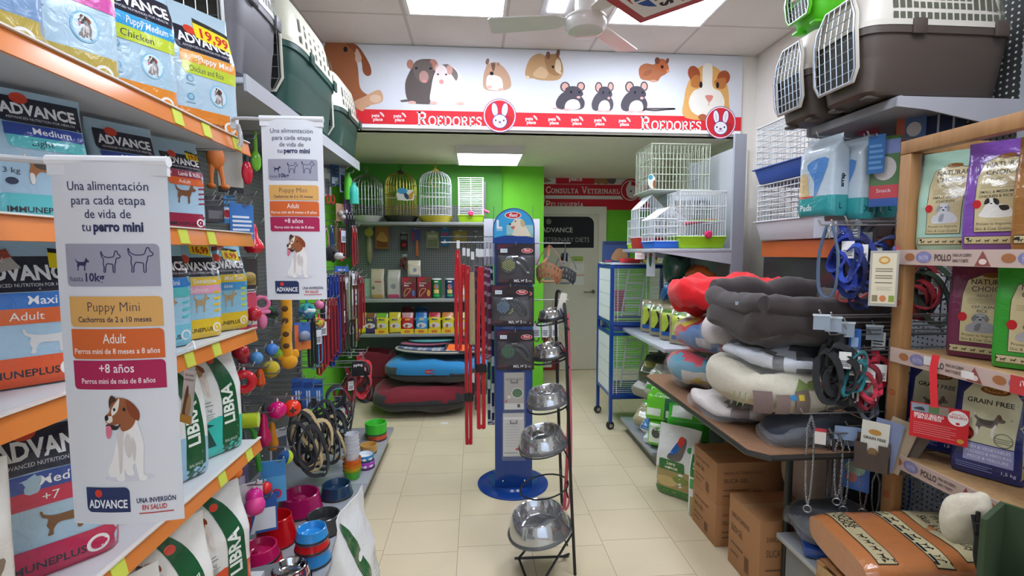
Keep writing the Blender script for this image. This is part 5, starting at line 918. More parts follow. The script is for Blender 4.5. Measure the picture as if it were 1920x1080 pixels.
# ---------------------------------------------------------------- back wall shelving: bird cages, treats, seed packs, folded beds
BX0, BX1, BF, BB = -1.30, .125, 4.95, 5.40
def backshelf():
    t = thing('wall_shelving', 'dark pegboard shelving at the back wall with bird cages on its top shelf', 'shelving', (-.6, 5.2, 0)); inv = Mx.Translation(-t.location); mk = lambda: MB(inv)
    mk().bx(BX0, BX1, BB - .02, BB, 0, 2.05, 'peg mid').build('back_panel', t)
    for x in (BX0 + .015, BX1 - .015): mk().bx(x - .015, x + .015, BB - .05, BB - .02, 0, 2.3, '#6c6e6c:').build('upright', t)
    for z in (1.845, 1.075, .725): mk().bx(BX0, BX1, BF, BB - .02, z - .03, z, '#8d8f8c:', .003).build('shelf', t)
    mk().bx(BX0, BX1, 5.26, BB - .02, 0, .1, '#54564f:').build('base_deck', t)
backshelf()
def birdcage(label, p, r, h, wirec, trayc, top='ring', n=30, knob=None):
    t = thing('bird_cage', label, 'bird cage', p); th = .062
    MB().lathe([(r * .82, 0), (r * 1.02, th * .8), (r * 1.06, th), (r * 1.0, th), (r * .8, .012), (0, .012)], trayc, 32).build('tray', t)
    m = MB(); w = .0028; sh = h * .74
    for i in range(n):
        a = 2 * pi * i / n; c, s_ = cos(a), sin(a); m.tube([(r * .94 * c, r * .94 * s_, th)] + [(r * .94 * c * f, r * .94 * s_ * f, z) for f, z in ((1, sh), (.95, sh + (h - sh) * .4), (.78, sh + (h - sh) * .72), (.45, sh + (h - sh) * .94), (.06, h))], w, wirec, 4)
    for z in (th + .01, h * .3, h * .55, sh): m.tube([(r * .945 * cos(2 * pi * j / 28), r * .945 * sin(2 * pi * j / 28), z) for j in range(28)], w * 1.1, wirec, 4, True)
    m.build('wire_mesh', t)
    m = MB(); m.tube([(.045 * cos(a), -r * .2, h * .78 + .045 * sin(a)) for a in [q * pi / 10 for q in range(20)]], .004, (knob or wirec), 6, True); m.build('swing', t)
    m = MB(); m.lathe([(.05, h - .006), (.035, h + .01), (.008, h + .03), (.004, h + .05)], knob or wirec, 16); m.tube([(.016 * cos(a), 0, h + .066 + .016 * sin(a)) for a in [q * pi / 6 for q in range(12)]], .003, knob or wirec, 5, True); m.build('crown', t)
    m = MB(); m.tube([(-r * .9, 0, h * .5), (r * .9, 0, h * .5)], .005, '#d9d9d0:', 6); m.build('perch', t)
    return t
Zs = 1.846
birdcage('round bird cage with white tray, farthest from the lime hamster cage', (-1.085, 5.12, Zs), .165, .47, '#a9aea6:b', '#c9c9bd:')
bc = birdcage('golden domed bird cage with black tray and a bird card on it', (-.745, 5.12, Zs), .165, .50, '#b0a050:b', '#2c2a26:', knob='#2a2624:')
q = MB(); pprint(q, flat((-.02, -.172, .2), (1, 0, 0), (0, 0, 1)), [('e', .09, .06, .09, .055, '#e6e4da'), ('e', .06, .1, .05, .03, '#4aa2d2'), ('p', [(.1, .04), (.17, .1), (.15, .02)], '#c8963a', 1), ('e', .1, .05, .02, .035, '#2e4a6a', .5)], maxlen=9); q.bx(-.01, .15, -.1715, -.1712, .21, .31, '#e6e4da:p'); q.build('card', bc)
birdcage('white domed bird cage with yellow tray', (-.395, 5.12, Zs), .172, .52, '#c9ccd0:', '#d6c33a:', knob='#c8a83a:')
def boxcage(label, p, w, d, h, wirec, trayc, th=.06, nx=12, ny=8, nz=3, roof=0, knob=None, horiz=0, name='hamster_cage', cat='small animal cage', rz=0, extras=None, dens=1, tray_h=None):
    """wire cage with its middle of the front foot at p; roof > 0 gives a gable"""
    t = thing(name, label, cat, p, rz); wd = .0024 * dens; T = th
    MB().box((0, d / 2, T / 2), (w * 1.02, d * 1.02, T), trayc, .006, taper=.9).bx(-w * .53, w * .53, -d * .03, d * 1.03, T - .008, T, trayc, .003).build('tray', t)
    m = MB(); e = .004
    def bar(a, b, k=1): m.tube([a, b], wd * k, wirec, 4)
    hs = h * (1 - roof)
    for y in (e, d - e):
        for i in range(nx + 1): 
            x = -w / 2 + e + (w - 2 * e) * i / nx; bar((x, y, T), (x, y, hs + (roof * h * (1 - abs(2 * i / nx - 1)) if roof else 0)), 1.6 if i in (0, nx) else 1)
        for k in range(nz + 1): z = T + (hs - T) * k / nz; bar((-w / 2, y, z), (w / 2, y, z), 1.4)
        if horiz:
            for k in range(horiz): z = T + (hs - T) * k / horiz; bar((-w / 2, y, z), (w / 2, y, z), 1)
    for x in (-w / 2 + e, w / 2 - e):
        for i in range(ny + 1): y = e + (d - 2 * e) * i / ny; bar((x, y, T), (x, y, hs))
        for k in range(nz + 1): z = T + (hs - T) * k / nz; bar((x, 0, z), (x, d, z), 1.4)
    if roof:
        for i in range(ny * 2 + 1): y = e + (d - 2 * e) * i / ny / 2; m.tube([(-w / 2, y, hs), (0, y, h), (w / 2, y, hs)], wd, wirec, 4)
        bar((0, 0, h), (0, d, h), 1.6)
    else:
        for i in range(nx + 1): x = -w / 2 + e + (w - 2 * e) * i / nx; bar((x, 0, h), (x, d, h))
        for y in (0, d): bar((-w / 2, y, h), (w / 2, y, h), 1.5)
        for x in (-w / 2, w / 2): bar((x, 0, h), (x, d, h), 1.5)
    m.build('wire_mesh', t)
    if knob: k_ = MB(); k_.lathe([(.026, 0), (.026, .018), (.018, .024), (0, .024)], knob, 16, place((.03 if not horiz else 0, -.012, T + .012), rx=R(90))); k_.build('latch', t)
    if extras: extras(t, w, d, h)
    return t
def rodentext(t, w, d, h): MB().bx(-w * .45, w * .3, d * .3, d * .7, h * .38, h * .4, '#9ad42a:').build('platform', t); MB().tube([(w * .5, d * .4, h * .3), (w * .72, d * .4, h * .24)], .014, '#e03c70:', 8).build('tube', t)
boxcage('white barred hamster cage with lime tray and pink latch on the back shelf', (-.035, 4.99, Zs), .255, .26, .44, '#dcdcda:', '#a8d41e:', .075, 2, 8, 2, horiz=20, knob='#e8346e:g', extras=rodentext)
# pegboard products
def hb(px, py): return aY(px, py, 5.30)
B_ = lambda label, px, py, w, h, col, ops=(), prod=None, **k: blister(label, hb(px, py), 'B', w, h, col, ops, prod, **k)
def stickbag():
    t = start('treat_stick', 'long net bag of nuts with a round yellow header', 'bird treat', hb(692, 428), 'B'); MB().lathe([(.045, 0), (.045, .006)], '#b5a648:p', 20, place((0, 0, -.045), rx=R(90))).build('header', t); MB().lathe([(.008, -.085), (.03, -.12), (.036, -.2), (.03, -.3), (.012, -.36), (.004, -.37)], '#a39a72:f', 14).build('net_bag', t)
stickbag()
B_('orange brown cardboard pack of hay on the back pegboard', 716, 427, .14, .22, '#9c6636', [('r', .1, .1, .9, .6, '#7d4a22'), ('p', [(.1, .7), (.5, 1.3), (.9, .8), (.8, .5)], '#c08a4a', 1)])
B_('dark blister with a red toy under a grey header', 757, 440, .08, .17, '#3c2c2c', [('r', .1, 1.5, .9, 2.0, '#6b6a68')], lambda q: q.sph((0, -.016, -.02), .028, '#b22230:g', 10))
B_('blue red card with an orange wafer stick below it', 780, 432, .09, .12, '#4a4e88', [('r', .05, .1, .3, 1.2, '#a83244')], lambda q: q.box((.01, -.016, -.13), (.03, .02, .17), '#c8682e:', .006))
B_('clear green header pack of seeds on the back pegboard', 811, 437, .13, .16, '#8f9470', [('r', .1, .1, .9, .7, '#6d7a4a'), ('r', .1, .85, .9, 1.1, '#b9b890')], film=.02)
B_('blue card with a white dog silhouette on the back pegboard', 834, 430, .09, .18, '#2f6c9c', fit(dog_sit('#e4e8ea', '#e4e8ea')[:1], .25, .3, .4, .6) + [('r', .1, 1.3, .9, 1.6, '#c24a7a')])
B_('flat golden card pack by the shelf upright', 863, 435, .14, .10, '#9c8c40', [('e', .3, .4, .2, .15, '#c9bc78')])
B_('small silver animal ornament card near the upright', 892, 437, .05, .07, '#6d6e68', [('e', .5, .6, .3, .3, '#c9cac6')])
def stems():
    t = start('dried_bouquet', 'dark red dried treat bundle hanging over the brown boxes', 'small animal treat', hb(757, 480), 'B'); m = MB(); q = random.Random(4)
    for i in range(16): a = q.uniform(0, 6.28); m.sph((.03 * cos(a), .025 * sin(a) - .02, -.02 - i * .008), .014, '#8c2430:' if i % 3 else '#6a6a30:', 8)
    m.build('berries', t)
stems()
# shelf with pouches, boxes and tins
def S2(px, y=5.08): p = aY(px, 556, y); return p.x
Zt = 1.076
bag('beige treat pouch with gold foot next to the leads', (S2(708), 5.1, Zt), 4, .135, .07, .30, '#b4a58c', [('r', 0, 0, 1, .3, '#a8894a'), ('e', .2, .8, .12, .14, '#6a625a'), ('r', .3, 1.2, .8, 1.3, '#a05a5a')], cat='treat pouch', name='treat_pouch', top=.7)
bag('silver treat pouch with a pink foot on the back shelf', (S2(739), 5.1, Zt), -6, .135, .07, .29, '#b9b2a8', [('r', 0, 0, 1, .3, '#b84a6a'), ('e', .5, .9, .2, .2, '#8d8a92')], cat='treat pouch', name='treat_pouch', top=.7)
def carton(label, p, w, d, h, col, ops, cat='box', name='carton', rz=0):
    t = thing(name, label, cat, p, R(rz)); MB().bx(-w / 2, w / 2, 0, d, 0, h, col + ':p').build('box', t); q = MB(); pprint(q, flat((-w / 2, -.0004, 0), (1, 0, 0), (0, 0, 1)), [('g', ops, 0, 0, w)], maxlen=9); q.build('print', t); return t
nb = lambda t2, e: [('r', 0, 1.2, 1, 1.55, '#5d3a2c'), ('p', [(0, 1.0), (.7, 1.55), (0, 1.55)], '#a01e2a'), ('t', 'Nutribon', .4, 1.1, .1, '#e8dcd4', 'c', .01, .7), ('t', t2, .3, .9, .13, '#e8dcd4', 'c', .02), ('l', [(.15, .15), (.2, .6), (.45, .75), (.6, .65)], .04, '#c9a060', 2), e]
carton('maroon breeding food box nearer the beige pouches', (S2(769), 5.02, Zt), .138, .1, .215, '#6e1824', nb('PRO', ('e', .8, .4, .1, .25, '#4a6a9c')))
carton('maroon egg food box nearer the green tin', (S2(797), 5.02, Zt), .138, .1, .215, '#701a22', nb('EGG', ('e', .8, .4, .12, .25, '#c88a3a')))
bag('cream treat pouch with grey foot propped on the maroon boxes', (S2(776) + .01, 5.07, Zt + .217), 2, .13, .06, .17, '#c4b8a2', [('r', 0, 0, 1, .22, '#8c8e90'), ('e', .55, .55, .14, .16, '#7d86a0')], cat='treat pouch', name='treat_pouch', top=.75)
def tin(label, x, c, cap):
    t = thing('food_tin', label, 'tin', (x, 5.07, Zt)); MB().lathe([(.05, 0), (.05, .19)], c, 24).build('can', t); MB().lathe([(.051, .19), (.051, .2), (.0, .201)], cap, 24).build('lid', t)
    q = MB(); pprint(q, lambda u, v, d: V(((.0505 + d) * sin(u / .05), -(.0505 + d) * cos(u / .05), v)), [('r', -.025, .05, .025, .09, '#d8c070'), ('e', 0, .12, .022, .025, '#d86a3a'), ('e', .004, .125, .012, .014, '#3a6ab0'), ('r', -.02, .165, .02, .175, '#e4e4d4'), ('r', -.03, .02, .03, .04, '#3aa05a')], maxlen=.012); q.build('print', t)
tin('green round food tin with a bird picture on the back shelf', S2(819), '#1d6a3c:', '#e2e4dc:'); tin('navy round food tin beside the green one', S2(844), '#1c3a5e:', '#e2e4dc:')
carton('yellow and red seed box behind the red leads', (S2(872), 5.05, Zt), .11, .08, .2, '#d8a83a', [('r', .1, .3, .9, .9, '#e8e2d0'), ('r', .1, 1.2, .9, 1.6, '#c8402a')])
bag('pale sea green pouch beside the beige pouch', (S2(690), 5.14, Zt), 0, .09, .05, .2, '#a8bcb0', [], cat='treat pouch', name='treat_pouch')
# seed packs in yellow display trays on the low shelf
Zl = .726
def seed(label, px, c, c2, tray=1, y=5.0, second=None):
    x = aY(px, 622, 4.98).x; wd = .118
    bag(label, (x, y + .03, Zl + .006), rnd.uniform(-3, 3), wd, .06, .20 if tray else .205, c, [('r', 0, 1.25, 1, 1.7, c2)] + [('p', [(0, 1.0), (.5, 1.15), (1, 1.0), (1, 1.25), (0, 1.3)], c, 1), ('t', 'MAX' if c.startswith('#e') else 'KIKI', .5, 1.05, .17, '#2a3f8a' if c.startswith('#e') else '#f2dc32', 'c', .03, .7), ('e', .5, .62, .4, .22, '#d9dde2' if c.startswith('#e') else '#e8e0d8'), ('e', .4, .58, .14, .16, '#b06a4a' if c != '#3a96d2' else '#5a8ab0'), ('e', .65, .6, .14, .12, '#c8ccd8')], cat='seed pack', name='seed_pack', top=.72)
    if tray:
        t = thing('display_tray', 'yellow display tray in front of the ' + label, 'display tray', (x, y - .036, Zl)); MB().bx(-.064, .064, -.004, 0, 0, .048, '#e8c028:p').bx(-.064, .064, 0, .11, 0, .004, '#e8c028:p').build('tray', t)
        q = MB(); pprint(q, flat((-.064, -.0042, 0), (1, 0, 0), (0, 0, 1)), [('t', 'KIKI', .064, .012, .022, '#c8281e', 'c', .04)], maxlen=9); q.build('lettering', t)
seed('yellow seed pack with a bird behind the lead ends', 655, '#e4d22a', '#d8a02a', 0); seed('bright yellow seed pack second along the low shelf', 675, '#e6d822', '#a8c83a', 0); seed('brown and blue nut seed pack without a tray', 694, '#4a3a6a', '#8c5a3a', 0); seed('green topped yellow max seed pack', 716, '#e2d428', '#7ab83c'); seed('yellow and white biscuit seed pack without a tray', 740, '#e0cc3a', '#d8c23a', 0); seed('red foil seed pack with pellets', 764, '#c82438', '#d0a0a0'); seed('sky blue seed pack', 790, '#3a96d2', '#2a6ab0'); seed('yellow max seed pack with red shoulder', 815, '#e6d422', '#c83040'); seed('yellow max seed pack with orange shoulder', 840, '#e8d42a', '#d8803a'); seed('yellow max seed pack behind the red leads', 866, '#e8d62a', '#b8c83a')
bag('dark foil pack standing behind the red seed pack', (aY(765, 590, 5.2).x, 5.2, Zl), 0, .12, .06, .25, '#6e2630', [], cat='seed pack', name='seed_pack', top=.75); bag('blue foil pack standing behind the sky blue seed pack', (aY(790, 590, 5.2).x, 5.2, Zl), 0, .12, .06, .25, '#28507e', [], cat='seed pack', name='seed_pack', top=.75)
bag('green and white seed pack by the blue stand', (aY(903, 600, 5.05).x, 5.05, Zl), 0, .10, .06, .2, '#dfe4d8', [('r', 0, 0, 1, .6, '#6aa83a')], cat='seed pack', name='seed_pack', top=.75)
# ---- soft beds
def pillow(label, p, w, d, h, cols, rz=0, name='pet_bed', cat='pet bed', n=3.2, seed=0, wr=.02, band=None, hollow=0, rx=0, ry=0, sag=0, kind='c', res=(56, 22)):
    """a stuffed cushion; band(u angle, v -1..1, p) picks the colour; hollow > 0 sinks the top"""
    t = thing(name, label, cat, p, R(rz), None, R(rx), R(ry)); so = V((seed * 5.1, seed * 2.3, seed)); mats = cols; NU, NVv = res
    def f(a, v):
        th = 2 * pi * a; ph = (v - .5) * pi; c, s_, cp, sp = cos(th), sin(th), cos(ph), sin(ph); e = 2 / n
        rr = abs(cp) ** (.55); x = w / 2 * math.copysign(abs(c) ** e, c) * rr; y = d / 2 * math.copysign(abs(s_) ** e, s_) * rr; z = h / 2 * math.copysign(abs(sp) ** .8, sp)
        if hollow and z > 0: q = max(abs(2 * x / w), abs(2 * y / d)); k = max(0, 1 - (q / .74) ** 4); z -= hollow * k; 
        q = V((x, y, z)) + so; k = wr * (NZ.noise(q * 5) + .5 * NZ.noise(q * 12) + .25 * NZ.noise(q * 27))
        return V((x * (1 + k * .6), y * (1 + k * .6), h / 2 + z + k * (1 if abs(sp) < .97 else .4) - sag * (x / w) ** 2))
    m = MB(); w_ = NU; vs = [f(i / NU, j / NVv) for j in range(NVv + 1) for i in range(NU)]; zmin = min(p.z for p in vs); vs = [V((p.x, p.y, p.z - zmin)) for p in vs]
    by = {}
    for j in range(NVv):
        for i in range(NU):
            q = (vs[j * NU + i] + vs[(j + 1) * NU + (i + 1) % NU]) / 2; k = band((i + .5) / NU, (j + .5) / NVv, q) if band else 0; by.setdefault(k, []).append((j * w_ + i, j * w_ + (i + 1) % w_, (j + 1) * w_ + (i + 1) % w_, (j + 1) * w_ + i))
    first = 1
    for k, fs in by.items():
        mm = cols[k] if ':' in cols[k] else cols[k] + ':' + kind
        if first: m.add(vs, fs, mm); first = 0
        else: m.f += fs; m.m += [m.mi(mm)] * len(fs)
    b = m.build('cushion', t, sharp=70); return t, f
def bed(label, p, w, d, h, top, side, seed, rz=0, zsplit=.5, logo=None, corner=.35):
    t, f = pillow(label, p, w, d, h, [top, side], rz, seed=seed, n=3.6, wr=.03, hollow=h * .2, band=lambda a, v, q: 0 if (q.z > h * (zsplit + (.22 if abs(q.x) > w * corner else 0)) ) else 1)
    MB().tube([V((w * .497 * math.copysign(abs(cos(a)) ** .55, cos(a)), d * .497 * math.copysign(abs(sin(a)) ** .55, sin(a)), h * .46)) for a in [2 * pi * j / 48 for j in range(48)]], .006, '#1e1f22:c', 6, True).build('piping', t)
    if logo: q = MB(); pprint(q, flat((-.03, -d * .515 + .012, h * .62), (1, 0, 0), (0, 0, 1)), [('r', -.05, -.02, .05, .02, '#b82838', .019), ('t', 'FERRIBIELLA', 0, -.006, .012, '#f0d8d8', 'c', 0, .08)], maxlen=9, base=.004); q.build('brand_patch', t)
    return t
bed('large red and charcoal dog bed on the floor at the bottom of the pile', (-.52, 4.83, .002), .93, .70, .29, '#8c2434', '#3b3a3e', 2, 2, zsplit=.55)
bed('bright blue and grey dog bed in the middle of the pile', (-.37, 4.85, .28), 1.0, .62, .25, '#2c8cc8', '#4a4c4e', 5, -3, zsplit=.5, logo=1)
bed('spare maroon bed corner standing behind the pile', (-1.02, 5.12, .003), .42, .2, .58, '#7c1e2c', '#7c1e2c', 8)
def plaid():
    t = thing('plaid_cushion', 'oval blue plaid cushion with pale rim on the blue bed', 'pet cushion', (-.36, 4.88, .562), 0, None, R(-3), R(2)); a, b, h = .42, .27, .035
    MB().lathe([(0, 0), (.9, .0), (1, .012), (1, .024), (.94, h), (0, h + .004)], '#2a2e3a:c', 40, squash=lambda p: V((p.x * a, p.y * b, p.z))).build('cushion', t)
    MB().tube([(a * cos(q) * 1.0, b * sin(q) * 1.0, .022) for q in [2 * pi * j / 48 for j in range(48)]], .01, '#c2b8a8:c', 6, True).build('rim', t)
    q = MB(); o = []
    def inside(x0, x1, y0, y1, c):
        pts = [(x, y) for x, y in ((x0, y0), (x1, y0), (x1, y1), (x0, y1))]; o.append(('p', pts, c))
    n = 14
    for i in range(-n, n):
        x0, x1 = a * .92 * i / n, a * .92 * (i + 1) / n; yb = lambda x: b * .92 * math.sqrt(max(0, 1 - (x / a / .925) ** 2)); c = ('#d3c3a6', '#3b5c96', '#2f4f88', '#d8cdb8', '#8ca6c8')[i % 5]; o.append(('p', [(x0, -yb(x0)), (x1, -yb(x1)), (x1, yb(x1)), (x0, yb(x0))], c))
    for y in (-.16, -.07, .02, .11): xx = a * .9 * math.sqrt(max(0, 1 - (y / b) ** 2)); o += [('r', -xx, y, xx, y + .035, '#5a78a8'), ('r', -xx, y + .045, xx, y + .05, '#e6e0d4')]
    pprint(q, lambda x, y, d: V((x, y, h + .003 + d)), o, 'c', maxlen=9); q.build('plaid_print', t)
plaid()
def mat_(label, p, w, d, c, rim): t = thing('folded_mat', label, 'pet mat', p); MB().lathe([(0, 0), (.96, 0), (1, .008), (.96, .018), (0, .02)], c + ':c', 32, squash=lambda q: V((q.x * w / 2, q.y * d / 2, q.z))).build('pad', t); MB().tube([(w * .5 * cos(q), d * .5 * sin(q), .009) for q in [2 * pi * j / 40 for j in range(40)]], .006, rim, 6, True).build('rim', t)
mat_('pink folded mat lying on the plaid cushion', (-.5, 4.98, .618), .5, .3, '#a84a6c', '#2a2028:c'); mat_('teal folded mat on top of the pink mat', (-.45, 5.02, .641), .46, .28, '#4aa0a4', '#1f3a44:c')
q = MB(Mx.Translation((-.17, 4.72, .622)) @ Mx.Rotation(R(-14), 4, 'Z') @ Mx.Rotation(R(20), 4, 'X')); q.box((0, 0, 0), (.26, .17, .004), '#232325:p'); pprint(q, lambda x, y, d: V((x, y, .0022 + d)), [('r', -.1, -.055, .11, .06, '#ee6a1e')], maxlen=9); tag(q.build('price_card', origin=(-.17, 4.72, .622)), 'orange and black card lying on the plaid cushion', 'card')
q = MB(); q.lathe([(.05, 0), (.05, .002)], '#d8d8d4:p', 20, place((.0, 4.505, .38), rx=R(90))); tag(q.build('round_tag', origin=(0, 4.5, .38)), 'white round paper tag on the grey side of the blue bed', 'tag')
q = MB(); q.box((-.28, 4.36, .004), (.06, .04, .008), '#e2e0d8:p'); tag(q.build('paper_scrap', origin=(-.28, 4.36, 0)), 'small white paper scrap on the floor before the red bed', 'paper')
# ---------------------------------------------------------------- blue revolving stand in the aisle
FXc, FYc = .248, 3.18; BLU = '#16408c:g'
def stand():
    t = thing('display_stand', 'blue metal floor stand with a round foot and an arched dog header', 'display stand', (FXc, FYc, 0), R(-2))
    MB().lathe([(.0, 0), (.235, 0), (.236, .006), (.22, .014), (.165, .02), (.155, .032), (0, .034)], BLU, 48).build('base', t)
    MB().bx(-.12, .12, -.12, .12, .034, 1.60, BLU, .004).build('pole', t)
    q = MB()
    for x in (-.07, .07): q.sph((x, -.122, .075), .008, '#cfd2d8:m', 8)
    q.build('bolt', t)
    W = .135; H0 = 1.60; pts = [(-.13, H0), (.13, H0), (.13, H0 + .06)] + [(.13 * cos(a), H0 + .095 + .125 * sin(a)) for a in [pi * j / 14 for j in range(15)]] + [(-.13, H0 + .06)]
    h = MB(); h.prism(pts, .112, .128, BLU, M=Mx.Rotation(R(90), 4, 'X')); 
    pprint(h, flat((0, -.1285, 0), (1, 0, 0), (0, 0, 1)), [('p', [(-.122, H0 + .035), (.122, H0 + .035), (.122, H0 + .1)] + [(.122 * cos(a), H0 + .095 + .117 * sin(a)) for a in [pi * j / 14 for j in range(1, 14)]] + [(-.122, H0 + .1)], '#3ba6de'), ('p', [(-.045, H0 + .035), (.12, H0 + .035), (.12, H0 + .115), (-.045, H0 + .115)], '#9fd0d4'), ('p', [(-.045, H0 + .035), (.12, H0 + .035), (.12, H0 + .06), (-.045, H0 + .06)], '#93bba2'),
      ('p', [(-.13, H0 + .0), (.13, H0), (.13, H0 + .035), (.06, H0 + .05), (-.06, H0 + .05), (-.13, H0 + .035)], '#16408c'), ('e', -.005, H0 + .175, .052, .022, '#f2f4f6'), ('e', -.005, H0 + .175, .047, .018, '#d2222c'), ('t', 'flexi', -.005, H0 + .166, .022, '#ffffff', 'c', .02, 0, .2), ('t', 'L', -.09, H0 + .095, .05, '#f4f6f8', 'c', .05), ('t', 'LARGE', -.09, H0 + .08, .009, '#f4f6f8', 'c', .02),
      ('p', [(-.005, H0 + .05), (.0, H0 + .08), (-.015, H0 + .1), (-.03, H0 + .118), (-.01, H0 + .13), (.005, H0 + .15), (.04, H0 + .155), (.06, H0 + .14), (.07, H0 + .11), (.085, H0 + .09), (.1, H0 + .06), (.1, H0 + .048)], '#e8dcc4', 1), ('e', .055, H0 + .125, .014, .024, '#cdb58e', .3), ('e', -.024, H0 + .12, .007, .006, '#25201c'), ('e', .01, H0 + .138, .005, .004, '#25201c'), ('p', [(-.018, H0 + .106), (.006, H0 + .106), (.0, H0 + .09), (-.012, H0 + .092)], '#c8626a', 1)], maxlen=9)
    h.build('header_sign', t)
    q = MB(); q.bx(-.19, .185, .125, .132, 1.46, 1.77, '#e8eaf0:', .002); q.build('back_board', t)
    a = MB()
    for z, x0, x1 in ((1.61, -.46, -.12), (1.605, .12, .37), (1.24, .12, .36)):
        a = MB(); s_ = -1 if x0 < 0 else 1; a.tube([(x0, -.03, z), (x1, -.03, z)], .004, CH, 6).tube([(x0, -.05, z + .035), (x1, -.05, z + .035)] if s_ < 0 else [(x0, -.03, z - .003), (x1, -.03, z + .003)], .003, '#55585c:b', 6); a.build('arm', t)
    for x in (-.125, .13): MB().tube([(x, -.0, 1.55), (x, 0, 1.84)], .002, CH, 4).build('wire_post', t)
    return t
stand()
FY = FYc - .125
def leash_pack(label, px, pyt, c, tint, y, w=.238):
    p = aY(px, pyt, FY - y); h = w * 1.06; t = thing('leash_pack', label, 'retractable lead pack', p, R(-3)); 
    MB().bx(-w / 2, w / 2, -.002, 0, -h, 0, '#2a2226:p').build('card', t)
    q = MB(); pprint(q, flat((-w / 2, -.0022, -h), (1, 0, 0), (0, 0, 1)), [('g', [('r', .015, .015, .985, 1.045, '#33292d'), ('p', [(.015, .9), (.5, 1.045), (.015, 1.045)], '#5a2638'), ('r', .1, .83, .28, .93, '#e6ecf2'), ('t', '27,95', .19, .86, .04, '#3a6aa0'), ('e', .8, .88, .15, .065, '#f0e8e8'), ('e', .8, .88, .14, .055, '#c81e28'), ('t', 'flexi', .8, .86, .07, '#f4f0f0', 'c', .01), ('t', 'DESIGN', .16, .07, .055, '#8a4a58', 'c'), ('t', 'M/L', .53, .06, .075, '#e8e8ea', 'c', .02), ('t', '5', .78, .06, .08, '#e8e8ea', 'c', .02)] + fit(dog_stand('#e8e8ea')[:1], .63, .06, .1, .08) + lines(2, .83, .93, .07, .12, '#c8c8cc', .4), 0, 0, w)], maxlen=9); q.build('print', t)
    b = MB(); cx, cz, r = -w * .19, -h * .52, w * .22
    b.lathe([(r, 0), (r, .018), (r * .9, .03), (r * .78, .033)], '#33363a:g', 28, place((cx, -.003, cz), rx=R(90))); b.tube(smoothpath([V((cx - r * .1, -.016, cz + r * .85)), V((cx + r * .9, -.016, cz + r * .95)), V((cx + r * 1.9, -.016, cz + r * .55)), V((cx + r * 2.5, -.016, cz - r * .35)), V((cx + r * 2.55, -.016, cz - r * .95)), V((cx + r * 2.1, -.016, cz - r * .85)), V((cx + r * 1.5, -.016, cz - r * .1)), V((cx + r * .9, -.016, cz + r * .35))]), .014, '#2f3236:g', 8); b.build('lead_case', t)
    d = MB(); d.lathe([(0, .034), (r * .76, .034)], '#26282a:', 28, place((cx, -.003, cz), rx=R(90)))
    o = [('p', [(cx + x_ - .003, cz + z_), (cx + x_, cz + z_ - .005), (cx + x_ + .003, cz + z_), (cx + x_, cz + z_ + .005)], tint) for x_ in [i * .0085 for i in range(-5, 6)] for z_ in [k * .013 + (.0065 if round(x_ / .0085) % 2 else 0) for k in range(-4, 4)] if hypot(x_, z_) < r * .7]
    pprint(d, flat((0, -.0375, 0), (1, 0, 0), (0, 0, 1)), o, '', maxlen=9); d.build('disc', t)
    MB().tube([(cx + r * .4, -.03, cz + r * .92), (cx + r * 1.1, -.03, cz + r * .98)], .008, '#b9bec6:m', 8).build('button', t)
    MB().tube([(0, .04 + y * .5 - .02, -.008), (0, -.02, -.008), (0, -.028, .012)], .0025, CH, 5).build('hook', t)
    f = MB(); f.grid(lambda u, v: V((-w * .47 + u * w * .94, -.004 - .042 * (sin(pi * u) * sin(pi * v)) ** .2, -h * .9 + v * h * .62)), 14, 12, '#e9edf2:y'); f.build('blister', t)
leash_pack('retractable lead pack with lime dotted disc, topmost on the blue stand', 967, 457, 0, '#d6dc5a', .012)
leash_pack('retractable lead pack with pale blue dotted disc in the middle of the stand', 957, 535, 0, '#8ab8dc', .02)
leash_pack('retractable lead pack with green dotted disc, lowest on the stand', 966, 619, 0, '#4aa05c', .012)
leash_pack('retractable lead pack half hidden behind the middle pack', 966, 538, 0, '#d6dc5a', -.004, .235)
def clam(label, px, py, w, h, ops, c):
    p = aY(px, py, FY - .01); blk = blister(label, p, None, w, h, c, ops, None, rz=-2, cat='accessory pack', name='accessory_pack'); MB().tube([(-.02, .01, .0), (-.02, -.01, -.05), (.02, -.01, -.05), (.02, .01, 0)], .003, '#3a3c40:b', 5).build('hanger', blk); q = MB(); q.bx(-w * .56, w * .56, -.03, -.006, -h * 1.06, .02, '#e3e7ea:y'); q.build('film', blk)
clam('grey accessory pack with a green logo disc on the blue stand', 964, 702, .125, .225, [('r', 0, 0, 1, 1.8, '#b4aea6'), ('r', .0, 0, 1, .32, '#dcdad4'), ('r', .05, 1.5, .95, 1.62, '#98928a'), ('e', .66, .85, .3, .27, '#e6e4de'), ('e', .66, .85, .26, .23, '#2f6a34'), ('e', .25, .65, .1, .09, '#e6d8d0'), ('r', .04, .36, .14, .5, '#b0343c'), ('r', .66, .1, .8, .28, '#3a3634')], '#b4aea6')
clam('pale grey accessory pack lowest on the blue stand', 963, 778, .135, .27, [('r', .02, .1, .98, 1.95, '#d6d4d0'), ('r', .05, 1.8, .95, 1.9, '#eeeeee'), ('r', .05, .15, .7, .2, '#9a9894'), ('r', .6, .3, .95, .42, '#c8404a')] + lines(9, .08, .8, .5, 1.7, '#aaa8a6', .14), '#d0ceca')
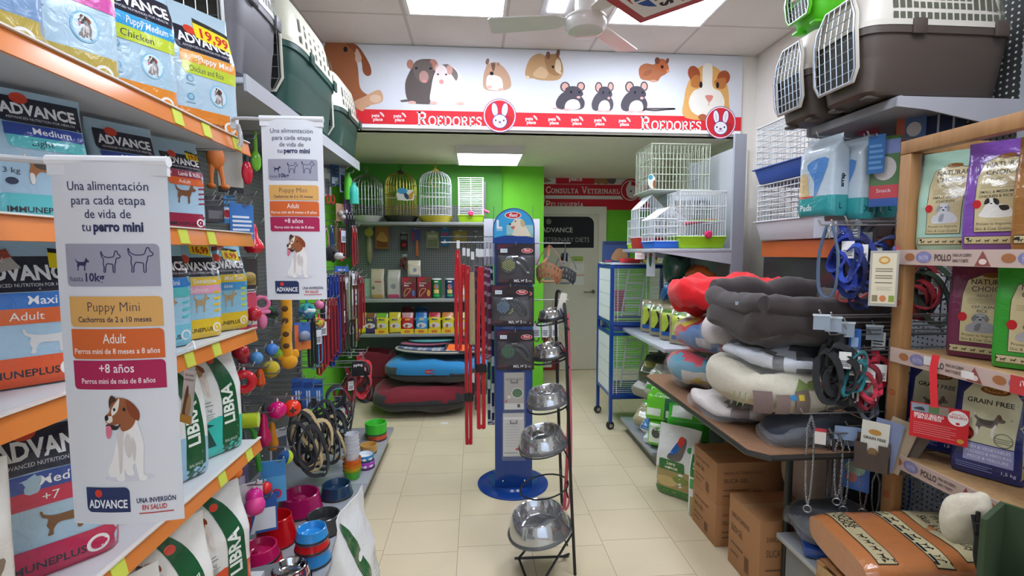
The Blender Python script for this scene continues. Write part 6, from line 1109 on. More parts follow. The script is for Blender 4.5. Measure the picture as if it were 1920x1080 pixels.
# leads on the stand's arm
def arm_lead(label, px, pyt, pyb, c, r=.009, c2=None, y=0, name='dog_lead', loop=.03, knot=None, n=1, top=None):
    p = aY(px, pyt, FYc - .03 + y); b = aY(px, pyb, FYc - .03 + y); L = p.z - b.z; t = strapthing(label, p, None, L, .018, c, n=n, r=r, col2=c2, loop=loop, rz=0, name=name)
    if knot: MB().tube([(-loop * .35, -.004, -knot * L), (-loop * .35, -.004, -knot * L - .05)], r * 1.7, '#26262a:', 8).tube([(loop * .35, -.004, -knot * L), (loop * .35, -.004, -knot * L - .05)], r * 1.7, '#26262a:', 8).build('sleeve', t)
    m = MB(); m.tube([(0, 0, .0), (0, 0, 1.615 - p.z + .002)], .0025, CH, 5); m.box((.004, -.01, (1.615 - p.z) * .5 + .01), (.02, .002, .05), '#eceef0:p'); m.build('hang_tag', t); return t
arm_lead('scarlet round lead with a grey sleeve at the tip of the arm', 858, 470, 655, '#d4222c', .011, loop=.03, y=-.02)
arm_lead('scarlet rope lead with a big loop near the tip of the arm', 869, 497, 640, '#cf1f2a', .013, loop=.045, y=.01)
arm_lead('long red lead reaching lowest with a snap hook', 877, 500, 826, '#c81d29', .011, loop=.03, knot=.72, y=-.03)
arm_lead('khaki rope lead with silver ring between the red leads', 885, 512, 643, '#b3a57c', .014, loop=.012, y=-.045)
arm_lead('red lead ending in a thick handle loop', 901, 502, 800, '#d0212c', .012, loop=.04, knot=.6, y=-.04)
arm_lead('purple and red braided lead beside the thick red loop', 894, 500, 760, '#5a2846', .012, '#9a3a50', y=-.02, loop=.015)
arm_lead('navy dotted lead nearest the blue pole', 920, 500, 790, '#1c2f66', .01, '#d8dce6', loop=.03, y=.03)
arm_lead('plum striped braided lead next to the navy one', 913, 500, 671, '#6a2444', .013, '#a8889a', loop=.035, y=-.02)
arm_lead('second plum striped lead behind the first', 906, 502, 650, '#5e2040', .012, '#a08092', loop=.03, y=.02)
arm_lead('navy dotted lead behind the red ones', 897, 502, 640, '#1d2c5c', .009, '#c8d0e0', loop=.02, y=.05)
# muzzles on the other arms
def cage_muzzle(label, px, py, c, z0, s=1, strap='#b0714e', y=0, nslot=7, arm=1.605):
    p = aY(px, py, FYc - .03 + y); t = thing('dog_muzzle', label, 'dog muzzle', p, R(-20)); k = c
    def sf(a, v): th = -pi * .05 + a * pi * 1.1; rr = .068 * s * (1 - .18 * v ** 2.5) * (1 if v < .8 else .9); return V((rr * cos(th), -rr * sin(th) * 1.1, -.10 * s - .075 * s * v - .02 * s * cos(2 * th)))
    m = MB(); NUa, NVa = 33, 8
    for j in range(NVa):
        for i in range(NUa):
            if j in (1, 2, 5, 6) and i % 3 == 1 and 3 < i < 30: continue
            q = [sf(i / NUa, j / NVa), sf((i + 1) / NUa, j / NVa), sf((i + 1) / NUa, (j + 1) / NVa), sf(i / NUa, (j + 1) / NVa)]; m.add(q + [p_ * .94 + V((0, 0, -.006 * 1)) for p_ in q], [(0, 1, 2, 3), (7, 6, 5, 4), (0, 4, 5, 1), (1, 5, 6, 2), (2, 6, 7, 3), (3, 7, 4, 0)], k)
    m.lathe([(.052 * s, -.178 * s), (.03 * s, -.186 * s), (0, -.188 * s)], k, 16, Mx.Translation((0, -.03 * s, 0))); m.build('basket', t)
    b = MB()
    for sx in (-1, 1): b.strap([V((sx * .068 * s, -.0, -.10 * s)), V((sx * .05 * s, .01, -.05 * s)), V((sx * .008, 0, .004))], .014 * s, .003, (0, 1, 0), strap + ':c')
    b.strap([V((-.03 * s, -.07 * s, -.1 * s)), V((0, -.03, -.05 * s)), V((0, 0, .005))], .012 * s, .003, (1, 0, 0), strap + ':c'); b.tube([(0, 0, .0), (0, 0, arm - p.z + .002)], .003, strap + ':c', 5); b.build('strap', t)
    q = MB(); q.box((0, -.035, -.055 * s), (.018, .008, .018), CH); q.build('buckle', t); return t
cage_muzzle('tan plastic basket muzzle on the blue stand arm', 1030, 462, '#b5805c:', 0, 1.25)
cage_muzzle('grey mesh muzzle hanging behind the tan one', 1060, 474, '#474c52:', 0, 1.1, '#4a4e54', y=.09)
cage_muzzle('second tan basket muzzle on the lower arm behind the bowls', 1036, 610, '#b98a68:', 0, 1.15, '#b98a60', y=.05, arm=1.24)
for i, px in enumerate((1006, 1022, 1040)): strapthing(('black strap muzzle with paper tag nearest the pole on the lower arm', 'black strap muzzle with paper tag in the middle of the lower arm', 'black strap muzzle with paper tag at the tip of the lower arm')[i], aY(px, 603, FYc - .03), None, .13, .016, '#1e1f22', loop=.05, tagc='#dfe6ee', rz=0, name='strap_muzzle')
# ---------------------------------------------------------------- black wire bowl stand
def bowlstand():
    X0, Y0 = .33, 2.22; t = thing('bowl_stand', 'black wire ladder stand holding tilted steel bowls', 'bowl stand', (X0, Y0, 0)); K = '#17171a:'; inv = Mx.Translation((-X0, -Y0, 0)); mk = lambda: MB(inv)
    A = [aY(1078, 1095, 2.22), aY(1068, 850, 2.2), aY(1062, 640, 2.22)]; B = [aY(1056, 1045, 2.40), aY(1050, 850, 2.40), aY(1043, 640, 2.38)]
    top = [aY(1060, 590, 2.24), aY(1055, 556, 2.3), aY(1048, 545, 2.32), aY(1043, 560, 2.34)]
    A[0].z = .003; B[0].z = .07
    mk().tube(smoothpath(A + top + B[::-1]), .0075, K, 8).build('frame', t)
    f0, f1 = aY(965, 1047, 2.3), aY(1066, 1043, 2.34)
    mk().tube([f0, f1], .006, K, 6).tube([f0 + V((.02, 0, 0)), V((f0.x + .05, f0.y - .1, .004))], .006, K, 6).tube([aY(1073, 1000, 2.22), V((f0.x + .09, 2.12, .004))], .006, K, 6).tube([f1 - V((.03, 0, 0)), V((f1.x + .01, f1.y + .04, .004))], .006, K, 6).tube([f0 + V((.02, 0, 0)), aY(988, 1028, 2.3)], .006, K, 6).build('foot_frame', t)
    for i, (px, py, r) in enumerate(((1032, 604, .068), (1030, 674, .083), (1027, 762, .098), (1018, 840, .112), (1020, 912, .118), (1012, 1000, .128))):
        c = aY(px, py, 2.27); j = c + V((.0, 0, 0)); tl = R(11)
        ring = [c + V((r * cos(a) * cos(tl), r * sin(a), r * cos(a) * sin(tl))) for a in [2 * pi * k / 24 for k in range(24)]]
        mk().tube(ring, .004, K, 6, True).tube([c + V((r * cos(tl), 0, r * sin(tl))), aX(1072, py - 10, c.x + r + .03) * .0 + V((A[1].x - .006, 2.24, c.z + r * sin(tl) + .005))], .004, K, 6).tube([c + V((r * .8, r * .6, r * .15)), V((B[1].x, 2.385, c.z + .03))], .004, K, 6).tube([c + V((r * .8, -r * .6, r * .15)), V((A[1].x - .004, 2.21, c.z - .03))], .004, K, 6).build('ring_bracket', t)
    return t
bowlstand()
def sbowl(label, px, py, r, h, wrap=0, ry=-11):
    c = aY(px, py, 2.27); t = thing('steel_bowl', label, 'pet bowl', c + V((0, 0, .016)), 0, None, R(2), R(ry)); k = '#c3c5c8:m'
    MB().lathe([(r, 0), (r * 1.0, .006), (r * .92, h * .5), (r * .83, h * .93), (r * .8, h), (r * .76, h * .97)], k, 40, caps=1).build('body', t); MB().lathe([(r * .76, h * .975), (r * .7, h * .6), (r * .55, h * .32), (0, h * .25)], k, 40, caps=0).build('basin', t); MB().lathe([(r * .97, -.008), (r * 1.05, -.008), (r * 1.06, 0), (r * 1.0, .007)], '#232326:', 40, caps=0).build('rubber_ring', t)
    if wrap:
        f = MB(); f.lathe([(r * 1.08, -.012), (r * 1.09, .004), (r * .98, h * .5), (r * .87, h * 1.02), (r * .6, h * 1.03), (r * .3, h * .9), (0, h * .86)], '#eef1f4:x', 30, caps=0); f.build('clear_wrap', t)
    return t
sbowl('small steel bowl at the top of the wire stand', 1034, 601, .062, .036)
sbowl('steel bowl second from the top of the wire stand', 1031, 671, .080, .046)
sbowl('plastic wrapped steel bowl in the middle of the wire stand', 1028, 757, .098, .056, 1)
sbowl('larger wrapped steel bowl above the empty ring of the stand', 1018, 838, .114, .066, 1)
sbowl('largest wrapped steel bowl lowest on the wire stand', 1012, 996, .15, .085, 1)
m = MB(); pp = [aY(1064, 588, 2.27), aY(1067, 700, 2.27), aY(1064, 850, 2.27), aY(1058, 955, 2.27)]; m.strap(smoothpath(pp), .016, .004, (1, 0, 0), '#c8545e:c'); m.strap(smoothpath([aY(1064, 588, 2.262), aY(1071, 800, 2.262), aY(1068, 930, 2.262), aY(1060, 957, 2.265)]), .01, .003, (1, 0, 0), '#d86a78:c'); tag(m.build('dog_lead', origin=pp[0]), 'faded red lead hanging down behind the wire stand', 'dog lead')
m = MB(); m.box(aY(1054, 566, 2.27), (.032, .003, .085), '#d5d0c2:p', M=Mx.Rotation(R(14), 4, 'Y')); tag(m.build('price_label', origin=aY(1054, 566, 2.27)), 'cream price label tied to the top of the wire stand', 'label')
# ---------------------------------------------------------------- blue flight cage on castors
def flight():
    X0, X1, Y0, Y1, Z0, Z1 = 1.175, 1.78, 4.12, 4.56, .30, 1.44; t = thing('flight_cage', 'tall blue framed bird cage on castors with white wire sides', 'bird cage', ((X0 + X1) / 2, (Y0 + Y1) / 2, 0)); inv = Mx.Translation(-t.location); mk = lambda: MB(inv); B = '#1f4596:g'; W = '#e4e6e6:'
    m = mk(); e = .014
    for x in (X0, X1):
        for y in (Y0, Y1): m.bx(x - e, x + e, y - e, y + e, .07, Z1, B)
    for z in (Z0, .84, .93, Z1 - .02):
        for y in (Y0, Y1): m.bx(X0, X1, y - e * .8, y + e * .8, z - .012, z + .012, B)
        for x in (X0, X1): m.bx(x - e * .8, x + e * .8, Y0, Y1, z - .012, z + .012, B)
    m.build('frame', t); mk().bx(X0, X1, Y0, Y1, Z1, Z1 + .012, '#dfe3ea:').build('roof_sheet', t)
    for z in (.26, .86): mk().bx(X0 + .02, X1 - .02, Y0 + .01, Y1 - .01, z, z + .05, B, .004).build('tray', t)
    for x in (X0, X1):
        for y in (Y0, Y1): mk().lathe([(.034, -.014), (.036, 0), (.034, .014)], '#26272a:', 16, place((x, y, .036), rx=R(90), rz=R(20))).lathe([(.02, -.016), (.02, .016)], '#c2c4c8:m', 14, place((x, y, .036), rx=R(90), rz=R(20))).build('castor', t)
    for z0, z1 in ((Z0 + .01, .83), (.95, Z1 - .03)):
        m = mk()
        for i in range(32): z = z0 + (z1 - z0) * i / 31; m.tube([(X0, Y0 - .002, z), (X1, Y0 - .002, z)], .0016, W, 4)
        for x in (X0 + .02, X0 + .05, X0 + .3, X1 - .1): m.tube([(x, Y0 - .005, z0), (x, Y0 - .005, z1)], .0024, W, 4)
        for y in (Y1,):
            for i in range(20): z = z0 + (z1 - z0) * i / 19; m.tube([(X0, y, z), (X1, y, z)], .0016, W, 4)
        m.build('wire_mesh', t)
        s = mk(); s.bx(X0 - .004, X0 - .001, Y0 + .015, Y1 - .015, z0, z1, '#e8ebee:'); 
        for f in (.25, .5, .75): s.bx(X0 - .005, X0 - .004, Y0 + .015, Y1 - .015, z0 + (z1 - z0) * f - .002, z0 + (z1 - z0) * f + .002, '#a9b0b6:')
        s.build('side_panel', t)
        l = mk(); 
        for dx in (0, .16): l.tube([(X0 + .14 + dx, Y0 + .18, z0 + .02), (X0 + .2 + dx, Y0 + .18, z1 - .02)], .007, W, 6)
        for k in range(6): f = .1 + .15 * k; l.tube([(X0 + .14 + .06 * f, Y0 + .18, z0 + (z1 - z0) * f), (X0 + .3 + .06 * f, Y0 + .18, z0 + (z1 - z0) * f)], .005, W, 6)
        l.build('ladder', t)
    b = mk(); b.box((X0 + .13, Y0 + .3, 1.10), (.14, .06, .2), '#c8324a:', .01); b.build('feeder', t)
flight()
carton('navy hamster house box leaning on the blue cage roof', (1.28, 4.36, 1.455), .24, .05, .19, '#27406e', [('p', [(.3, .1), (.9, .1), (.85, .45), (.5, .5)], '#a07a50', 1), ('r', 0, .66, 1, .78, '#1b2c50'), ('r', .05, .03, .3, .08, '#b8384a')])
m = MB(); m.box((0, 0, .02), (.16, .12, .04), '#c22832:', .012); tag(m.build('plastic_tray', origin=(0, 0, 0)), 'small red plastic tray on the blue cage roof', 'tray').location = (1.36, 4.22, 1.454)
for i, x in enumerate((1.50, 1.57)): carton(('small yellow topped carton nearer the red tray', 'small yellow topped carton nearer the post')[i], (x, 4.2, 1.454), .055, .05, .07, '#6a5248', [('r', .0, 0, 1, .5, '#d8cc3a')])
# ---------------------------------------------------------------- grey shelving with small animal cages and hay
def unit():
    t = thing('cage_shelving', 'grey metal shelving unit with hamster cages on top and hay below', 'shelving', (1.6, 3.75, 0)); inv = Mx.Translation(-t.location); mk = lambda: MB(inv); G1 = '#b4b8c0:g'
    mk().bx(1.875, 1.895, 3.39, 4.07, .05, 2.30, '#bcc0c4:').build('back_panel', t)
    for y, z in ((3.37, 2.37), (4.08, 2.30)): mk().bx(1.815, 1.90, y - .012, y + .012, 0, z, '#a9adb8:').build('upright', t)
    for z, y0, x0 in ((1.573, 3.36, 1.255), (.90, 3.16, 1.265)):
        s = mk().bx(x0, 1.875, y0, 4.10, z - .028, z, '#c3c7d0:g', .004).build('shelf', t)
        for y in (y0 + .006, 4.09): mk().prism([(x0 + .03, z - .028), (1.87, z - .028), (1.87, z - .12)], y - .005, y + .005, '#c9ccd6:', M=Mx(((1, 0, 0, 0), (0, 0, 1, 0), (0, 1, 0, 0), (0, 0, 0, 1)))).build('bracket', s)
    mk().bx(1.245, 1.88, 3.30, 4.06, .10, .13, '#9a9ea4:g', .006).bx(1.30, 1.88, 3.315, 4.04, 0, .1, '#6d7075:').build('base_deck', t)
unit()
Z1 = 1.575
boxcage('white wire hamster cage with lime tray and pink latch beside the grey post', (1.615, 3.385, Z1), .34, .24, .40, '#e6e8ea:', '#a2d61c:', .085, 18, 7, 3, knob='#e8346e:g', extras=lambda t, w, d, h: (MB().bx(-w * .1, w * .45, d * .4, d * .8, h * .5, h * .52, '#9ad42a:').build('platform', t), MB().tube([(-w * .3, d * .5, h * .44), (w * .4, d * .5, h * .52)], .012, '#e0506a:', 8).build('tube', t)))
boxcage('small gabled white cage with bright blue tray', (1.385, 3.42, Z1), .225, .26, .29, '#e9edf2:', '#2a6fd6:', .05, 9, 7, 3, roof=.28, dens=1.1)
boxcage('taller gabled white cage with red tray behind the blue one', (1.365, 3.72, Z1), .2, .2, .41, '#e6eaee:', '#c22a2c:', .085, 9, 7, 3, roof=.25, dens=1.1)
boxcage('narrow white cage with lime tray at the far end of the shelf', (1.325, 3.93, Z1), .09, .13, .23, '#e6eaea:', '#a8d62a:', .04, 4, 4, 3)
boxcage('white cage behind the gabled ones with a closed white hood', (1.66, 3.66, Z1), .30, .3, .42, '#dfe4ea:', '#d9dee6:', .1, 12, 7, 2, extras=lambda t, w, d, h: MB().bx(-w * .5, w * .5, -.002, d, h * .86, h, '#c9d2dc:', .004).build('hood', t))
boxcage('large pale wire bird cage with a parrot card stacked highest', (1.56, 3.66, 2.0), .46, .36, .36, '#c4ccb8:', '#c9d0c8:', .02, 16, 10, 3)
q = MB(); p = aY(1222, 340, 3.6); pprint(q, flat(p, (1, 0, 0), (0, 0, 1)), [('e', 0, 0, .03, .055, '#e2e0d2', .2), ('e', -.01, .03, .018, .018, '#4a9ab0'), ('e', .02, -.02, .012, .03, '#8a5a34')], maxlen=9); tag(q.build('bird_card', origin=p), 'parrot picture card hooked on the highest wire cage', 'card')
for i, (px0, px1, py0, py1, lb, c) in enumerate(((1191, 1209, 466, 486, 'white hand written price note under the cage shelf', '#eee6e4'), (1213, 1228, 466, 518, 'tall pale blue leaflet hanging from the cage shelf edge', '#d6e6ea'))):
    a, b = aY(px0, py0, 3.62), aY(px1, py1, 3.62); m = MB(); m.bx(a.x, b.x, 3.62, 3.622, b.z, 1.545, c + ':p'); pprint(m, flat((a.x, 3.6198, b.z), (1, 0, 0), (0, 0, 1)), [('t', 'HAMST.', .035, .045, .016, '#c8384a', 'c', 0, .055), ('t', '7,95', .035, .015, .016, '#c8384a', 'c', 0, .05)] if not i else [('e', .028, .12, .012, .05, '#3a7a52'), ('e', .03, .16, .012, .018, '#8a5a3c')], maxlen=9); tag(m.build('price_note', origin=a), lb, 'note')
hay = lambda s: [('r', .18, .25, .82, 1.5, '#b6cc4a'), ('p', [(.3, .3), (.55, .8), (.42, 1.3), (.7, 1.0), (.72, .4)], '#2b2d34', 1), ('r', .18, 1.35, .82, 1.5, '#4a7a2a'), ('r', .18, .22, .82, .42, '#2a5aa0')]
for i, (y, lb) in enumerate(((3.86, 'farthest'), (3.68, 'second farthest'), (3.50, 'second nearest'), (3.34, 'nearest'))): bag('green labelled hay bag, %s of four on the middle shelf' % lb, (1.42 + .01 * i, y - .02, .905), -48, .15, .11, .26, '#8f8668:x' if 0 else '#9c9274', hay(i), cat='hay bag', name='hay_bag', seed=40 + i, top=.7, wr=.012)
def lump(label, p, s, cols, seed, name='bagged_hay', cat='hay bag', film=0, n=2.4, wr=.05, rz=0, band=None, kind='f'):
    t, f = pillow(label, p, s[0], s[1], s[2], cols, rz, name, cat, n, seed, wr, band, kind=kind, res=(30, 14))
    if film: m = MB(); m.grid(lambda u, v: (lambda q: V((q.x, q.y, max(.001, q.z))))(f(u, v) + (f(u, v) - V((0, 0, s[2] / 2))) * .07 + V((.015 * NZ.noise(f(u, v) * 14), .015 * NZ.noise(f(u, v) * 14 + V((5, 0, 0))), .02 * NZ.noise(f(u, v) * 9)))), 44, 20, '#eef1f4:x', True); m.build('clear_bag', t)
    return t
lump('brown bale of hay in a clear bag behind the red cushion', (1.62, 3.44, .907), (.32, .26, .35), ['#6e5b40'], 3, film=1)
lump('olive hay bag with tied neck beside the brown bale', (1.60, 3.76, .907), (.26, .24, .38), ['#77764a'], 6, film=1)
for i, (x, y, lb) in enumerate(((1.47, 3.60, 'blue knotted bag top over the hay bags, nearer the flight cage'), (1.56, 3.43, 'blue knotted bag top pressed against the brown bale'))): lump(lb, (x, y, 1.165 if 0 else 1.17), (.13, .12, .12), ['#1f5c94'], 20 + i, 'knotted_bag', 'bag', wr=.09)
lump('green and teal bag squeezed under the cage shelf', (1.56, 3.70, 1.30), (.2, .2, .17), ['#2c5a4a'], 9, 'small_bag', 'bag', wr=.08); lump('orange bag squeezed under the cage shelf', (1.66, 3.5, 1.27), (.22, .2, .18), ['#a8501e'], 12, 'small_bag', 'bag', wr=.08)
# bags heaped on the base deck
def heap(label, px, py, X, W, D, H, rz, rx, c, ops, seed, ry=0, name='litter_bag', cat='litter bag', z=None, **k):
    p = aX(px, py, X); return bag(label, (p.x, p.y, max(p.z, .15) if z is None else z), rz, W, D, H, c, ops, cat=cat, name=name, seed=seed, rx=rx, ry=ry, top=.7, wr=.014, **k)
heap('dark green patterned bag lying highest on the base heap', 1222, 712, 1.42, .22, .13, .30, -40, -55, '#4a5236', [('r', .1, .3, .9, .6, '#7a7a3a'), ('e', .5, .9, .3, .2, '#2c3826')], 50)
heap('black and white bag lying over the flight cage side of the heap', 1200, 738, 1.36, .18, .10, .24, -60, -60, '#8d8c80', [('r', 0, .6, 1, 1.0, '#3a3a36'), ('r', .1, .1, .9, .5, '#e2e2da'), ('t', 'ADN', .5, .7, .2, '#e8e8e0', 'c', .03)], 51)
heap('white bag with small green print beside the table', 1232, 742, 1.40, .2, .12, .26, -50, -35, '#cfcec4', [('e', .5, .6, .3, .3, '#a8b08a'), ('r', .1, .1, .9, .3, '#4aa03a')], 52)
heap('lime and dark green plastic litter bag on the heap', 1246, 790, 1.38, .26, .16, .24, -38, -20, '#6fce34', [('r', .55, 0, 1, 1.2, '#1f6a44'), ('r', .05, .1, .45, .3, '#e6eedc'), ('t', 'Classic', .5, .62, .14, '#d8f0c8', 'c', .0, .7), ('r', .6, .1, .8, .28, '#e6eedc')], 53)
heap('beige hay bag under the lime litter bag', 1208, 798, 1.32, .2, .12, .26, -55, -50, '#a8a07e', [('r', .1, .8, .9, 1.2, '#3fae3a'), ('e', .5, .4, .3, .25, '#8a805a')], 54)
heap('blue and white bag with a small rabbit picture on the deck', 1218, 812, 1.30, .16, .09, .2, -60, -45, '#dde2ea', [('p', [(.0, .0), (.6, .0), (.9, .5), (.0, .7)], '#2a6ab0'), ('e', .5, .6, .22, .2, '#3a3836')], 55)
heap('second lime litter bag lower on the deck', 1245, 842, 1.36, .22, .13, .19, -35, -10, '#67c23a', [('r', .05, .1, .5, .7, '#e2e8d6'), ('e', .28, .4, .15, .16, '#5a5a54')], 56)
heap('bright green bag standing behind the parrot bag', 1290, 852, 1.42, .26, .14, .34, -30, 0, '#3cb82c', [('r', 0, .0, 1, .5, '#258a3a'), ('r', .1, 1.0, .6, 1.25, '#dfe8d8')], 57)
heap('flattened white and blue paper bag at the deck edge', 1225, 850, 1.30, .16, .05, .2, -40, -75, '#dfe6f0', [('r', .2, .2, .8, .6, '#8aa8d0')], 58, z=.16)
bag('large parrot seed bag with green label standing on the floor', (1.30, 2.95, .004), -48, .27, .15, .44, '#e4e6e2', [('r', 0, 0, 1, .66, '#a48f58'), ('r', .02, .0, .98, .2, '#3a7a34'), ('e', .3, .35, .25, .12, '#c8b070'), ('e', .65, .45, .2, .1, '#7a8a3a'), ('r', .12, .62, .74, .88, '#23702e', .05), ('t', 'Loro', .42, .77, .08, '#f0ead0', 'c', .02), ('t', 'especial', .42, .67, .07, '#f0ead0', 'c', .02), ('p', [(.3, .92), (.42, 1.15), (.6, 1.4), (.72, 1.36), (.7, 1.1), (.6, .9)], '#6e6660', 1), ('p', [(.48, 1.2), (.56, 1.42), (.68, 1.38), (.62, 1.24)], '#d83a26', 1), ('p', [(.34, 1.0), (.5, 1.3), (.54, 1.1)], '#2a64b0', 1), ('e', .84, 1.2, .08, .06, '#3aa04a')], cat='seed bag', name='seed_bag', seed=60, top=.66, wr=.012)
bag('narrow white seed bag with green block beside the carton stack', (1.32, 2.70, .004), -40, .12, .12, .40, '#e2e6e6', [('r', .1, 2.0, .9, 3.0, '#2a7a34'), ('r', .1, 1.4, .5, 1.9, '#3f9a4a'), ('r', 0, 0, 1, 1.0, '#a89a5a'), ('t', 'SEED', .5, 2.4, .3, '#e6eedc', 'c', 0, .6)], cat='seed bag', name='seed_bag', seed=61, top=.7)
# ---------------------------------------------------------------- folding table with soft beds
def table():
    t = thing('folding_table', 'brown folding table with dark edge under the stacked pet beds', 'table', (1.6, 2.3, 0)); inv = Mx.Translation(-t.location); mk = lambda: MB(inv)
    P = [(1.10, 1.86), (1.16, 1.80), (1.86, 1.80), (1.86, 3.08), (1.13, 3.08), (1.10, 3.04)]
    mk().prism(P, .728, .75, '#a1795c:w').build('table_top', t); mk().tube([V((x, y, .737)) for x, y in P], .013, '#2a2824:', 6, True).build('edge_band', t)
    for y in (1.99, 2.9):
        for x in ((1.37, 1.8) if y < 2 else (1.6, 1.8)): mk().tube([(x, y, 0), (x, y, .73)], .016, '#1c1f1e:', 10).build('leg', t)
        mk().tube([(1.4 if y < 2 else 1.6, y, .25), (1.8, y, .25)], .01, '#1c1f1e:', 8).tube([(1.8, y, .70), (1.8, y + (.2 if y < 2.5 else -.2), .45)], .008, '#1c1f1e:', 6).build('crossbar', t)
table()
ZT = .752
cam_b = lambda cs, f=7: (lambda a, v, q: int((NZ.noise(q * f) + 1) * 2.2 + a * 4) % len(cs))
MULTI = ['#e0c23a', '#d86a7a', '#e88a4a', '#d84a58', '#5aa0b8', '#d9d2c4']
lump('colourful striped cushion in a clear bag, lowest at the far table end', (1.38, 2.76, ZT), (.46, .42, .20), MULTI, 71, 'bagged_cushion', 'pet cushion', 1, 2.6, .035, R(-12), cam_b(MULTI), 'c')
lump('second bagged cushion with yellow and red patches on the striped one', (1.42, 2.74, ZT + .213), (.48, .42, .19), ['#c9bfc0', '#d2c8c8', '#b8b0b4', '#d8c83a', '#c83a3a', '#4a78b0'], 72, 'bagged_cushion', 'pet cushion', 1, 2.6, .035, R(-8), cam_b([0] * 6, 6), 'c')
def redc():
    t, f = pillow('bright red quilted cushion folded on top of the bagged cushions', (1.46, 2.76, ZT + .40), .64, .34, .17, ['#ea1520'], R(4), 'red_cushion', 'pet cushion', 3.4, 75, .075)
redc()
lump('pale bagged cushion between the red cushion and the brown bed', (1.40, 2.46, ZT + .28), (.42, .18, .16), ['#d6cac6'], 78, 'bagged_cushion', 'pet cushion', 1, 2.6, .05, R(-15), None, 'c')
lump('white and beige cushion in plastic at the bottom of the near stack', (1.36, 2.31, ZT), (.5, .46, .085), ['#dcd2cc', '#8a7a74'], 80, 'bagged_cushion', 'pet cushion', 1, 3.2, .03, R(-6), lambda a, v, q: 1 if abs(q.x + .15) < .03 and q.y < -.1 else 0, 'c')
def patt():
    p = (1.42, 2.13, ZT + .088); t, f = pillow('cream pet bed with a printed cottage pattern in the near stack', p, .62, .52, .20, ['#d8cfba', '#cbbfa4'], R(-5), 'pet_bed', 'pet bed', 3.4, 83, .035, hollow=.06, band=lambda a, v, q: 0 if v > .4 else 1)
    q = MB(); S = lambda x, z, d: V((x, -.251 - .012 + .05 * (2 * x / .6) ** 4 - d + .05 * ((z - .09) / .1) ** 2, z))
    o = [('r', -.19, .05, -.13, .13, '#7a6660'), ('r', -.12, .05, -.07, .12, '#857068'), ('r', -.05, .05, .0, .13, '#7a6a60'), ('p', [(-.05, .13), (-.02, .17), (.02, .14)], '#7a8a4a'), ('e', .03, .15, .03, .014, '#6a7a3a'), ('e', .06, .15, .015, .01, '#a86a3a'), ('r', -.04, .1, -.02, .12, '#e0c23a'), ('e', -.06, .11, .012, .01, '#3a8ac0')]
    o += [('l', [(x, .04), (x + .012, .09), (x - .004, .12), (x + .02, .14)], .003, '#6a6458') for x in (.05, .085, .12, .16)] + [('l', [(x, .07), (x + .01, .12)], .003, '#7a8a5a') for x in (-.25, -.235, -.22)] + [('r', .14, .12, .16, .145, '#b8ad94'), ('r', .18, .125, .21, .145, '#b8ad94')]
    pprint(q, S, [('g', o, -.06, -.01, 1.15)], 'c', maxlen=.02, base=.008); q.build('printed_pattern', t)
patt()
lump('white and navy cushion in plastic under the brown bed', (1.46, 2.12, ZT + .282), (.58, .46, .09), ['#dfe2e8', '#23262f', '#6a6a6c'], 86, 'bagged_cushion', 'pet cushion', 1, 3.2, .03, R(-4), lambda a, v, q: 2 if abs(q.x + .2) < .02 else (1 if q.x > -.1 else 0), 'c')
def brown():
    p = (1.45, 2.13, ZT + .375); rz = R(-8); t, f = pillow('dark brown pet bed with raised rim on top of the near stack', p, .64, .54, .23, ['#3c3230'], rz, 'pet_bed', 'pet bed', 6, 90, .05, hollow=.13)
    for (a, b, c, d) in (((-.27, -.23), (.27, -.23), .06, 1), ((-.27, .22), (.28, .22), .085, 2), ((-.27, -.23), (-.27, .23), .065, 3), ((.27, -.23), (.27, .23), .065, 4)):
        m = MB(); P = [V((a[0] + (b[0] - a[0]) * i / 14, a[1] + (b[1] - a[1]) * i / 14, (.19 if d != 2 else .22) + .03 * NZ.noise(V((i * .35, d * 7, 0))) + .02 * (abs(i - 7) / 7) ** 3)) for i in range(15)]; m.tube(P, [c * (.55 if i in (0, 14) else .78) * (1 + .12 * NZ.noise(V((i * .5, d * 3, 1)))) for i in range(15)], '#3f3534:c', 14); m.build('bolster', t)
    q = MB(); q.box((-.32, -.1, .2), (.004, .022, .014), '#aebcc8:'); q.build('label_patch', t)
brown()
lump('flat navy bed wrapped in glossy plastic at the near table edge', (1.44, 1.93, ZT), (.46, .2, .09), ['#2a2f3c'], 93, 'wrapped_bed', 'pet bed', 1, 3.4, .025, R(-3), None, 'c')
# cartons of cat litter under the table
def sanicat(label, p, w, d, h, rz=0, flap=0):
    t = thing('cardboard_box', label, 'box', p, R(rz)); MB().bx(0, w, 0, d, 0, h, '#a9794f:p', .003).build('box', t)
    o = lambda w_: [('t', 'SANICAT DIAMONDS', w_ * .1, h * .72, h * .07, '#5a4432', 'l', .0, w_ * .6), ('t', 'SILICA GEL', w_ * .1, h * .52, h * .1, '#4c392a', 'l', .0, w_ * .38), ('r', w_ * .1, h * .33, w_ * .5, h * .355, '#6b523c'), ('r', w_ * .1, h * .2, w_ * .35, h * .225, '#6b523c')] + [('r', w_ * .56 + i * w_ * .016, h * .12, w_ * .566 + i * w_ * .016, h * .34, '#4c3a2c') for i in range(9)]
    q = MB(); pprint(q, flat((0, -.0004, 0), (1, 0, 0), (0, 0, 1)), o(w), maxlen=9); pprint(q, flat((-.0004, d, 0), (0, -1, 0), (0, 0, 1)), o(d), maxlen=9); q.build('print', t)
    q = MB(); q.bx(-.0006, w, d * .42, d * .58, h, h + .0012, '#b08a60:'); q.build('tape', t)
sanicat('cardboard box of cat litter at the bottom of the two box stack', (1.25, 2.385, .002), .36, .27, .226)
sanicat('cardboard box of cat litter stacked on another under the table', (1.25, 2.385, .2285), .36, .265, .226)
